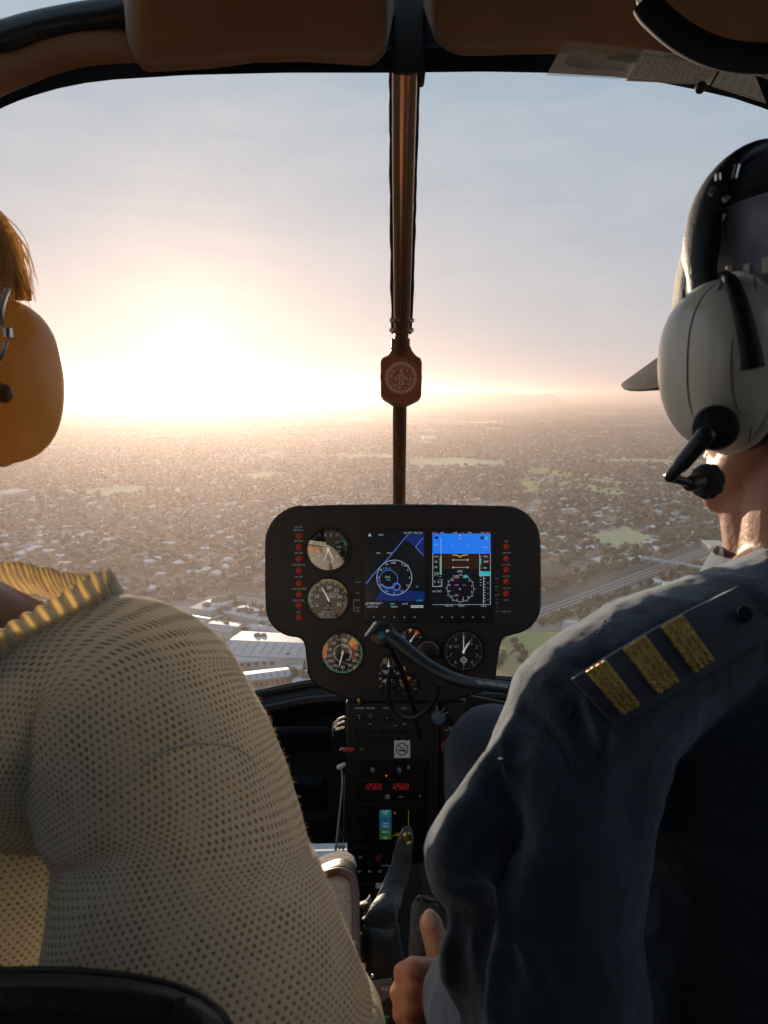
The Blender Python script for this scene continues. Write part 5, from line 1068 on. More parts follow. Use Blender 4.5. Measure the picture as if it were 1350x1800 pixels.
# ------------------------------------------------------------------ things low between the seats
m_gloss = mat('glossy_black_vinyl', (0.012, 0.011, 0.010), 0.40, bump=(120, .5, .0015), coat=.1)
bt = thing('lever_boot', 'creased glossy black leather lever cover between the console and the pilot hand', 'lever cover', P(690, 1600, .78))
bp = spline([P(716, 1458, .88), P(712, 1480, .86), P(700, 1530, .83), P(684, 1580, .80), P(672, 1625, .77), P(672, 1680, .75), P(684, 1740, .73), P(700, 1840, .71)], 8)
mb = MB(); n_ = 22; rows = []
for i, p in enumerate(bp):
    t_ = i / (len(bp) - 1); r = interp([0, .08, .3, .55, .75, 1], [.006, .008, .012, .018, .021, .022], t_); row = []
    for k in range(n_):
        a = k / n_ * 2 * math.pi; f_ = 1 + .10 * math.sin(3 * a + t_ * 9) * (t_ > .1) + .14 * noise.noise(Vector((math.cos(a) * 2, math.sin(a) * 2, t_ * 9))) - .10 * max(0, math.sin(t_ * 34 + math.cos(a))) ** 4
        row.append(p + RT * (math.cos(a) * r * f_) + (FW * .8 + UP * .6).normalized() * (math.sin(a) * r * f_ * .8))
    rows.append(row)
mb.grid(rows, close_u=True); obj('cover', mb, m_gloss, bt, smooth=180)
mb = MB(); mb.tube(spline([P(706, 1480, .85), P(710, 1470, .845), P(718, 1466, .845), P(722, 1478, .85), P(714, 1484, .845)], 4), .0020, 8); obj('tie_ring', mb, m_brass, bt)
# collective lever with a foam grip
m_foam = mat('grey_foam_rubber', (.05, .047, .043), .95, bump=(420, 1.0, .004), vary=(500, (.12, .11, .10), .7))
cl = thing('collective_lever', 'lever with speckled grey foam grip held in the pilot hand', 'lever', P(745, 1650, .62))
mb = MB(); mb.cap(P(747, 1601, .645), P(744, 1720, .61), .0125, .0130, 28); obj('grip', mb, m_foam, cl)
mb = MB(); mb.tube([P(744, 1720, .61), P(742, 1900, .56)], .010, 16); obj('lever_tube', mb, m_bezel, cl)
mb = MB(); mb.tube(spline([P(733, 1583, .64), P(737, 1577, .64), P(744, 1578, .638), P(752, 1582, .64), P(765, 1583, .645)], 4), .0018, 8); obj('trigger_guard', mb, m_bezel, cl)
# star knob
st = thing('star_knob', 'pale four-pointed friction knob on the console floor beside the seat cushion', 'knob', P(646, 1597, .80))
pts = []
for k in range(16):
    a = k / 16 * 2 * math.pi + .25; r = (20 if k % 4 == 0 else (12.5 if k % 2 else 10.5)); pts.append((646 + math.cos(a) * r * .78, 1597 + math.sin(a) * r))
mb = MB(); mb.prism([P(x, y, .80) for x, y in pts], FW * .008); obj('star', mb, mat('worn_pale_plastic', (.34, .32, .28), .6), st, bevel=.0012)
mb = MB(); mb.lathe(P(647, 1594, .80), -FW, [(.0055, -.001), (.0055, .004), (.0045, .0055), (0, .0055)], 20); obj('hub', mb, mat('grey_hub', (.10, .10, .095), .5), st)
mb = MB(); mb.tube([P(640, 1612, .80), P(650, 1625, .80), P(646, 1640, .80)], .003, 8); obj('shaft', mb, m_bright, st)
# red-tipped pull rod, NO placard, metal bits
rk = thing('red_pull_knob', 'tiny red knob on a thin upright metal rod low beside the seat cushion', 'knob', P(634, 1730, .70))
mb = MB(); mb.ell(P(635, 1699, .70), (.0042, .0034, .0030)); obj('knob', mb, mat('gloss_red', (.6, .03, .05), .25, coat=.6), rk)
mb = MB(); mb.tube([P(635, 1701, .70), P(633, 1760, .68)], .0010, 8); mb.tube([P(640, 1720, .70), P(641, 1745, .69)], .0008, 6); obj('rod', mb, m_bright, rk)
fb = thing('floor_bracket', 'worn metal bracket plate with NO lettering low between the seats', 'bracket', P(670, 1740, .7))
mb = MB(); mb.prism([P(634, 1640, .78), (P(648, 1660, .77)), P(662, 1700, .75), P(658, 1705, .75), P(634, 1672, .77)], FW * .004); mb.prism([P(650, 1728, .71), P(690, 1722, .71), P(690, 1750, .70), P(672, 1764, .70), P(656, 1750, .70)], FW * .004); obj('plate', mb, mat('scuffed_grey_metal', (.16, .16, .15), .5, metal=.3, vary=(60, (.07, .07, .07), .8)), fb, bevel=.001)
A_ = P(671, 1737, .703)
mb = MB(); text(mb, 'NO', lambda x, y, z=0: A_ + RT * (x * .00052) + UP * (y * .00052) - FW * .001, 0, 0, 8, align='L', sx=1.15); obj('lettering', mb, mat('white_letters', (.75, .74, .7), .6), fb, smooth=0, fix=False)
mb = MB()
for x, y, r in ((643, 1728, .002), (641, 1752, .0026), (650, 1770, .002), (655, 1716, .0018)): mb.ell(P(x, y, .705), r)
obj('bolts', mb, m_bright, fb)
mb = MB(); mb.prism([P(662, 1790, .68), P(684, 1789, .68), P(684, 1796, .68), P(662, 1797, .68)], FW * .003); obj('green_label', mb, mat('green_label', (.03, .2, .12), .6), fb, smooth=0)
# seats ---------------------------------------------------------------
m_fabric = mat('pale_seat_fabric', (.52, .45, .36), .9, bump=(380, .9, .003), vary=(220, (.24, .18, .13), .75), sheen=.3)
se = thing('left_seat', 'front left seat with pale fabric cushion edge and dark leather back with piped rim', 'seat', (-.40, .45, -.75))
# cushion wing: fabric face tilted up towards the windscreen
co = [(505, 1590), (540, 1555), (566, 1540), (590, 1532), (606, 1534), (618, 1543), (624, 1560), (626, 1620), (627, 1700), (628, 1800), (480, 1800)]
def cp(x, y, off=0): return P(x, y, lerp(.80, .63, (y - 1530) / 270) - off)
n_ = 26; rows = []
ring0 = co; cxm, cym = 560, 1680
for j in range(9):
    t_ = j / 8; rows.append([cp(lerp(x, cxm, t_), lerp(y, cym, t_), .004 * math.sin(min(1, t_ * 3) * math.pi / 2)) for x, y in ring0])
rows = [[p + (FW * .05) for p in rows[0]]] + rows
mb = MB(); mb.grid(rows, close_u=True); obj('seat_cushion', mb, m_fabric, se, smooth=180)
pp = spline([cp(x, y, .003) for x, y in co[:-1]], 5); mb = MB(); mb.tube(pp, .0042, 12); obj('piping', mb, m_piping, se)
pp2 = [p + FW * .03 + RT * .002 for p in pp]; mb = MB(); mb.grid([pp, pp2]); o_ = obj('side_panel', mb, m_leather, se); s_ = o_.modifiers.new('t', 'SOLIDIFY'); s_.thickness = .006
# leather seat back in the near corner
bo = [(-420, 1762), (-200, 1722), (0, 1713), (120, 1713), (220, 1722), (300, 1738), (350, 1758), (385, 1785), (400, 1815), (408, 1860), (410, 2200)]
rows = []
for j, (dz, dy) in enumerate(((.36, 0), (.335, -3), (.320, 0), (.313, 10), (.309, 30), (.307, 80), (.307, 300))): rows.append([P(x - (dy * .4 if x > 300 else 0), y + dy, dz) for x, y in bo])
mb = MB(); mb.grid(rows); o_ = obj('seat_back', mb, m_leather, se, smooth=180); s_ = o_.modifiers.new('t', 'SOLIDIFY'); s_.thickness = .004
sb = spline([P(x, y - 1, .333) for x, y in bo[:-1]], 5); mb = MB(); mb.tube(sb, .0030, 12); mb.tube([p + UP * -.010 - FW * .017 for p in sb], .0018, 10); obj('piping', mb, m_leather, se)
mb = MB(); mb.tube(spline([P(318, 1752, .306), P(316, 1775, .304), P(306, 1800, .303), P(300, 1840, .302)], 5), .0022, 8); obj('seam', mb, m_seal, se)
mb = MB(); mb.box((-.40, .62, -.80), (.50, .42, .42)); obj('seat_base', mb, m_carpet, se, bevel=.03)
s2 = thing('right_seat', 'front right dark seat behind and under the pilot', 'seat', (.40, .45, -.75))
mb = MB(); mb.box((.42, .66, -.80), (.50, .42, .40)); obj('seat_base', mb, m_carpet, s2, bevel=.03)
mb = MB(); mb.box((.46, .34, -.84), (.44, .08, .46)); obj('seat_back', mb, m_leather, s2, bevel=.035)
# ================================================================== PEOPLE
m_skin = mat('skin', (0.50, 0.25, 0.16), 0.5, sss=.12, bump=(260, .45, .0012), vary=(60, (.40, .17, .11), .6))
m_skin2 = mat('fair_skin', (0.55, 0.30, 0.20), 0.5, sss=.12, bump=(260, .3, .001))
m_nail = mat('fingernail', (0.80, 0.52, 0.46), 0.22, coat=.4)
m_eye = mat('eye_white', (.7, .68, .65), .2)
def axes(az, pitch=0.0):
    f = Vector((math.sin(az), math.cos(az), 0)); l = Vector((-math.cos(az), math.sin(az), 0)); u = Vector((0, 0, 1))
    f2 = f * math.cos(pitch) - u * math.sin(pitch); u2 = u * math.cos(pitch) + f * math.sin(pitch); return f2, l, u2
def head(mb, C, f, l, u, fem=False):
    """C is midway between the ears"""
    A = (l, f, u); q = lambda a, b, c: C + l * a + f * b + u * c
    mb.ell(q(0, -.005, .045), (.076, .098, .088), A, 28, 18); mb.ell(q(0, .028, -.020), (.064, .070, .085), A, 24, 16)      # skull, face
    mb.ell(q(0, .040, -.075), (.050, .052, .040), A, 20, 12); mb.ell(q(0, .076, -.098), (.022, .020, .018), A)              # jaw, chin
    for s in (-1, 1):
        mb.cap(q(s * .060, .005, -.045), q(s * .030, .062, -.098), .020, .018); mb.ell(q(s * .042, .068, -.022), (.020, .018, .018), A)   # jaw line, cheekbone
        mb.ell(q(s * .031, .088, .022), (.021, .010, .007), A); mb.ell(q(s * .079, -.004, -.004), (.008, .018, .030), A)   # brow, ear
        mb.ell(q(s * .011, .103, -.032), (.008, .009, .007), A)
    mb.cap(q(0, .090, .012), q(0, .112, -.026), .008, .011); mb.ell(q(0, .112, -.028), (.010, .010, .009), A)               # nose
    mb.ell(q(0, .092, -.056), (.024, .011, .005), A); mb.ell(q(0, .090, -.068), (.021, .011, .006), A)                      # lips
def hand(mb, wrist, palm_c, fing, thumb, rp=.017):
    mb.cap(wrist, palm_c, .024, .026)
    for ch, r in fing:
        for a, b in zip(ch[:-1], ch[1:]): mb.cap(a, b, r, r * .93, 12)
    for (a, ra), (b, rb) in zip(thumb[:-1], thumb[1:]): mb.cap(a, b, ra, rb, 14)
# ---- pilot (right) --------------------------------------------------
PIL = thing('person', 'pilot in dark shirt with gold shoulder bars, hand on the lever, on the right', 'person', (.36, .56, -.75))
pf, pl_, pu = axes(R(-25), R(3))
CUPP = P(1262, 640, .53); PC = CUPP - pl_ * .112 - pu * .004
body = MB(); head(body, PC, pf, pl_, pu)
NK = PC + pf * -.012 - pu * .165
body.cap(PC - pf * .010 - pu * .060, NK, .061, .064, 24); body.cap(PC + pf * .035 + pl_ * .01 - pu * .085, NK + pf * .035, .040, .046, 20)
SH = P(1050, 1275, .505); EL = P(985, 1890, .43); WR = P(800, 1745, .585)
body.cap(NK, Vector((.24, .53, -.19)), .055, .045); body.cap(SH, EL, .045, .036); body.cap(EL, WR + Vector((.0, 0, 0)), .036, .026)
body.ell((.38, .53, -.43), (.14, .08, .22)); body.ell((.38, .54, -.68), (.14, .09, .11)); body.cap((.44, .53, -.22), (.55, .53, -.24), .05, .05); body.cap((.55, .53, -.24), (.60, .50, -.50), .045, .036); body.cap((.60, .5, -.5), (.52, .72, -.56), .036, .026); body.ell((.50, .76, -.565), (.035, .045, .022))
for s, kx in ((-1, .20), (1, .52)): body.cap((.37 + s * .07, .55, -.72), (kx, 1.06, -.56), .075, .055); body.cap((kx, 1.06, -.56), (kx, 1.12, -.98), .048, .036); body.cap((kx, 1.10, -1.02), (kx, 1.26, -1.03), .034, .03)
# hand: palm right of the grip, four fingers wrapped round the lever below the foam, thumb up its side
HC = P(783, 1745, .60)
fing = []
for k, (y, tip) in enumerate(((1712, 708), (1748, 702), (1784, 706), (1818, 716))):
    r = (.0084, .0086, .0083, .0074)[k]
    fing.append(([P(790, y + 4, .612), P(762, y - 10, .588), P(728, y - 12, .580), P(tip, y - 2, .600), P(tip + 6, y + 6, .622)], r))
thumb = [(P(792, 1735, .60), .016), (P(776, 1690, .612), .0135), (P(764, 1650, .622), .0112), (P(757, 1624, .628), .0104)]
hand(body, WR, HC, fing, thumb)
pb = fuse(body, .0029, 2)
obj('body', pb, m_skin, PIL, smooth=180)
mb = MB(); mb.ell(P(755.5, 1616, .618), (.0066, .0030, .0088), (RT, FW, UP), 16, 10); obj('thumbnail', mb, m_nail, PIL)
for s in (-1, 1): mb = MB(); mb.ell(PC + pl_ * (s * .031) + pf * .083 + pu * .008, .0115); obj('eye', mb, m_eye, PIL)
mb = MB(); mb.ell(PC + pu * .035 - pf * .022, (.080, .088, .078), (pl_, pf, pu), 26, 18); obj('hair', fuse(mb, .004, 1, lambda co, no: no * np.array([[noise.noise(Vector((c[0] * 160, c[1] * 160, c[2] * 40))) * .0025] for c in co])), mat('dark_hair', (.03, .022, .018), .6), PIL, smooth=180)
# shirt
def cloth_mat(name, c1, c2, sheen, scale=1500, tint=(.75, .85, 1)):
    m = bpy.data.materials.new(name); m.use_nodes = True; t = m.node_tree; b = t.nodes['Principled BSDF']; c = N(t, 'ShaderNodeTexCoord')
    n = N(t, 'ShaderNodeTexNoise', i_Scale=26.0, i_Detail=8.0, i_Roughness=0.7); t.links.new(c.outputs['Object'], n.inputs['Vector'])
    t.links.new(mixc(t, math_(t, 'MULTIPLY_ADD', n.outputs['Fac'], 3.0, -1.0, clamp=True), c1, c2), b.inputs['Base Color'])
    b.inputs['Roughness'].default_value = .85; b.inputs['Sheen Weight'].default_value = sheen; b.inputs['Sheen Roughness'].default_value = .5; b.inputs['Sheen Tint'].default_value = (*tint, 1); b.inputs['Specular IOR Level'].default_value = .2
    w1 = N(t, 'ShaderNodeTexNoise', i_Scale=float(scale), i_Detail=2.0); t.links.new(c.outputs['Object'], w1.inputs['Vector']); w2 = N(t, 'ShaderNodeTexNoise', i_Scale=120.0, i_Detail=6.0); t.links.new(c.outputs['Object'], w2.inputs['Vector'])
    bp = N(t, 'ShaderNodeBump', i_Strength=.6, i_Distance=.0013); t.links.new(math_(t, 'ADD', w1.outputs['Fac'], math_(t, 'MULTIPLY', w2.outputs['Fac'], 1.6)), bp.inputs['Height']); t.links.new(bp.outputs[0], b.inputs['Normal']); return m
m_shirt = cloth_mat('navy_twill_shirt', (.036, .052, .080), (.024, .036, .058), 1.0)
m_pants = cloth_mat('dark_navy_trousers', (.012, .018, .032), (.018, .024, .04), .3)
sh = MB()
sh.ell((.35, .505, -.47), (.205, .125, .30)); sh.ell((.355, .505, -.29), (.195, .105, .135)); sh.ell((.37, .52, -.72), (.19, .14, .13))
sh.cap((.315, .545, -.160), P(1130, 1180, .515), .052, .054, 22); sh.cap(P(1130, 1180, .515), P(1035, 1260, .50), .054, .060, 22); sh.cap((.40, .54, -.17), (.56, .52, -.23), .055, .066, 22)
sh.cap((.56, .52, -.24), (.61, .49, -.50), .066, .056)
UA = [(P(1035, 1275, .50), .0600), (P(1000, 1380, .488), .0615), (P(962, 1500, .472), .0640), (P(958, 1620, .458), .0590), (P(975, 1760, .44), .0570), (P(985, 1890, .43), .0540)]
for (a, ra), (b, rb) in zip(UA[:-1], UA[1:]): sh.cap(a, b, ra, rb, 24)
FA = [(P(985, 1890, .43), .054), (P(915, 1830, .47), .050), (P(850, 1775, .53), .043), (P(826, 1752, .565), .0385)]
for (a, ra), (b, rb) in zip(FA[:-1], FA[1:]): sh.cap(a, b, ra, rb, 22)
# hanging folds: the short flare over the elbow and long drapes down the sleeve
def fold(pts, r, n=5):
    s_ = spline([P(*p) for p in pts], n)
    for i in range(len(s_) - 1):
        t0, t1 = i / (len(s_) - 1), (i + 1) / (len(s_) - 1); e = lambda t_: max(.003, r * math.sin(math.pi * min(.97, max(.03, t_))) ** .6)
        sh.cap(s_[i], s_[i + 1], e(t0), e(t1), 10)
fold([(915, 1240, .48), (890, 1320, .47), (850, 1400, .462), (805, 1470, .458), (786, 1520, .458), (800, 1570, .46), (812, 1610, .462)], .021)
fold([(880, 1330, .452), (890, 1400, .448), (905, 1450, .442), (868, 1530, .43), (868, 1590, .425), (905, 1660, .41), (945, 1740, .40)], .012)
fold([(838, 1440, .455), (815, 1500, .452), (806, 1560, .452), (798, 1600, .455)], .015)
fold([(820, 1610, .45), (806, 1660, .45), (800, 1710, .455), (812, 1790, .46)], .016)
fold([(858, 1570, .442), (836, 1640, .44), (828, 1720, .442), (822, 1800, .445)], .014)
fold([(900, 1480, .438), (892, 1530, .43), (902, 1590, .422), (890, 1650, .42)], .011)
fold([(930, 1235, .478), (965, 1262, .462), (1000, 1310, .452), (1010, 1350, .45)], .009)
fold([(970, 1190, .50), (1010, 1185, .475), (1040, 1215, .455), (1030, 1290, .448)], .008)
fold([(1020, 1240, .455), (1060, 1290, .442), (1050, 1350, .44)], .008)
fold([(760, 1740, .565), (768, 1790, .555), (775, 1850, .54)], .010)
from mathutils.bvhtree import BVHTree
sv = fuse(sh, .006, 3); bvh = BVHTree.FromPolygons([Vector(v) for v in sv.v], sv.f)
def on_shirt(px, py, up_=.0):
    d = P(px, py, 1.0).normalized(); h_ = bvh.ray_cast(Vector((0, 0, 0)), d, 2.0)
    return (h_[0], h_[3]) if h_[0] is not None else (None, None)
ET = [(1006, 1194), (1060, 1160), (1120, 1124), (1180, 1090), (1235, 1062), (1300, 1030)]        # far edge
EB = [(1084, 1280), (1130, 1252), (1190, 1216), (1245, 1184), (1300, 1150), (1370, 1112)]        # near edge
def epb(u, v):
    x = lerp(interp(range(6), [e[0] for e in ET], u * 5), interp(range(6), [e[0] for e in EB], u * 5), v); y = lerp(interp(range(6), [e[1] for e in ET], u * 5), interp(range(6), [e[1] for e in EB], u * 5), v); return x, y
def on_path(pp, n=5):
    r = []
    for v in spline([Vector((a, b, 0)) for a, b in pp], n):
        h_, _n = on_shirt(v.x, v.y)
        if h_ is not None: r.append(h_)
    return r
GROOVE = [(on_path([(868, 1350), (884, 1400), (893, 1445), (866, 1500), (840, 1550), (824, 1610)]), .016, .012), (on_path([(850, 1590), (836, 1660), (828, 1720), (818, 1800)]), .010, .009), (on_path([(915, 1470), (892, 1540), (893, 1600), (915, 1680)]), .010, .011),
          (on_path([(915, 1245), (950, 1275), (985, 1310), (1008, 1365)]), .006, .006), (on_path([(975, 1200), (1005, 1215), (1020, 1260), (1032, 1320)]), .007, .007), (on_path([(1150, 1330), (1120, 1400), (1115, 1500)]), .008, .02), (on_path([(800, 1625), (792, 1690), (800, 1780)]), .007, .008), (on_path([(1060, 1150), (1040, 1170), (1000, 1160)]), .004, .006)]
RIDGE = [(on_path([(846, 1390), (812, 1450), (790, 1500), (796, 1560)]), .008, .014), (on_path([(872, 1570), (860, 1650), (852, 1740), (846, 1800)]), .006, .007), (on_path([(925, 1500), (905, 1590), (925, 1670), (950, 1740)]), .006, .008), (on_path([(1000, 1200), (1030, 1235), (1040, 1290)]), .005, .005)]
def shirt_disp(co, no):
    out = np.zeros_like(co); gx = np.zeros(len(co))
    for sgn, grp in ((-1, GROOVE), (1, RIDGE)):
        for pts_, amp, wd in grp:
            if not pts_: continue
            d2 = np.full(len(co), 9.0); tt = np.zeros(len(co))
            for i_, (p_, q_) in enumerate(zip(pts_[:-1], pts_[1:])):
                p_ = np.array(p_); q_ = np.array(q_); e_ = q_ - p_; l2 = (e_ ** 2).sum() + 1e-9; t_ = np.clip(((co - p_) @ e_) / l2, 0, 1); dd = ((co - p_ - t_[:, None] * e_) ** 2).sum(1); m_ = dd < d2; d2[m_] = dd[m_]; tt[m_] = (i_ + t_[m_]) / (len(pts_) - 1)
            gx += sgn * amp * np.exp(-d2 / wd ** 2) * np.sin(np.pi * np.clip(tt * .9 + .05, 0, 1)) ** .5
    gx += np.array([(noise.noise(Vector(c) * 30)) for c in co]) * .0008
    for i in range(len(co)):
        p = Vector(co[i]); q = Vector((p.x * 9 + p.z * 5, p.y * 9, p.z * 4.0 - p.x * 3))
        a = noise.noise(q * 1.1 + Vector((3, 1, 7))); r = (1 - abs(noise.noise(q * 2.6))) ** 6 * .0009 + noise.noise(p * 60) * .0003 + a * .0030 + (1 - abs(noise.noise(Vector((p.x * 18 + p.z * 26, p.y * 16, p.z * 9 - p.x * 16))))) ** 8 * .0010 - (1 - abs(noise.noise(q * 4.1 + Vector((9, 2, 2))))) ** 10 * .0004
        out[i] = no[i] * (r - .003 + gx[i])
    return out
SHM = fuse(sh, .0034, 5, shirt_disp); obj('shirt', SHM, m_shirt, PIL, smooth=180)
bvs = BVHTree.FromPolygons([Vector(v) for v in SHM.v], SHM.f)
def on_final(px, py):
    h_ = bvs.ray_cast(Vector((0, 0, 0)), P(px, py, 1.0).normalized(), 2.0); return (h_[0], h_[1]) if h_[0] is not None else (None, None)
m_stitch = mat('shirt_stitching', (.10, .13, .18), .8)
for line_ in ([(908, 1248), (935, 1262), (960, 1288), (985, 1325), (1002, 1368)], [(918, 1242), (946, 1256), (972, 1283), (996, 1320), (1012, 1362)], [(1062, 1090), (1040, 1140), (1012, 1200), (1000, 1260)], [(782, 1505), (788, 1545), (800, 1585)]):
    mb = MB(); q_ = spline([Vector((a, b, 0)) for a, b in line_], 14)
    for i in range(0, len(q_) - 1, 2):
        (a_, _), (b_, _) = on_final(q_[i].x, q_[i].y), on_final(q_[i + 1].x, q_[i + 1].y)
        if a_ is not None and b_ is not None and (a_ - b_).length < .01: mb.tube([a_ - FW * .0004, b_ - FW * .0004], .0005, 5)
    if mb.v: obj('seam_stitching', mb, m_stitch, PIL)
# collar of the shirt
mb = MB(); cn = NK + pf * .010 + pu * .006; rows = []
for (h_, e_, w_) in ((-.030, 1.20, 0), (-.012, 1.12, 0), (.014, 1.04, 0), (.017, 1.08, 0), (.004, 1.25, 0), (-.016, 1.52, 0), (-.020, 1.50, 0)):
    row = []
    for k in range(41):
        a = R(lerp(112, 428, k / 40)); r = .070 * e_ * (1 + .04 * math.sin(a * 5)); row.append(cn + pl_ * math.cos(a) * r * 1.05 + pf * math.sin(a) * r + pu * (h_ + (-.012 * abs(math.sin((a - math.pi * 1.5) / 2)) * (e_ > 1.2))))
    rows.append(row)
mb.grid(rows); o_ = obj('shirt_collar', mb, m_shirt, PIL, smooth=180); s_ = o_.modifiers.new('t', 'SOLIDIFY'); s_.thickness = .0022
# trousers
mb = MB(); mb.ell((.37, .56, -.74), (.19, .16, .12))
for s, kx in ((-1, .175), (1, .53)):
    kp = P(868, 1322, 1.08) if s < 0 else Vector((kx, 1.08, -.55)); mb.cap((.37 + s * .08, .56, -.74), kp, .098, .072, 24); mb.cap(kp, (kp.x - .01, kp.y + .06, -.98), .070, .055, 22)
obj('trousers', fuse(mb, .010, 4, lambda co, no: no * np.array([[noise.noise(Vector(c) * 14) * .006] for c in co])), m_pants, PIL, smooth=180)
for kx in (.16, .52): mb = MB(); mb.ell((kx, 1.22, -1.03), (.042, .13, .035)); obj('shoe', mb, m_leather, PIL)
# epaulette board with three gold bars, laid over the shoulder
m_ep = cloth_mat('navy_epaulette', (.035, .035, .06), (.07, .06, .09), 1.0)
m_gold = mat('gold_lace', (.80, .50, .13), .42, metal=.5, vary=(150, (.45, .26, .06), .7))
t = m_gold.node_tree; vo = N(t, 'ShaderNodeTexVoronoi', i_Scale=520.0); c_ = N(t, 'ShaderNodeTexCoord'); t.links.new(c_.outputs['Object'], vo.inputs['Vector']); bp = N(t, 'ShaderNodeBump', i_Strength=1.0, i_Distance=.0018); bp.invert = True; t.links.new(vo.outputs['Distance'], bp.inputs['Height']); t.links.new(bp.outputs[0], t.nodes['Principled BSDF'].inputs['Normal'])
depths = {}
def ep_surf(u, v, lift):
    x, y = epb(u, v); dd = []
    for du in (-.06, 0, .06):
        for dv in (-.15, 0, .15):
            xx, yy = epb(min(1, max(0, u + du)), min(1, max(0, v + dv))); hp_, _ = on_shirt(xx, yy)
            if hp_ is not None: dd.append(hp_.dot(FW))
    d = (sum(sorted(dd)[:max(1, len(dd) * 2 // 3)]) / max(1, len(dd) * 2 // 3)) if dd else .47
    return P(x, y, d - lift - .002 * math.sin(math.pi * v))
def ep_sheet(u0, u1, v0, v1, lift, th, nu=14, nv=12, scallop=0):
    top = [[ep_surf(lerp(u0, u1, i / nu), lerp(v0, v1, j / nv) + (scallop * abs(math.sin(i / nu * math.pi * 3)) if j == nv else 0), lift + (.0009 * abs(math.sin(i / nu * math.pi * 4)) if scallop else 0)) for i in range(nu + 1)] for j in range(nv + 1)]
    bot = [[p + FW * th for p in r] for r in top]
    mb = MB(); mb.grid(top); mb.grid(bot)
    ed = [(top[0], bot[0]), (top[-1], bot[-1]), ([r[0] for r in top], [r[0] for r in bot]), ([r[-1] for r in top], [r[-1] for r in bot])]
    for a, b in ed: mb.grid([a, b])
    return mb
ep = obj('epaulette', ep_sheet(0, 1, 0, 1, .003, .0035), m_ep, PIL, smooth=50)
for u0, u1 in ((.085, .215), (.315, .450), (.540, .675)):
    obj('gold_bar', ep_sheet(u0, u1, .02, .86, .0048, .0022, 16, 14, .035), m_gold, ep, smooth=70)
_, _ = on_shirt(1000, 1300)
hb = ep_surf(.93, .45, .006); mb = MB(); mb.lathe(hb, -FW + UP * .5, [(.0, .002), (.0045, .002), (.0055, .0005), (.0055, -.003)], 18); obj('shoulder_button', mb, mat('dark_button', (.02, .03, .04), .25), ep)

# ---- pilot's cap ----------------------------------------------------
m_capd = cloth_mat('navy_cap_cloth', (.012, .016, .024), (.02, .025, .035), .2); m_capg = cloth_mat('grey_marl_cap_panel', (.42, .43, .50), (.16, .17, .21), 1.0, 700); m_capw = cloth_mat('cream_cap_front', (.80, .77, .68), (.70, .67, .58), .2, tint=(1, 1, 1))
m_brim = cloth_mat('grey_brim_cloth', (.035, .035, .042), (.02, .02, .026), 0.0)
cap = thing('baseball_cap', 'dark baseball cap with cream front panel and grey side panel worn by the pilot', 'cap', PC + pu * .12)
def dome(a, z):      # a: azimuth from the front towards the left ear; z 0..1
    th = z * math.pi / 2; rf = .112 if math.cos(a) > 0 else .106; c = abs(math.cos(th)) ** .66
    return PC + pf * .006 + pu * (.056 + .112 * math.sin(th)) + pf * (math.cos(a) * rf * c) + pl_ * (math.sin(a) * .094 * c)
def dome_patch(a0, a1, z0, z1, off=0, nu=20, nv=16):
    rows = []
    for j in range(nv + 1):
        row = []
        for i in range(nu + 1):
            a, z = R(lerp(a0, a1, i / nu)), lerp(z0, z1, j / nv); p = dome(a, z); n = (p - PC).normalized(); row.append(p + n * (off + .0006 * noise.noise(p * 80)))
        rows.append(row)
    mb = MB(); mb.grid(rows); return mb
def thick(o_, t_): s_ = o_.modifiers.new('t', 'SOLIDIFY'); s_.thickness = t_; s_.offset = 1; return o_
for a0, a1, m, nm in ((-62, 62, m_capw, 'front_panel'), (62, 128, m_capg, 'side_panel'), (128, 232, m_capd, 'back_panel'), (232, 298, m_capg, 'side_panel')): thick(obj(nm, dome_patch(a0, a1, 0, .40 if 'front' not in nm else .80), m, cap, smooth=180), .0016)
thick(obj('crown_panel', dome_patch(62, 298, .39, 1.0, .0015, 30, 10), m_capd, cap, smooth=180), .0016); thick(obj('crown_panel', dome_patch(-62, 62, .78, 1.0, .0015, 16, 8), m_capd, cap, smooth=180), .0016)
for a in (62, 30, 0, 128):
    mb = MB(); mb.tube([dome(R(a), z / 14) + (dome(R(a), z / 14) - PC).normalized() * .002 for z in range(0, 13)], .0007, 6); obj('seam', mb, m_capg, cap)
mb = MB()
for k in range(9): a = R(76 + k * 7.2); p = dome(a, .035); n = (p - PC).normalized(); tx = Vector((0, 0, 1)).cross(n).normalized(); mb.box(p + n * .003 + pu * .005, (.0056, .003, .011 * (1 if k % 3 else .7)), (tx, n, pu))
obj('size_strap_slots', mb, mat('ivory_strap', (.75, .68, .55), .5), cap, bevel=.0008)
mb = MB(); rows = []
for j in range(10):
    t_ = j / 9; row = []
    for i in range(21):
        s_ = lerp(-1, 1, i / 20); x = s_ * .098; yf = .108 * math.sqrt(max(0, 1 - (s_ * .92) ** 2)) + .006; ext = .078 * (1 - abs(s_) ** 3.2) * t_; row.append(PC + pl_ * x + pf * (yf * .95 + ext) + pu * (.046 - .052 * s_ * s_ - ext * .45 - .002))
    rows.append(row)
mb.grid(rows); thick(obj('brim', mb, m_brim, cap, smooth=180), .0035)

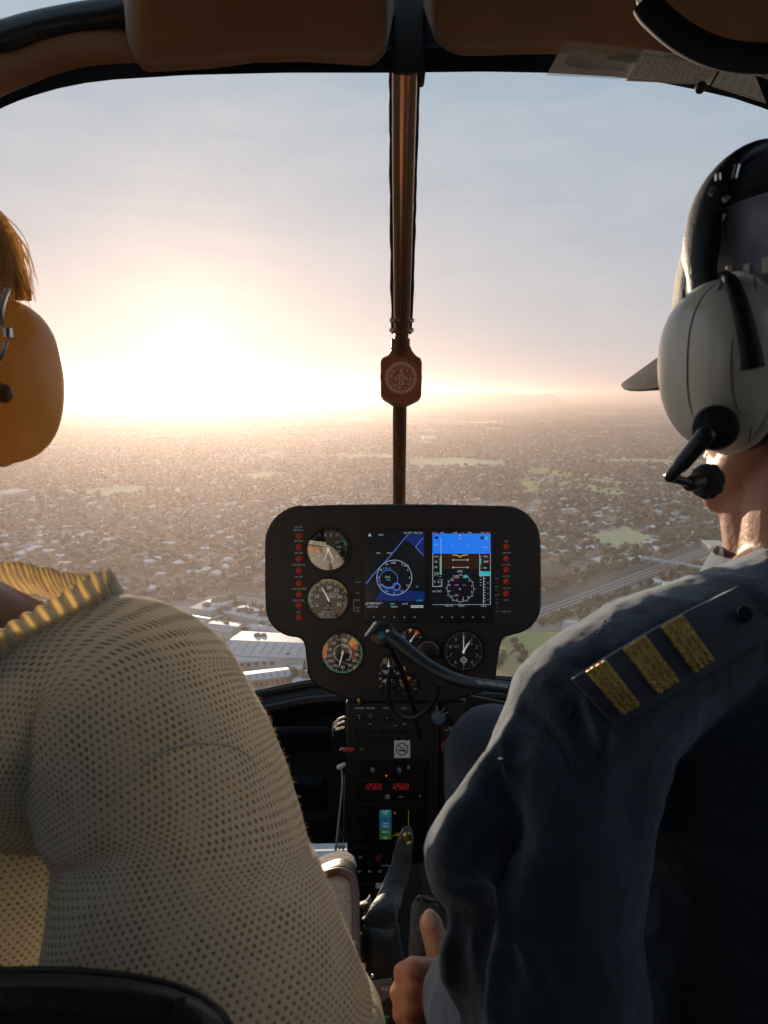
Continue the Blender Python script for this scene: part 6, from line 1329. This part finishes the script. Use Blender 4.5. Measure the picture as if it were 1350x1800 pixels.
# ---- aviation headsets ----------------------------------------------
m_shell = mat('champagne_shell', (.90, .86, .74), .30, coat=.4, sss=0, vary=(24, (.82, .77, .64), .6)); m_shell2 = mat('amber_backlit_shell', (.80, .50, .16), .38, coat=.2, trans=.42, ttint=(1, .60, .20), vary=(30, (.70, .42, .12), .5))  # second shell is the same kind, with amber backlight put into its colour
m_pad = mat('black_ear_cushion', (.015, .015, .017), .5); m_band = mat('black_padded_band', (.008, .009, .011), .55, bump=(300, .4, .001))
def headset(t, C, f, l, u, side, cup_c, msh, hw=.0375, hh=.060, boom=True, dep=.040):
    """cup on the given side (+1 left ear) centred on cup_c; band over the head"""
    out = l * side
    for sd in (side, -side):
        cc = cup_c if sd == side else C * 2 - cup_c + (cup_c - C - l * ((cup_c - C).dot(l))) * 2; o2 = l * sd; w2 = o2.cross(u).normalized()
        mb = MB(); rows = []
        for j in range(19):
            th = j / 18 * math.pi * .5; r = math.cos(th) ** .62 if j < 18 else 0.0; h_ = math.sin(th) ** .9 * dep; row = []
            for k in range(40):
                a = k / 40 * 2 * math.pi; ca, sa = math.cos(a), math.sin(a); wv = hw * (1 + .06 * sa); x = abs(ca) ** .92 * math.copysign(1, ca) * wv * r; y = abs(sa) ** .95 * math.copysign(1, sa) * hh * r * (1.0 if sa > 0 else 1.04); row.append(cc + o2 * h_ + f * x + u * y)
            rows.append(row)
        mb.grid(rows, close_u=True); sh_ = obj('ear_cup', mb, msh, t, smooth=180)
        mb = MB(); rows = []
        for (e, h_) in ((1.0, -.004), (1.045, -.004), (1.06, .001), (1.045, .0035), (.98, .0035)): rows.append([cc + o2 * h_ + f * (math.cos(k / 40 * 2 * math.pi) * hw * e) + u * (math.sin(k / 40 * 2 * math.pi) * hh * e * 1.02) for k in range(40)])
        mb.grid(rows, close_u=True, close_v=True); obj('shell_rim', mb, msh, sh_, smooth=60)
        mb = MB(); rows = []
        for k in range(32):
            a = k / 32 * 2 * math.pi; ce = cc - o2 * .014 + f * math.cos(a) * hw * .80 + u * math.sin(a) * hh * .84; rd = (f * math.cos(a) + u * math.sin(a)); rows.append([ce + (rd * math.cos(b) + o2 * math.sin(b)) * .0125 for b in [q / 12 * 2 * math.pi for q in range(12)]])
        mb.grid(rows, close_u=True, close_v=True); obj('ear_cushion', mb, m_pad, t)
pcup = CUPP - pl_ * .012
m_line = mat('shell_joint', (.22, .19, .14), .5)
hs = thing('aviation_headset', 'champagne aviation headset with boom microphone worn over the pilot cap', 'headset', CUPP)
headset(hs, PC, pf, pl_, pu, 1, pcup, m_shell, .0440, .0605, dep=.046)
bd = [];
for k in range(25):
    a = R(lerp(-4, 184, k / 24)); r_ = .118 + .026 * math.sin(a); bd.append(PC + pf * (.036 * math.sin(a) + .012) + pl_ * (math.cos(a) * .108) + pu * (.046 + math.sin(a) * .127))
mb = MB(); rows = []
for i, p in enumerate(bd):
    tg = (bd[min(i + 1, 24)] - bd[max(i - 1, 0)]).normalized(); nr = (p - PC - pu * .05).normalized(); wd = tg.cross(nr).normalized(); hw_ = .0185 if 2 < i < 22 else .013
    rows.append([p + wd * (math.cos(b) * hw_) + nr * (math.sin(b) * .0085 + .003) for b in [q / 14 * 2 * math.pi for q in range(14)]])
mb.grid(rows, close_u=True); obj('headband', mb, m_band, hs, smooth=180)
mb = MB()
for q in (-1, 1): mb.tube([bd[1] + pf * .012 * q, bd[1] + pf * .014 * q - pu * .02 + pl_ * .008, pcup + pl_ * .03 + pf * .016 * q + pu * .052, pcup + pl_ * .036 + pf * .010 * q + pu * .03], .0016, 8)
obj('yoke_wire', mb, m_bright, hs)
mb = MB(); p0 = P(1225, 335, .55)
for q in ((1262, 306, 1262, 318), (1248, 342, 1256, 330), (1272, 352, 1280, 346), (1296, 290, 1290, 314)): mb.tube([P(q[0], q[1], .528), P(q[2], q[3], .528)], .0022, 8)
obj('slider_clip', mb, m_bright, hs)
# dark stirrup wrapping the rear of the cup
st_ = spline([pcup + pf * -.004 + pu * .062 + pl_ * .012, pcup - pf * .022 + pu * .052 + pl_ * .026, pcup - pf * .034 + pu * .030 + pl_ * .030, pcup - pf * .040 + pu * .004 + pl_ * .028, pcup - pf * .040 - pu * .006 + pl_ * .026], 5)
mb = MB(); mb.tube(st_, [lerp(.004, .008, i / (len(st_) - 1)) for i in range(len(st_))], 12, flat=.6); obj('stirrup', mb, m_band, hs)
for xo, nm_ in ((-.010, 'shell_joint'), (-.0265, 'shell_joint')):
    q_ = []
    for k in range(31):
        y_ = lerp(-.92, .92, k / 30); xx = xo + .006 * (1 - y_ * y_) * (-1 if xo < -.02 else 1); rr2 = min(.985, math.sqrt((xx / .044) ** 2 + y_ * y_)); h_ = (1 - rr2 ** 3.2) ** .45 * .046; q_.append(pcup + pl_ * (h_ + .0002) + pf * xx + pu * (y_ * .0605))
    mb = MB(); mb.tube(q_, .0006, 6); obj(nm_, mb, m_line, hs)
bm0 = P(1257, 752, .487); mb = MB(); mb.lathe(bm0, (P(1257, 752, .4) - bm0), [(.0145, -.020), (.0150, .002), (.0138, .008), (.0105, .010), (0, .0105)], 32); obj('microphone_pivot', mb, m_band, hs)
mb = MB(); mb.cap(P(1240, 766, .474), P(1197, 817, .482), .0062, .0052, 16); mb.cap(P(1197, 817, .482), P(1178, 838, .486), .0044, .0040, 14); mb.cap(P(1178, 839, .486), P(1216, 850, .500), .0030, .0034, 14); obj('microphone_boom', mb, mat('satin_black_boom', (.03, .03, .032), .28), hs)
mb = MB(); mb.cap(P(1214, 850, .500), P(1228, 846, .505), .0055, .006, 14); obj('microphone_clamp', mb, mat('brown_clamp', (.08, .04, .03), .4), hs)
mb = MB(); mb.ell(P(1243, 846, .515), (.0115, .012, .0125)); mb2 = fuse(mb, .0016, 1, lambda co, no: no * np.array([[noise.noise(Vector(c) * 260) * .0012] for c in co])); obj('microphone_foam', mb2, m_foam, hs, smooth=180)
mb = MB(); mb.ell(P(1172, 656, .555), (.004, .004, .006)); mb.cap(P(1167, 600, .556), P(1170, 650, .553), .0018, .0015, 8); obj('cable_stub', mb, m_band, hs)

# ---- passenger (left) -----------------------------------------------
PAS = thing('person', 'passenger in cream open-knit jumper seen from behind on the left', 'person', (-.385, .56, -.75))
lf, ll_, lu = axes(R(4), 0)
CUPL = P(21, 668, .55); LC = CUPL + ll_ * .120
b2 = MB(); head(b2, LC, lf, ll_, lu, True); LN = LC - lu * .16 - lf * .01
b2.cap(LC - lu * .05 - lf * .01, LN, .050, .054, 22); b2.cap(LN, Vector((-.24, .52, -.205)), .05, .04); b2.cap(LN, Vector((-.53, .52, -.22)), .05, .04); b2.ell((-.385, .51, -.30), (.15, .075, .12)); b2.ell((-.385, .52, -.50), (.14, .085, .24)); b2.ell((-.385, .53, -.70), (.145, .09, .12))
ARM = [(P(240, 1290, .475), .046), (P(400, 1880, .43), .040), (P(600, 1830, .55), .024)]
for (a, ra), (b, rb) in zip(ARM[:-1], ARM[1:]): b2.cap(a, b, ra, rb)
b2.cap((-.54, .52, -.24), (-.60, .48, -.5), .042, .034); b2.cap((-.60, .48, -.5), (-.5, .7, -.56), .034, .024); b2.ell((-.48, .74, -.565), (.03, .042, .02))
hw0 = P(622, 1860, .60); b2.cap(ARM[2][0], hw0, .024, .022)
for k in range(4): b2.cap(hw0 + RT * (.018 - k * .012), hw0 + RT * (.020 - k * .013) + Vector((0, .045, -.012)), .0075, .007, 10); b2.cap(hw0 + RT * (.020 - k * .013) + Vector((0, .045, -.012)), hw0 + RT * (.020 - k * .012) + Vector((0, .066, -.034)), .007, .006, 10)
b2.cap(hw0 - RT * .015, hw0 - RT * .036 + Vector((0, .035, -.006)), .010, .0075, 10)
for s in (-1, 1): b2.cap((-.385 + s * .08, .55, -.73), (-.385 + s * .13, 1.05, -.60), .075, .055); b2.cap((-.385 + s * .13, 1.05, -.60), (-.385 + s * .13, 1.10, -.98), .048, .036); b2.cap((-.385 + s * .13, 1.08, -1.02), (-.385 + s * .13, 1.22, -1.03), .034, .028)
obj('body', fuse(b2, .005, 3), m_skin2, PAS, smooth=180)
for s in (-1, 1): mb = MB(); mb.ell(LC + ll_ * (s * .031) + lf * .083 + lu * .008, .0115); obj('eye', mb, m_eye, PAS)
mb = MB(); mb.ell((-.385, .56, -.73), (.17, .15, .11))
for s in (-1, 1): mb.cap((-.385 + s * .09, .56, -.73), (-.385 + s * .13, 1.05, -.60), .09, .068, 22); mb.cap((-.385 + s * .13, 1.05, -.60), (-.385 + s * .13, 1.10, -.96), .064, .05, 22)
obj('trousers', fuse(mb, .010, 4), m_pants, PAS, smooth=180)
# knit
def knit_mat():
    m = bpy.data.materials.new('cream_open_knit'); m.use_nodes = True; t = m.node_tree; b = t.nodes['Principled BSDF']; uv = N(t, 'ShaderNodeUVMap')
    s = N(t, 'ShaderNodeSeparateXYZ'); t.links.new(uv.outputs[0], s.inputs[0]); U, V_ = s.outputs[0], s.outputs[1]       # metres on the cloth
    wn = N(t, 'ShaderNodeTexNoise', i_Scale=16.0, i_Detail=2.0); t.links.new(uv.outputs[0], wn.inputs['Vector']); wob = math_(t, 'MULTIPLY_ADD', wn.outputs['Fac'], .0036, -.0018)
    pu_, pv_ = .0041, .0031
    v2 = math_(t, 'DIVIDE', math_(t, 'ADD', V_, wob), pv_); row = math_(t, 'FLOOR', v2); stg = math_(t, 'MULTIPLY', math_(t, 'MODULO', math_(t, 'ABSOLUTE', row), 2.0), .5)
    u2 = math_(t, 'ADD', math_(t, 'DIVIDE', math_(t, 'ADD', U, wob), pu_), stg)
    fu = math_(t, 'SUBTRACT', math_(t, 'FRACT', u2), .5); fv = math_(t, 'SUBTRACT', math_(t, 'FRACT', v2), .5)
    r = math_(t, 'SQRT', math_(t, 'ADD', math_(t, 'POWER', math_(t, 'MULTIPLY', fu, 1.0), 2.0), math_(t, 'POWER', math_(t, 'MULTIPLY', fv, .80), 2.0)))
    hv = N(t, 'ShaderNodeTexNoise', i_Scale=60.0); t.links.new(uv.outputs[0], hv.inputs['Vector'])
    rad = math_(t, 'MULTIPLY_ADD', hv.outputs['Fac'], .30, .055)
    painted_hole = math_(t, 'LESS_THAN', r, rad)
    ht = math_(t, 'SUBTRACT', math_(t, 'MULTIPLY', r, 2.0, clamp=True), math_(t, 'MULTIPLY', math_(t, 'ABSOLUTE', math_(t, 'SINE', math_(t, 'MULTIPLY', u2, math.pi * 2))), .25))
    fz = N(t, 'ShaderNodeTexNoise', i_Scale=2600.0, i_Detail=3.0); t.links.new(uv.outputs[0], fz.inputs['Vector'])
    bp = N(t, 'ShaderNodeBump', i_Strength=.5, i_Distance=.0010); t.links.new(math_(t, 'ADD', ht, math_(t, 'MULTIPLY', fz.outputs['Fac'], .35)), bp.inputs['Height']); t.links.new(bp.outputs[0], b.inputs['Normal'])
    col = mixc(t, math_(t, 'MULTIPLY', fz.outputs['Fac'], .5), (.93, .92, .88), (.84, .82, .76)); col = mixc(t, math_(t, 'MULTIPLY', painted_hole, .92), col, (.24, .21, .14)); t.links.new(col, b.inputs['Base Color']); b.inputs['Roughness'].default_value = .9; b.inputs['Sheen Weight'].default_value = .5; b.inputs['Specular IOR Level'].default_value = .15  # shade inside the knit holes painted as dark colour, cloth stays closed
    tr_ = N(t, 'ShaderNodeBsdfTranslucent'); t.links.new(mixc(t, 1.0, col, (1.0, .95, .80), 'MULTIPLY'), tr_.inputs[0]); pass
    m1 = N(t, 'ShaderNodeMixShader', i_0=.58); t.links.new(b.outputs[0], m1.inputs[1]); t.links.new(tr_.outputs[0], m1.inputs[2])
    tp_ = N(t, 'ShaderNodeBsdfTransparent'); m2 = N(t, 'ShaderNodeMixShader'); t.links.new(math_(t, 'MULTIPLY', painted_hole, 0.0), m2.inputs[0]); t.links.new(m1.outputs[0], m2.inputs[1]); t.links.new(tp_.outputs[0], m2.inputs[2]); t.links.new(m2.outputs[0], t.nodes['Material Output'].inputs[0]); return m
m_knit = knit_mat(); m_wool = mat('cream_rib_wool', (.82, .78, .66), .9, sheen=.5, bump=(900, .8, .0012), trans=.35, ttint=(.9, .72, .34))
m_seamw = mat('seam_wool', (.80, .77, .68), .95, trans=.3)
SW = obj('jumper', MB().add([(-.385, .5, -.3), (-.384, .5, -.3), (-.385, .501, -.3)], [(0, 1, 2)]), m_knit, PAS, smooth=0, fix=False)
# torso: rings round the trunk
def torso(z):
    return interp([-.80, -.60, -.42, -.30, -.24, -.19], [.200, .205, .230, .244, .224, .170], z), interp([-.80, -.60, -.42, -.30, -.24, -.19], [.125, .125, .130, .122, .100, .060], z)
rows = []; zz = [-.80 + .0145 * i for i in range(42)] + [-.19]
for z in zz:
    a_, b_ = torso(z); row = []
    for k in range(73):
        a = k / 72 * 2 * math.pi + math.pi / 2; fx = 1 + .045 * noise.noise(Vector((math.cos(a) * 3, math.sin(a) * 3, z * 7))) + .03 * (1 - abs(noise.noise(Vector((math.cos(a) * 4 + z * 8, math.sin(a) * 4, z * 5))))) ** 4
        row.append(Vector((-.378 + math.cos(a) * a_ * fx, .50 + math.sin(a) * b_ * fx, z)))
    rows.append(row)
mb = MB(); mb.grid(rows, uvf=lambda j, i: (i / 72 * 1.15, zz[min(j, len(zz) - 1)] * 1.0)); obj('knitted_back', mb, m_knit, SW, smooth=180)
rows_back = rows
def spline_px(l): return [(v.x, v.y) for v in spline([Vector((a, b, 0)) for a, b in l], 6)]
# sleeve from the neck over the shoulder to the elbow and on to the cuff: contour read along the outer edge
CT = [((-160, 1400), .060, .52), ((-40, 1350), .064, .51), ((62, 1312), .073, .50), ((142, 1262), .074, .49), ((212, 1248), .073, .483), ((248, 1300), .074, .472), ((285, 1375), .073, .463), ((315, 1455), .072, .457), ((322, 1545), .078, .449), ((336, 1640), .085, .441), ((352, 1745), .091, .433), ((372, 1850), .094, .428), ((420, 1960), .088, .435)]
sp = spline([P(c[0][0], c[0][1], c[2]) for c in CT], 8); rr_ = [interp(range(len(CT)), [c[1] for c in CT], i / 8) for i in range(len(sp))]
def loft(sp, rr_, n=64, fold_=1.0, k0=0.0):
    rows = []; L_ = [0]
    for i in range(1, len(sp)): L_.append(L_[-1] + (sp[i] - sp[i - 1]).length)
    u = None
    for i, p in enumerate(sp):
        T_ = (sp[min(i + 1, len(sp) - 1)] - sp[max(i - 1, 0)]).normalized(); u0 = (FW - T_ * FW.dot(T_)).normalized(); v0 = T_.cross(u0); row = []
        for k in range(n + 1):
            a = k / n * 2 * math.pi; nn = Vector((math.cos(a) * 1.6, math.sin(a) * 1.6, L_[i] * 16 + k0)); bend = max(0, -math.cos(a - 2.4)); r = rr_[i] * (1 + fold_ * (.06 * noise.noise(nn) + .03 * (1 - abs(noise.noise(nn * .7 + Vector((5, 5, L_[i] * 6))))) ** 5 + .07 * bend * noise.noise(Vector((a, L_[i] * 30, 2))))) ; row.append(p + u0 * math.cos(a) * r + v0 * math.sin(a) * r)
        rows.append(row)
    return rows, L_
rows, L_ = loft(sp, rr_); rows_sl = rows; avg = sum(rr_) / len(rr_)
mb = MB(); mb.grid(rows, uvf=lambda j, i: (i / 64 * 2 * math.pi * avg, L_[min(j, len(L_) - 1)])); obj('sleeve', mb, m_knit, SW, smooth=180)
sp2 = spline([P(540, 1960, .45), P(575, 1890, .48), P(592, 1810, .52), P(600, 1765, .56), P(604, 1745, .59)], 6); rows, L2 = loft(sp2, [lerp(.052, .0215, (i / (len(sp2) - 1)) ** .8) for i in range(len(sp2))], 48, .6)
mb = MB(); mb.grid(rows, uvf=lambda j, i: (i / 48 * .25, L2[min(j, len(L2) - 1)])); obj('forearm_sleeve', mb, m_knit, SW, smooth=180)
# seam ridges where sleeve meets back
def rib_cord(pts, r, m=m_wool, nm='seam'):
    s_ = spline(pts, 10); mb = MB(); mb.tube(s_, [r * (1 + .25 * math.sin(i * 2.1)) for i in range(len(s_))], 8); return obj(nm, mb, m, SW)
bk = MB(); bk.grid([[torso_pt for torso_pt in r] for r in rows_back]); bk.grid(rows_sl)
kb = BVHTree.FromPolygons([Vector(v) for v in bk.v], bk.f)
def on_knit(px, py):
    h_ = kb.ray_cast(Vector((0, 0, 0)), P(px, py, 1.0).normalized(), 2.0); return h_[0] - FW * .001 if h_[0] is not None else P(px, py, .42)
for line_ in ([(-40, 1285), (0, 1312), (50, 1345), (110, 1388), (160, 1424), (178, 1440)], [(452, 1345), (430, 1322), (395, 1308), (350, 1306), (305, 1314), (262, 1336), (225, 1372), (196, 1420), (175, 1462)]):
    pts_ = [on_knit(*q) for q in spline_px(line_)]
    for w_ in range(1):
        mb = MB(); mb.tube([p + RT * (.0016 * w_) for p in pts_], [(.0007 + .0003 * math.sin(i * 1.9 + w_)) * (.3 + .7 * math.sin(math.pi * (i + .5) / len(pts_))) for i in range(len(pts_))], 6); obj('seam', mb, m_seamw, SW)
# collar: ribbed band round a wide neckline
cpath = spline([P(-420, 1330, .45), P(-260, 1285, .43), P(-120, 1212, .432), P(0, 1148, .44), P(60, 1113, .448), P(120, 1078, .458), P(175, 1046, .472), P(205, 1034, .492), P(190, 1036, .520), P(140, 1036, .550), P(90, 1026, .580), P(40, 1014, .605), P(-20, 1012, .62), P(-160, 1030, .63), P(-330, 1080, .60), P(-470, 1180, .54), P(-500, 1280, .49)], 40)
cpath = cpath + [cpath[0]]; cm = sum(cpath, Vector()) / len(cpath); mb = MB(); rows = [[] for _ in range(9)]; al = 0
for i, p in enumerate(cpath):
    if i: al += (p - cpath[i - 1]).length
    T_ = (cpath[min(i + 1, len(cpath) - 1)] - cpath[max(i - 1, 0)]).normalized(); o_ = (p - cm); o_ = (o_ - T_ * o_.dot(T_)).normalized(); dn = T_.cross(o_); dn = dn if dn.z < 0 else -dn
    for j in range(9):
        t_ = j / 8; rb = math.cos(al * 2 * math.pi / .0085); rows[j].append(p + dn * (.031 * (t_ - .42) + .0010 * rb * (t_ < .1)) + o_ * (.008 * t_ * t_ + .0013 * rb * (.35 + .65 * math.sin(t_ * math.pi))) + Vector((0, 0, .0020 * noise.noise(p * 60))))
AL = [0]
for a_, b_ in zip(cpath[:-1], cpath[1:]): AL.append(AL[-1] + (b_ - a_).length)
m_col = bpy.data.materials.new('ribbed_collar_knit'); m_col.use_nodes = True; t = m_col.node_tree; b = t.nodes['Principled BSDF']; uv = N(t, 'ShaderNodeUVMap'); sx_ = N(t, 'ShaderNodeSeparateXYZ'); t.links.new(uv.outputs[0], sx_.inputs[0])
nz_ = N(t, 'ShaderNodeTexNoise', i_Scale=70.0); t.links.new(uv.outputs[0], nz_.inputs['Vector']); wv = math_(t, 'SINE', math_(t, 'ADD', math_(t, 'MULTIPLY', sx_.outputs[0], 2 * math.pi / .0085), math_(t, 'MULTIPLY', nz_.outputs['Fac'], 3.0))); wf = math_(t, 'SINE', math_(t, 'MULTIPLY', sx_.outputs[0], 2 * math.pi / .00283)); gap = math_(t, 'MULTIPLY', math_(t, 'MULTIPLY_ADD', wv, -1.2, .05, clamp=True), .75)
t.links.new(mixc(t, gap, (.86, .83, .74), (.66, .54, .28)), b.inputs['Base Color']); b.inputs['Roughness'].default_value = .9; b.inputs['Sheen Weight'].default_value = .5  # gold in the gaps stands for light showing between the ribs
bp = N(t, 'ShaderNodeBump', i_Strength=.6, i_Distance=.0012); t.links.new(wf, bp.inputs['Height']); t.links.new(bp.outputs[0], b.inputs['Normal'])
tr_ = N(t, 'ShaderNodeBsdfTranslucent'); t.links.new(mixc(t, gap, (.80, .72, .54), (1.0, .78, .42)), tr_.inputs[0]); mx = N(t, 'ShaderNodeMixShader'); t.links.new(math_(t, 'MULTIPLY_ADD', gap, .45, .25), mx.inputs[0]); t.links.new(b.outputs[0], mx.inputs[1]); t.links.new(tr_.outputs[0], mx.inputs[2]); t.links.new(mx.outputs[0], t.nodes['Material Output'].inputs[0])
mb.grid(rows, uvf=lambda j, i: (AL[min(i, len(AL) - 1)], j * .003)); o_ = obj('ribbed_collar', mb, m_col, SW, smooth=180); s_ = o_.modifiers.new('t', 'SOLIDIFY'); s_.thickness = .0012
# loose wool fibres along the lit edge
mb = MB(); rr = random.Random(5)
def fibre(p, n, ln):
    d = (n + Vector((rr.gauss(0, .5), rr.gauss(0, .5), rr.gauss(0, .5)))).normalized(); q = p + d * ln * .5; e = q + (d + Vector((rr.gauss(0, .5), rr.gauss(0, .5), rr.gauss(0, .5)))).normalized() * ln * .5; mb.tube([p, q, e], [.00016, .00013, .00005], 3, caps=False)
srows, _ = loft(sp, rr_)
for q in range(5200):
    i = rr.randrange(4, len(srows) - 1); k = rr.randrange(0, 64); p = srows[i][k].lerp(srows[i + 1][k], rr.random()).lerp(srows[i][(k + 1) % 64], rr.random() * .9); n = (p - sp[i]).normalized()
    fibre(p, n, rr.uniform(.0012, .0034))
tag(obj('wool_fuzz', mb, m_wool, SW, smooth=180, fix=False), kind='stuff')
# hair
m_hair = mat('blonde_hair', (.80, .58, .30), .4, trans=.5, vary=(60, (.6, .38, .16), .8), ttint=(1, .72, .36))
mb = MB(); mb.ell(LC + lu * .052 - lf * .012, (.082, .104, .090), (ll_, lf, lu), 30, 20)
hc = obj('hair', fuse(mb, .006, 2, lambda co, no: no * np.array([[noise.noise(Vector((c[0] * 60, c[1] * 60, c[2] * 12))) * .004] for c in co])), m_hair, PAS, smooth=180)
mb = MB()
for q in range(420):
    sx_ = rr.uniform(-60, 6); d0 = rr.uniform(.50, .60); sy = lerp(430, 396, max(0, min(1, (sx_ + 60) / 60))) + rr.uniform(-22, 24); ex = sx_ + abs(rr.gauss(30, 20)); ey = sy + rr.uniform(70, 130) + (8 if ex > 40 else 0)
    if ex > 62: ex = 62 + rr.uniform(-6, 6)
    mid = ((sx_ + ex) / 2 + rr.uniform(4, 14), (sy + ey) / 2 - rr.uniform(8, 18))
    s_ = spline([P(sx_ - 25, sy - 14, d0), P(sx_, sy, d0), P(mid[0], mid[1], d0), P(ex, ey, d0 + rr.uniform(-.01, .01))], 4); mb.tube(s_, [lerp(.0007, .00018, (i / (len(s_) - 1)) ** 1.2) for i in range(len(s_))], 4, caps=False)
tag(obj('loose_strands', mb, m_hair, hc, smooth=180, fix=False), kind='stuff')
mb = MB()
for q in range(9):
    ox = rr.uniform(-14, 14); oy = rr.uniform(-10, 10); s_ = spline([P(4 + ox * .4, 430 + oy, .545), P(22 + ox, 468 + oy, .54), P(34 + ox, 500 + oy, .54), P(38 + ox, 528, .545)], 6); mb.tube(s_, [lerp(.004, .0018, i / (len(s_) - 1)) for i in range(len(s_))], 6)
obj('hair_lock', mb, m_hair, hc, smooth=180)
h2 = thing('aviation_headset', 'aviation headset with amber backlight coloured in, on the blonde passenger at the left edge', 'headset', CUPL)
headset(h2, LC, lf, ll_, lu, -1, CUPL + ll_ * .012, m_shell2, .040, .0602, dep=.044)
mb = MB(); rows = []
bd = [LC + lf * .01 + ll_ * (math.cos(R(a)) * .112) + lu * (.045 + math.sin(R(a)) * .118) for a in range(0, 181, 8)]
for i, p in enumerate(bd):
    tg = (bd[min(i + 1, len(bd) - 1)] - bd[max(i - 1, 0)]).normalized(); nr = (p - LC - lu * .045).normalized(); wd = tg.cross(nr).normalized(); rows.append([p + wd * (math.cos(b) * .013) + nr * (math.sin(b) * .006) for b in [q / 12 * 2 * math.pi for q in range(12)]])
mb.grid(rows, close_u=True); obj('headband', mb, m_band, h2, smooth=180)
mb = MB(); mb.tube(spline([P(14, 508, .50), P(6, 530, .495), P(2, 556, .492), P(5, 575, .49)], 5), .0018, 8); mb.tube([P(14, 578, .488), P(15, 594, .488)], .0030, 8); mb.tube(spline([P(12, 600, .488), P(6, 618, .488), P(-6, 640, .49)], 5), .0016, 8); obj('yoke_wire', mb, m_bright, h2)
mb = MB(); mb.ell(P(8, 692, .488), (.0056, .005, .0064)); mb.cap(P(-4, 672, .488), P(6, 684, .488), .0016, .0016, 8); obj('microphone_pivot', mb, mat('rust_knob', (.25, .09, .03), .4), h2)
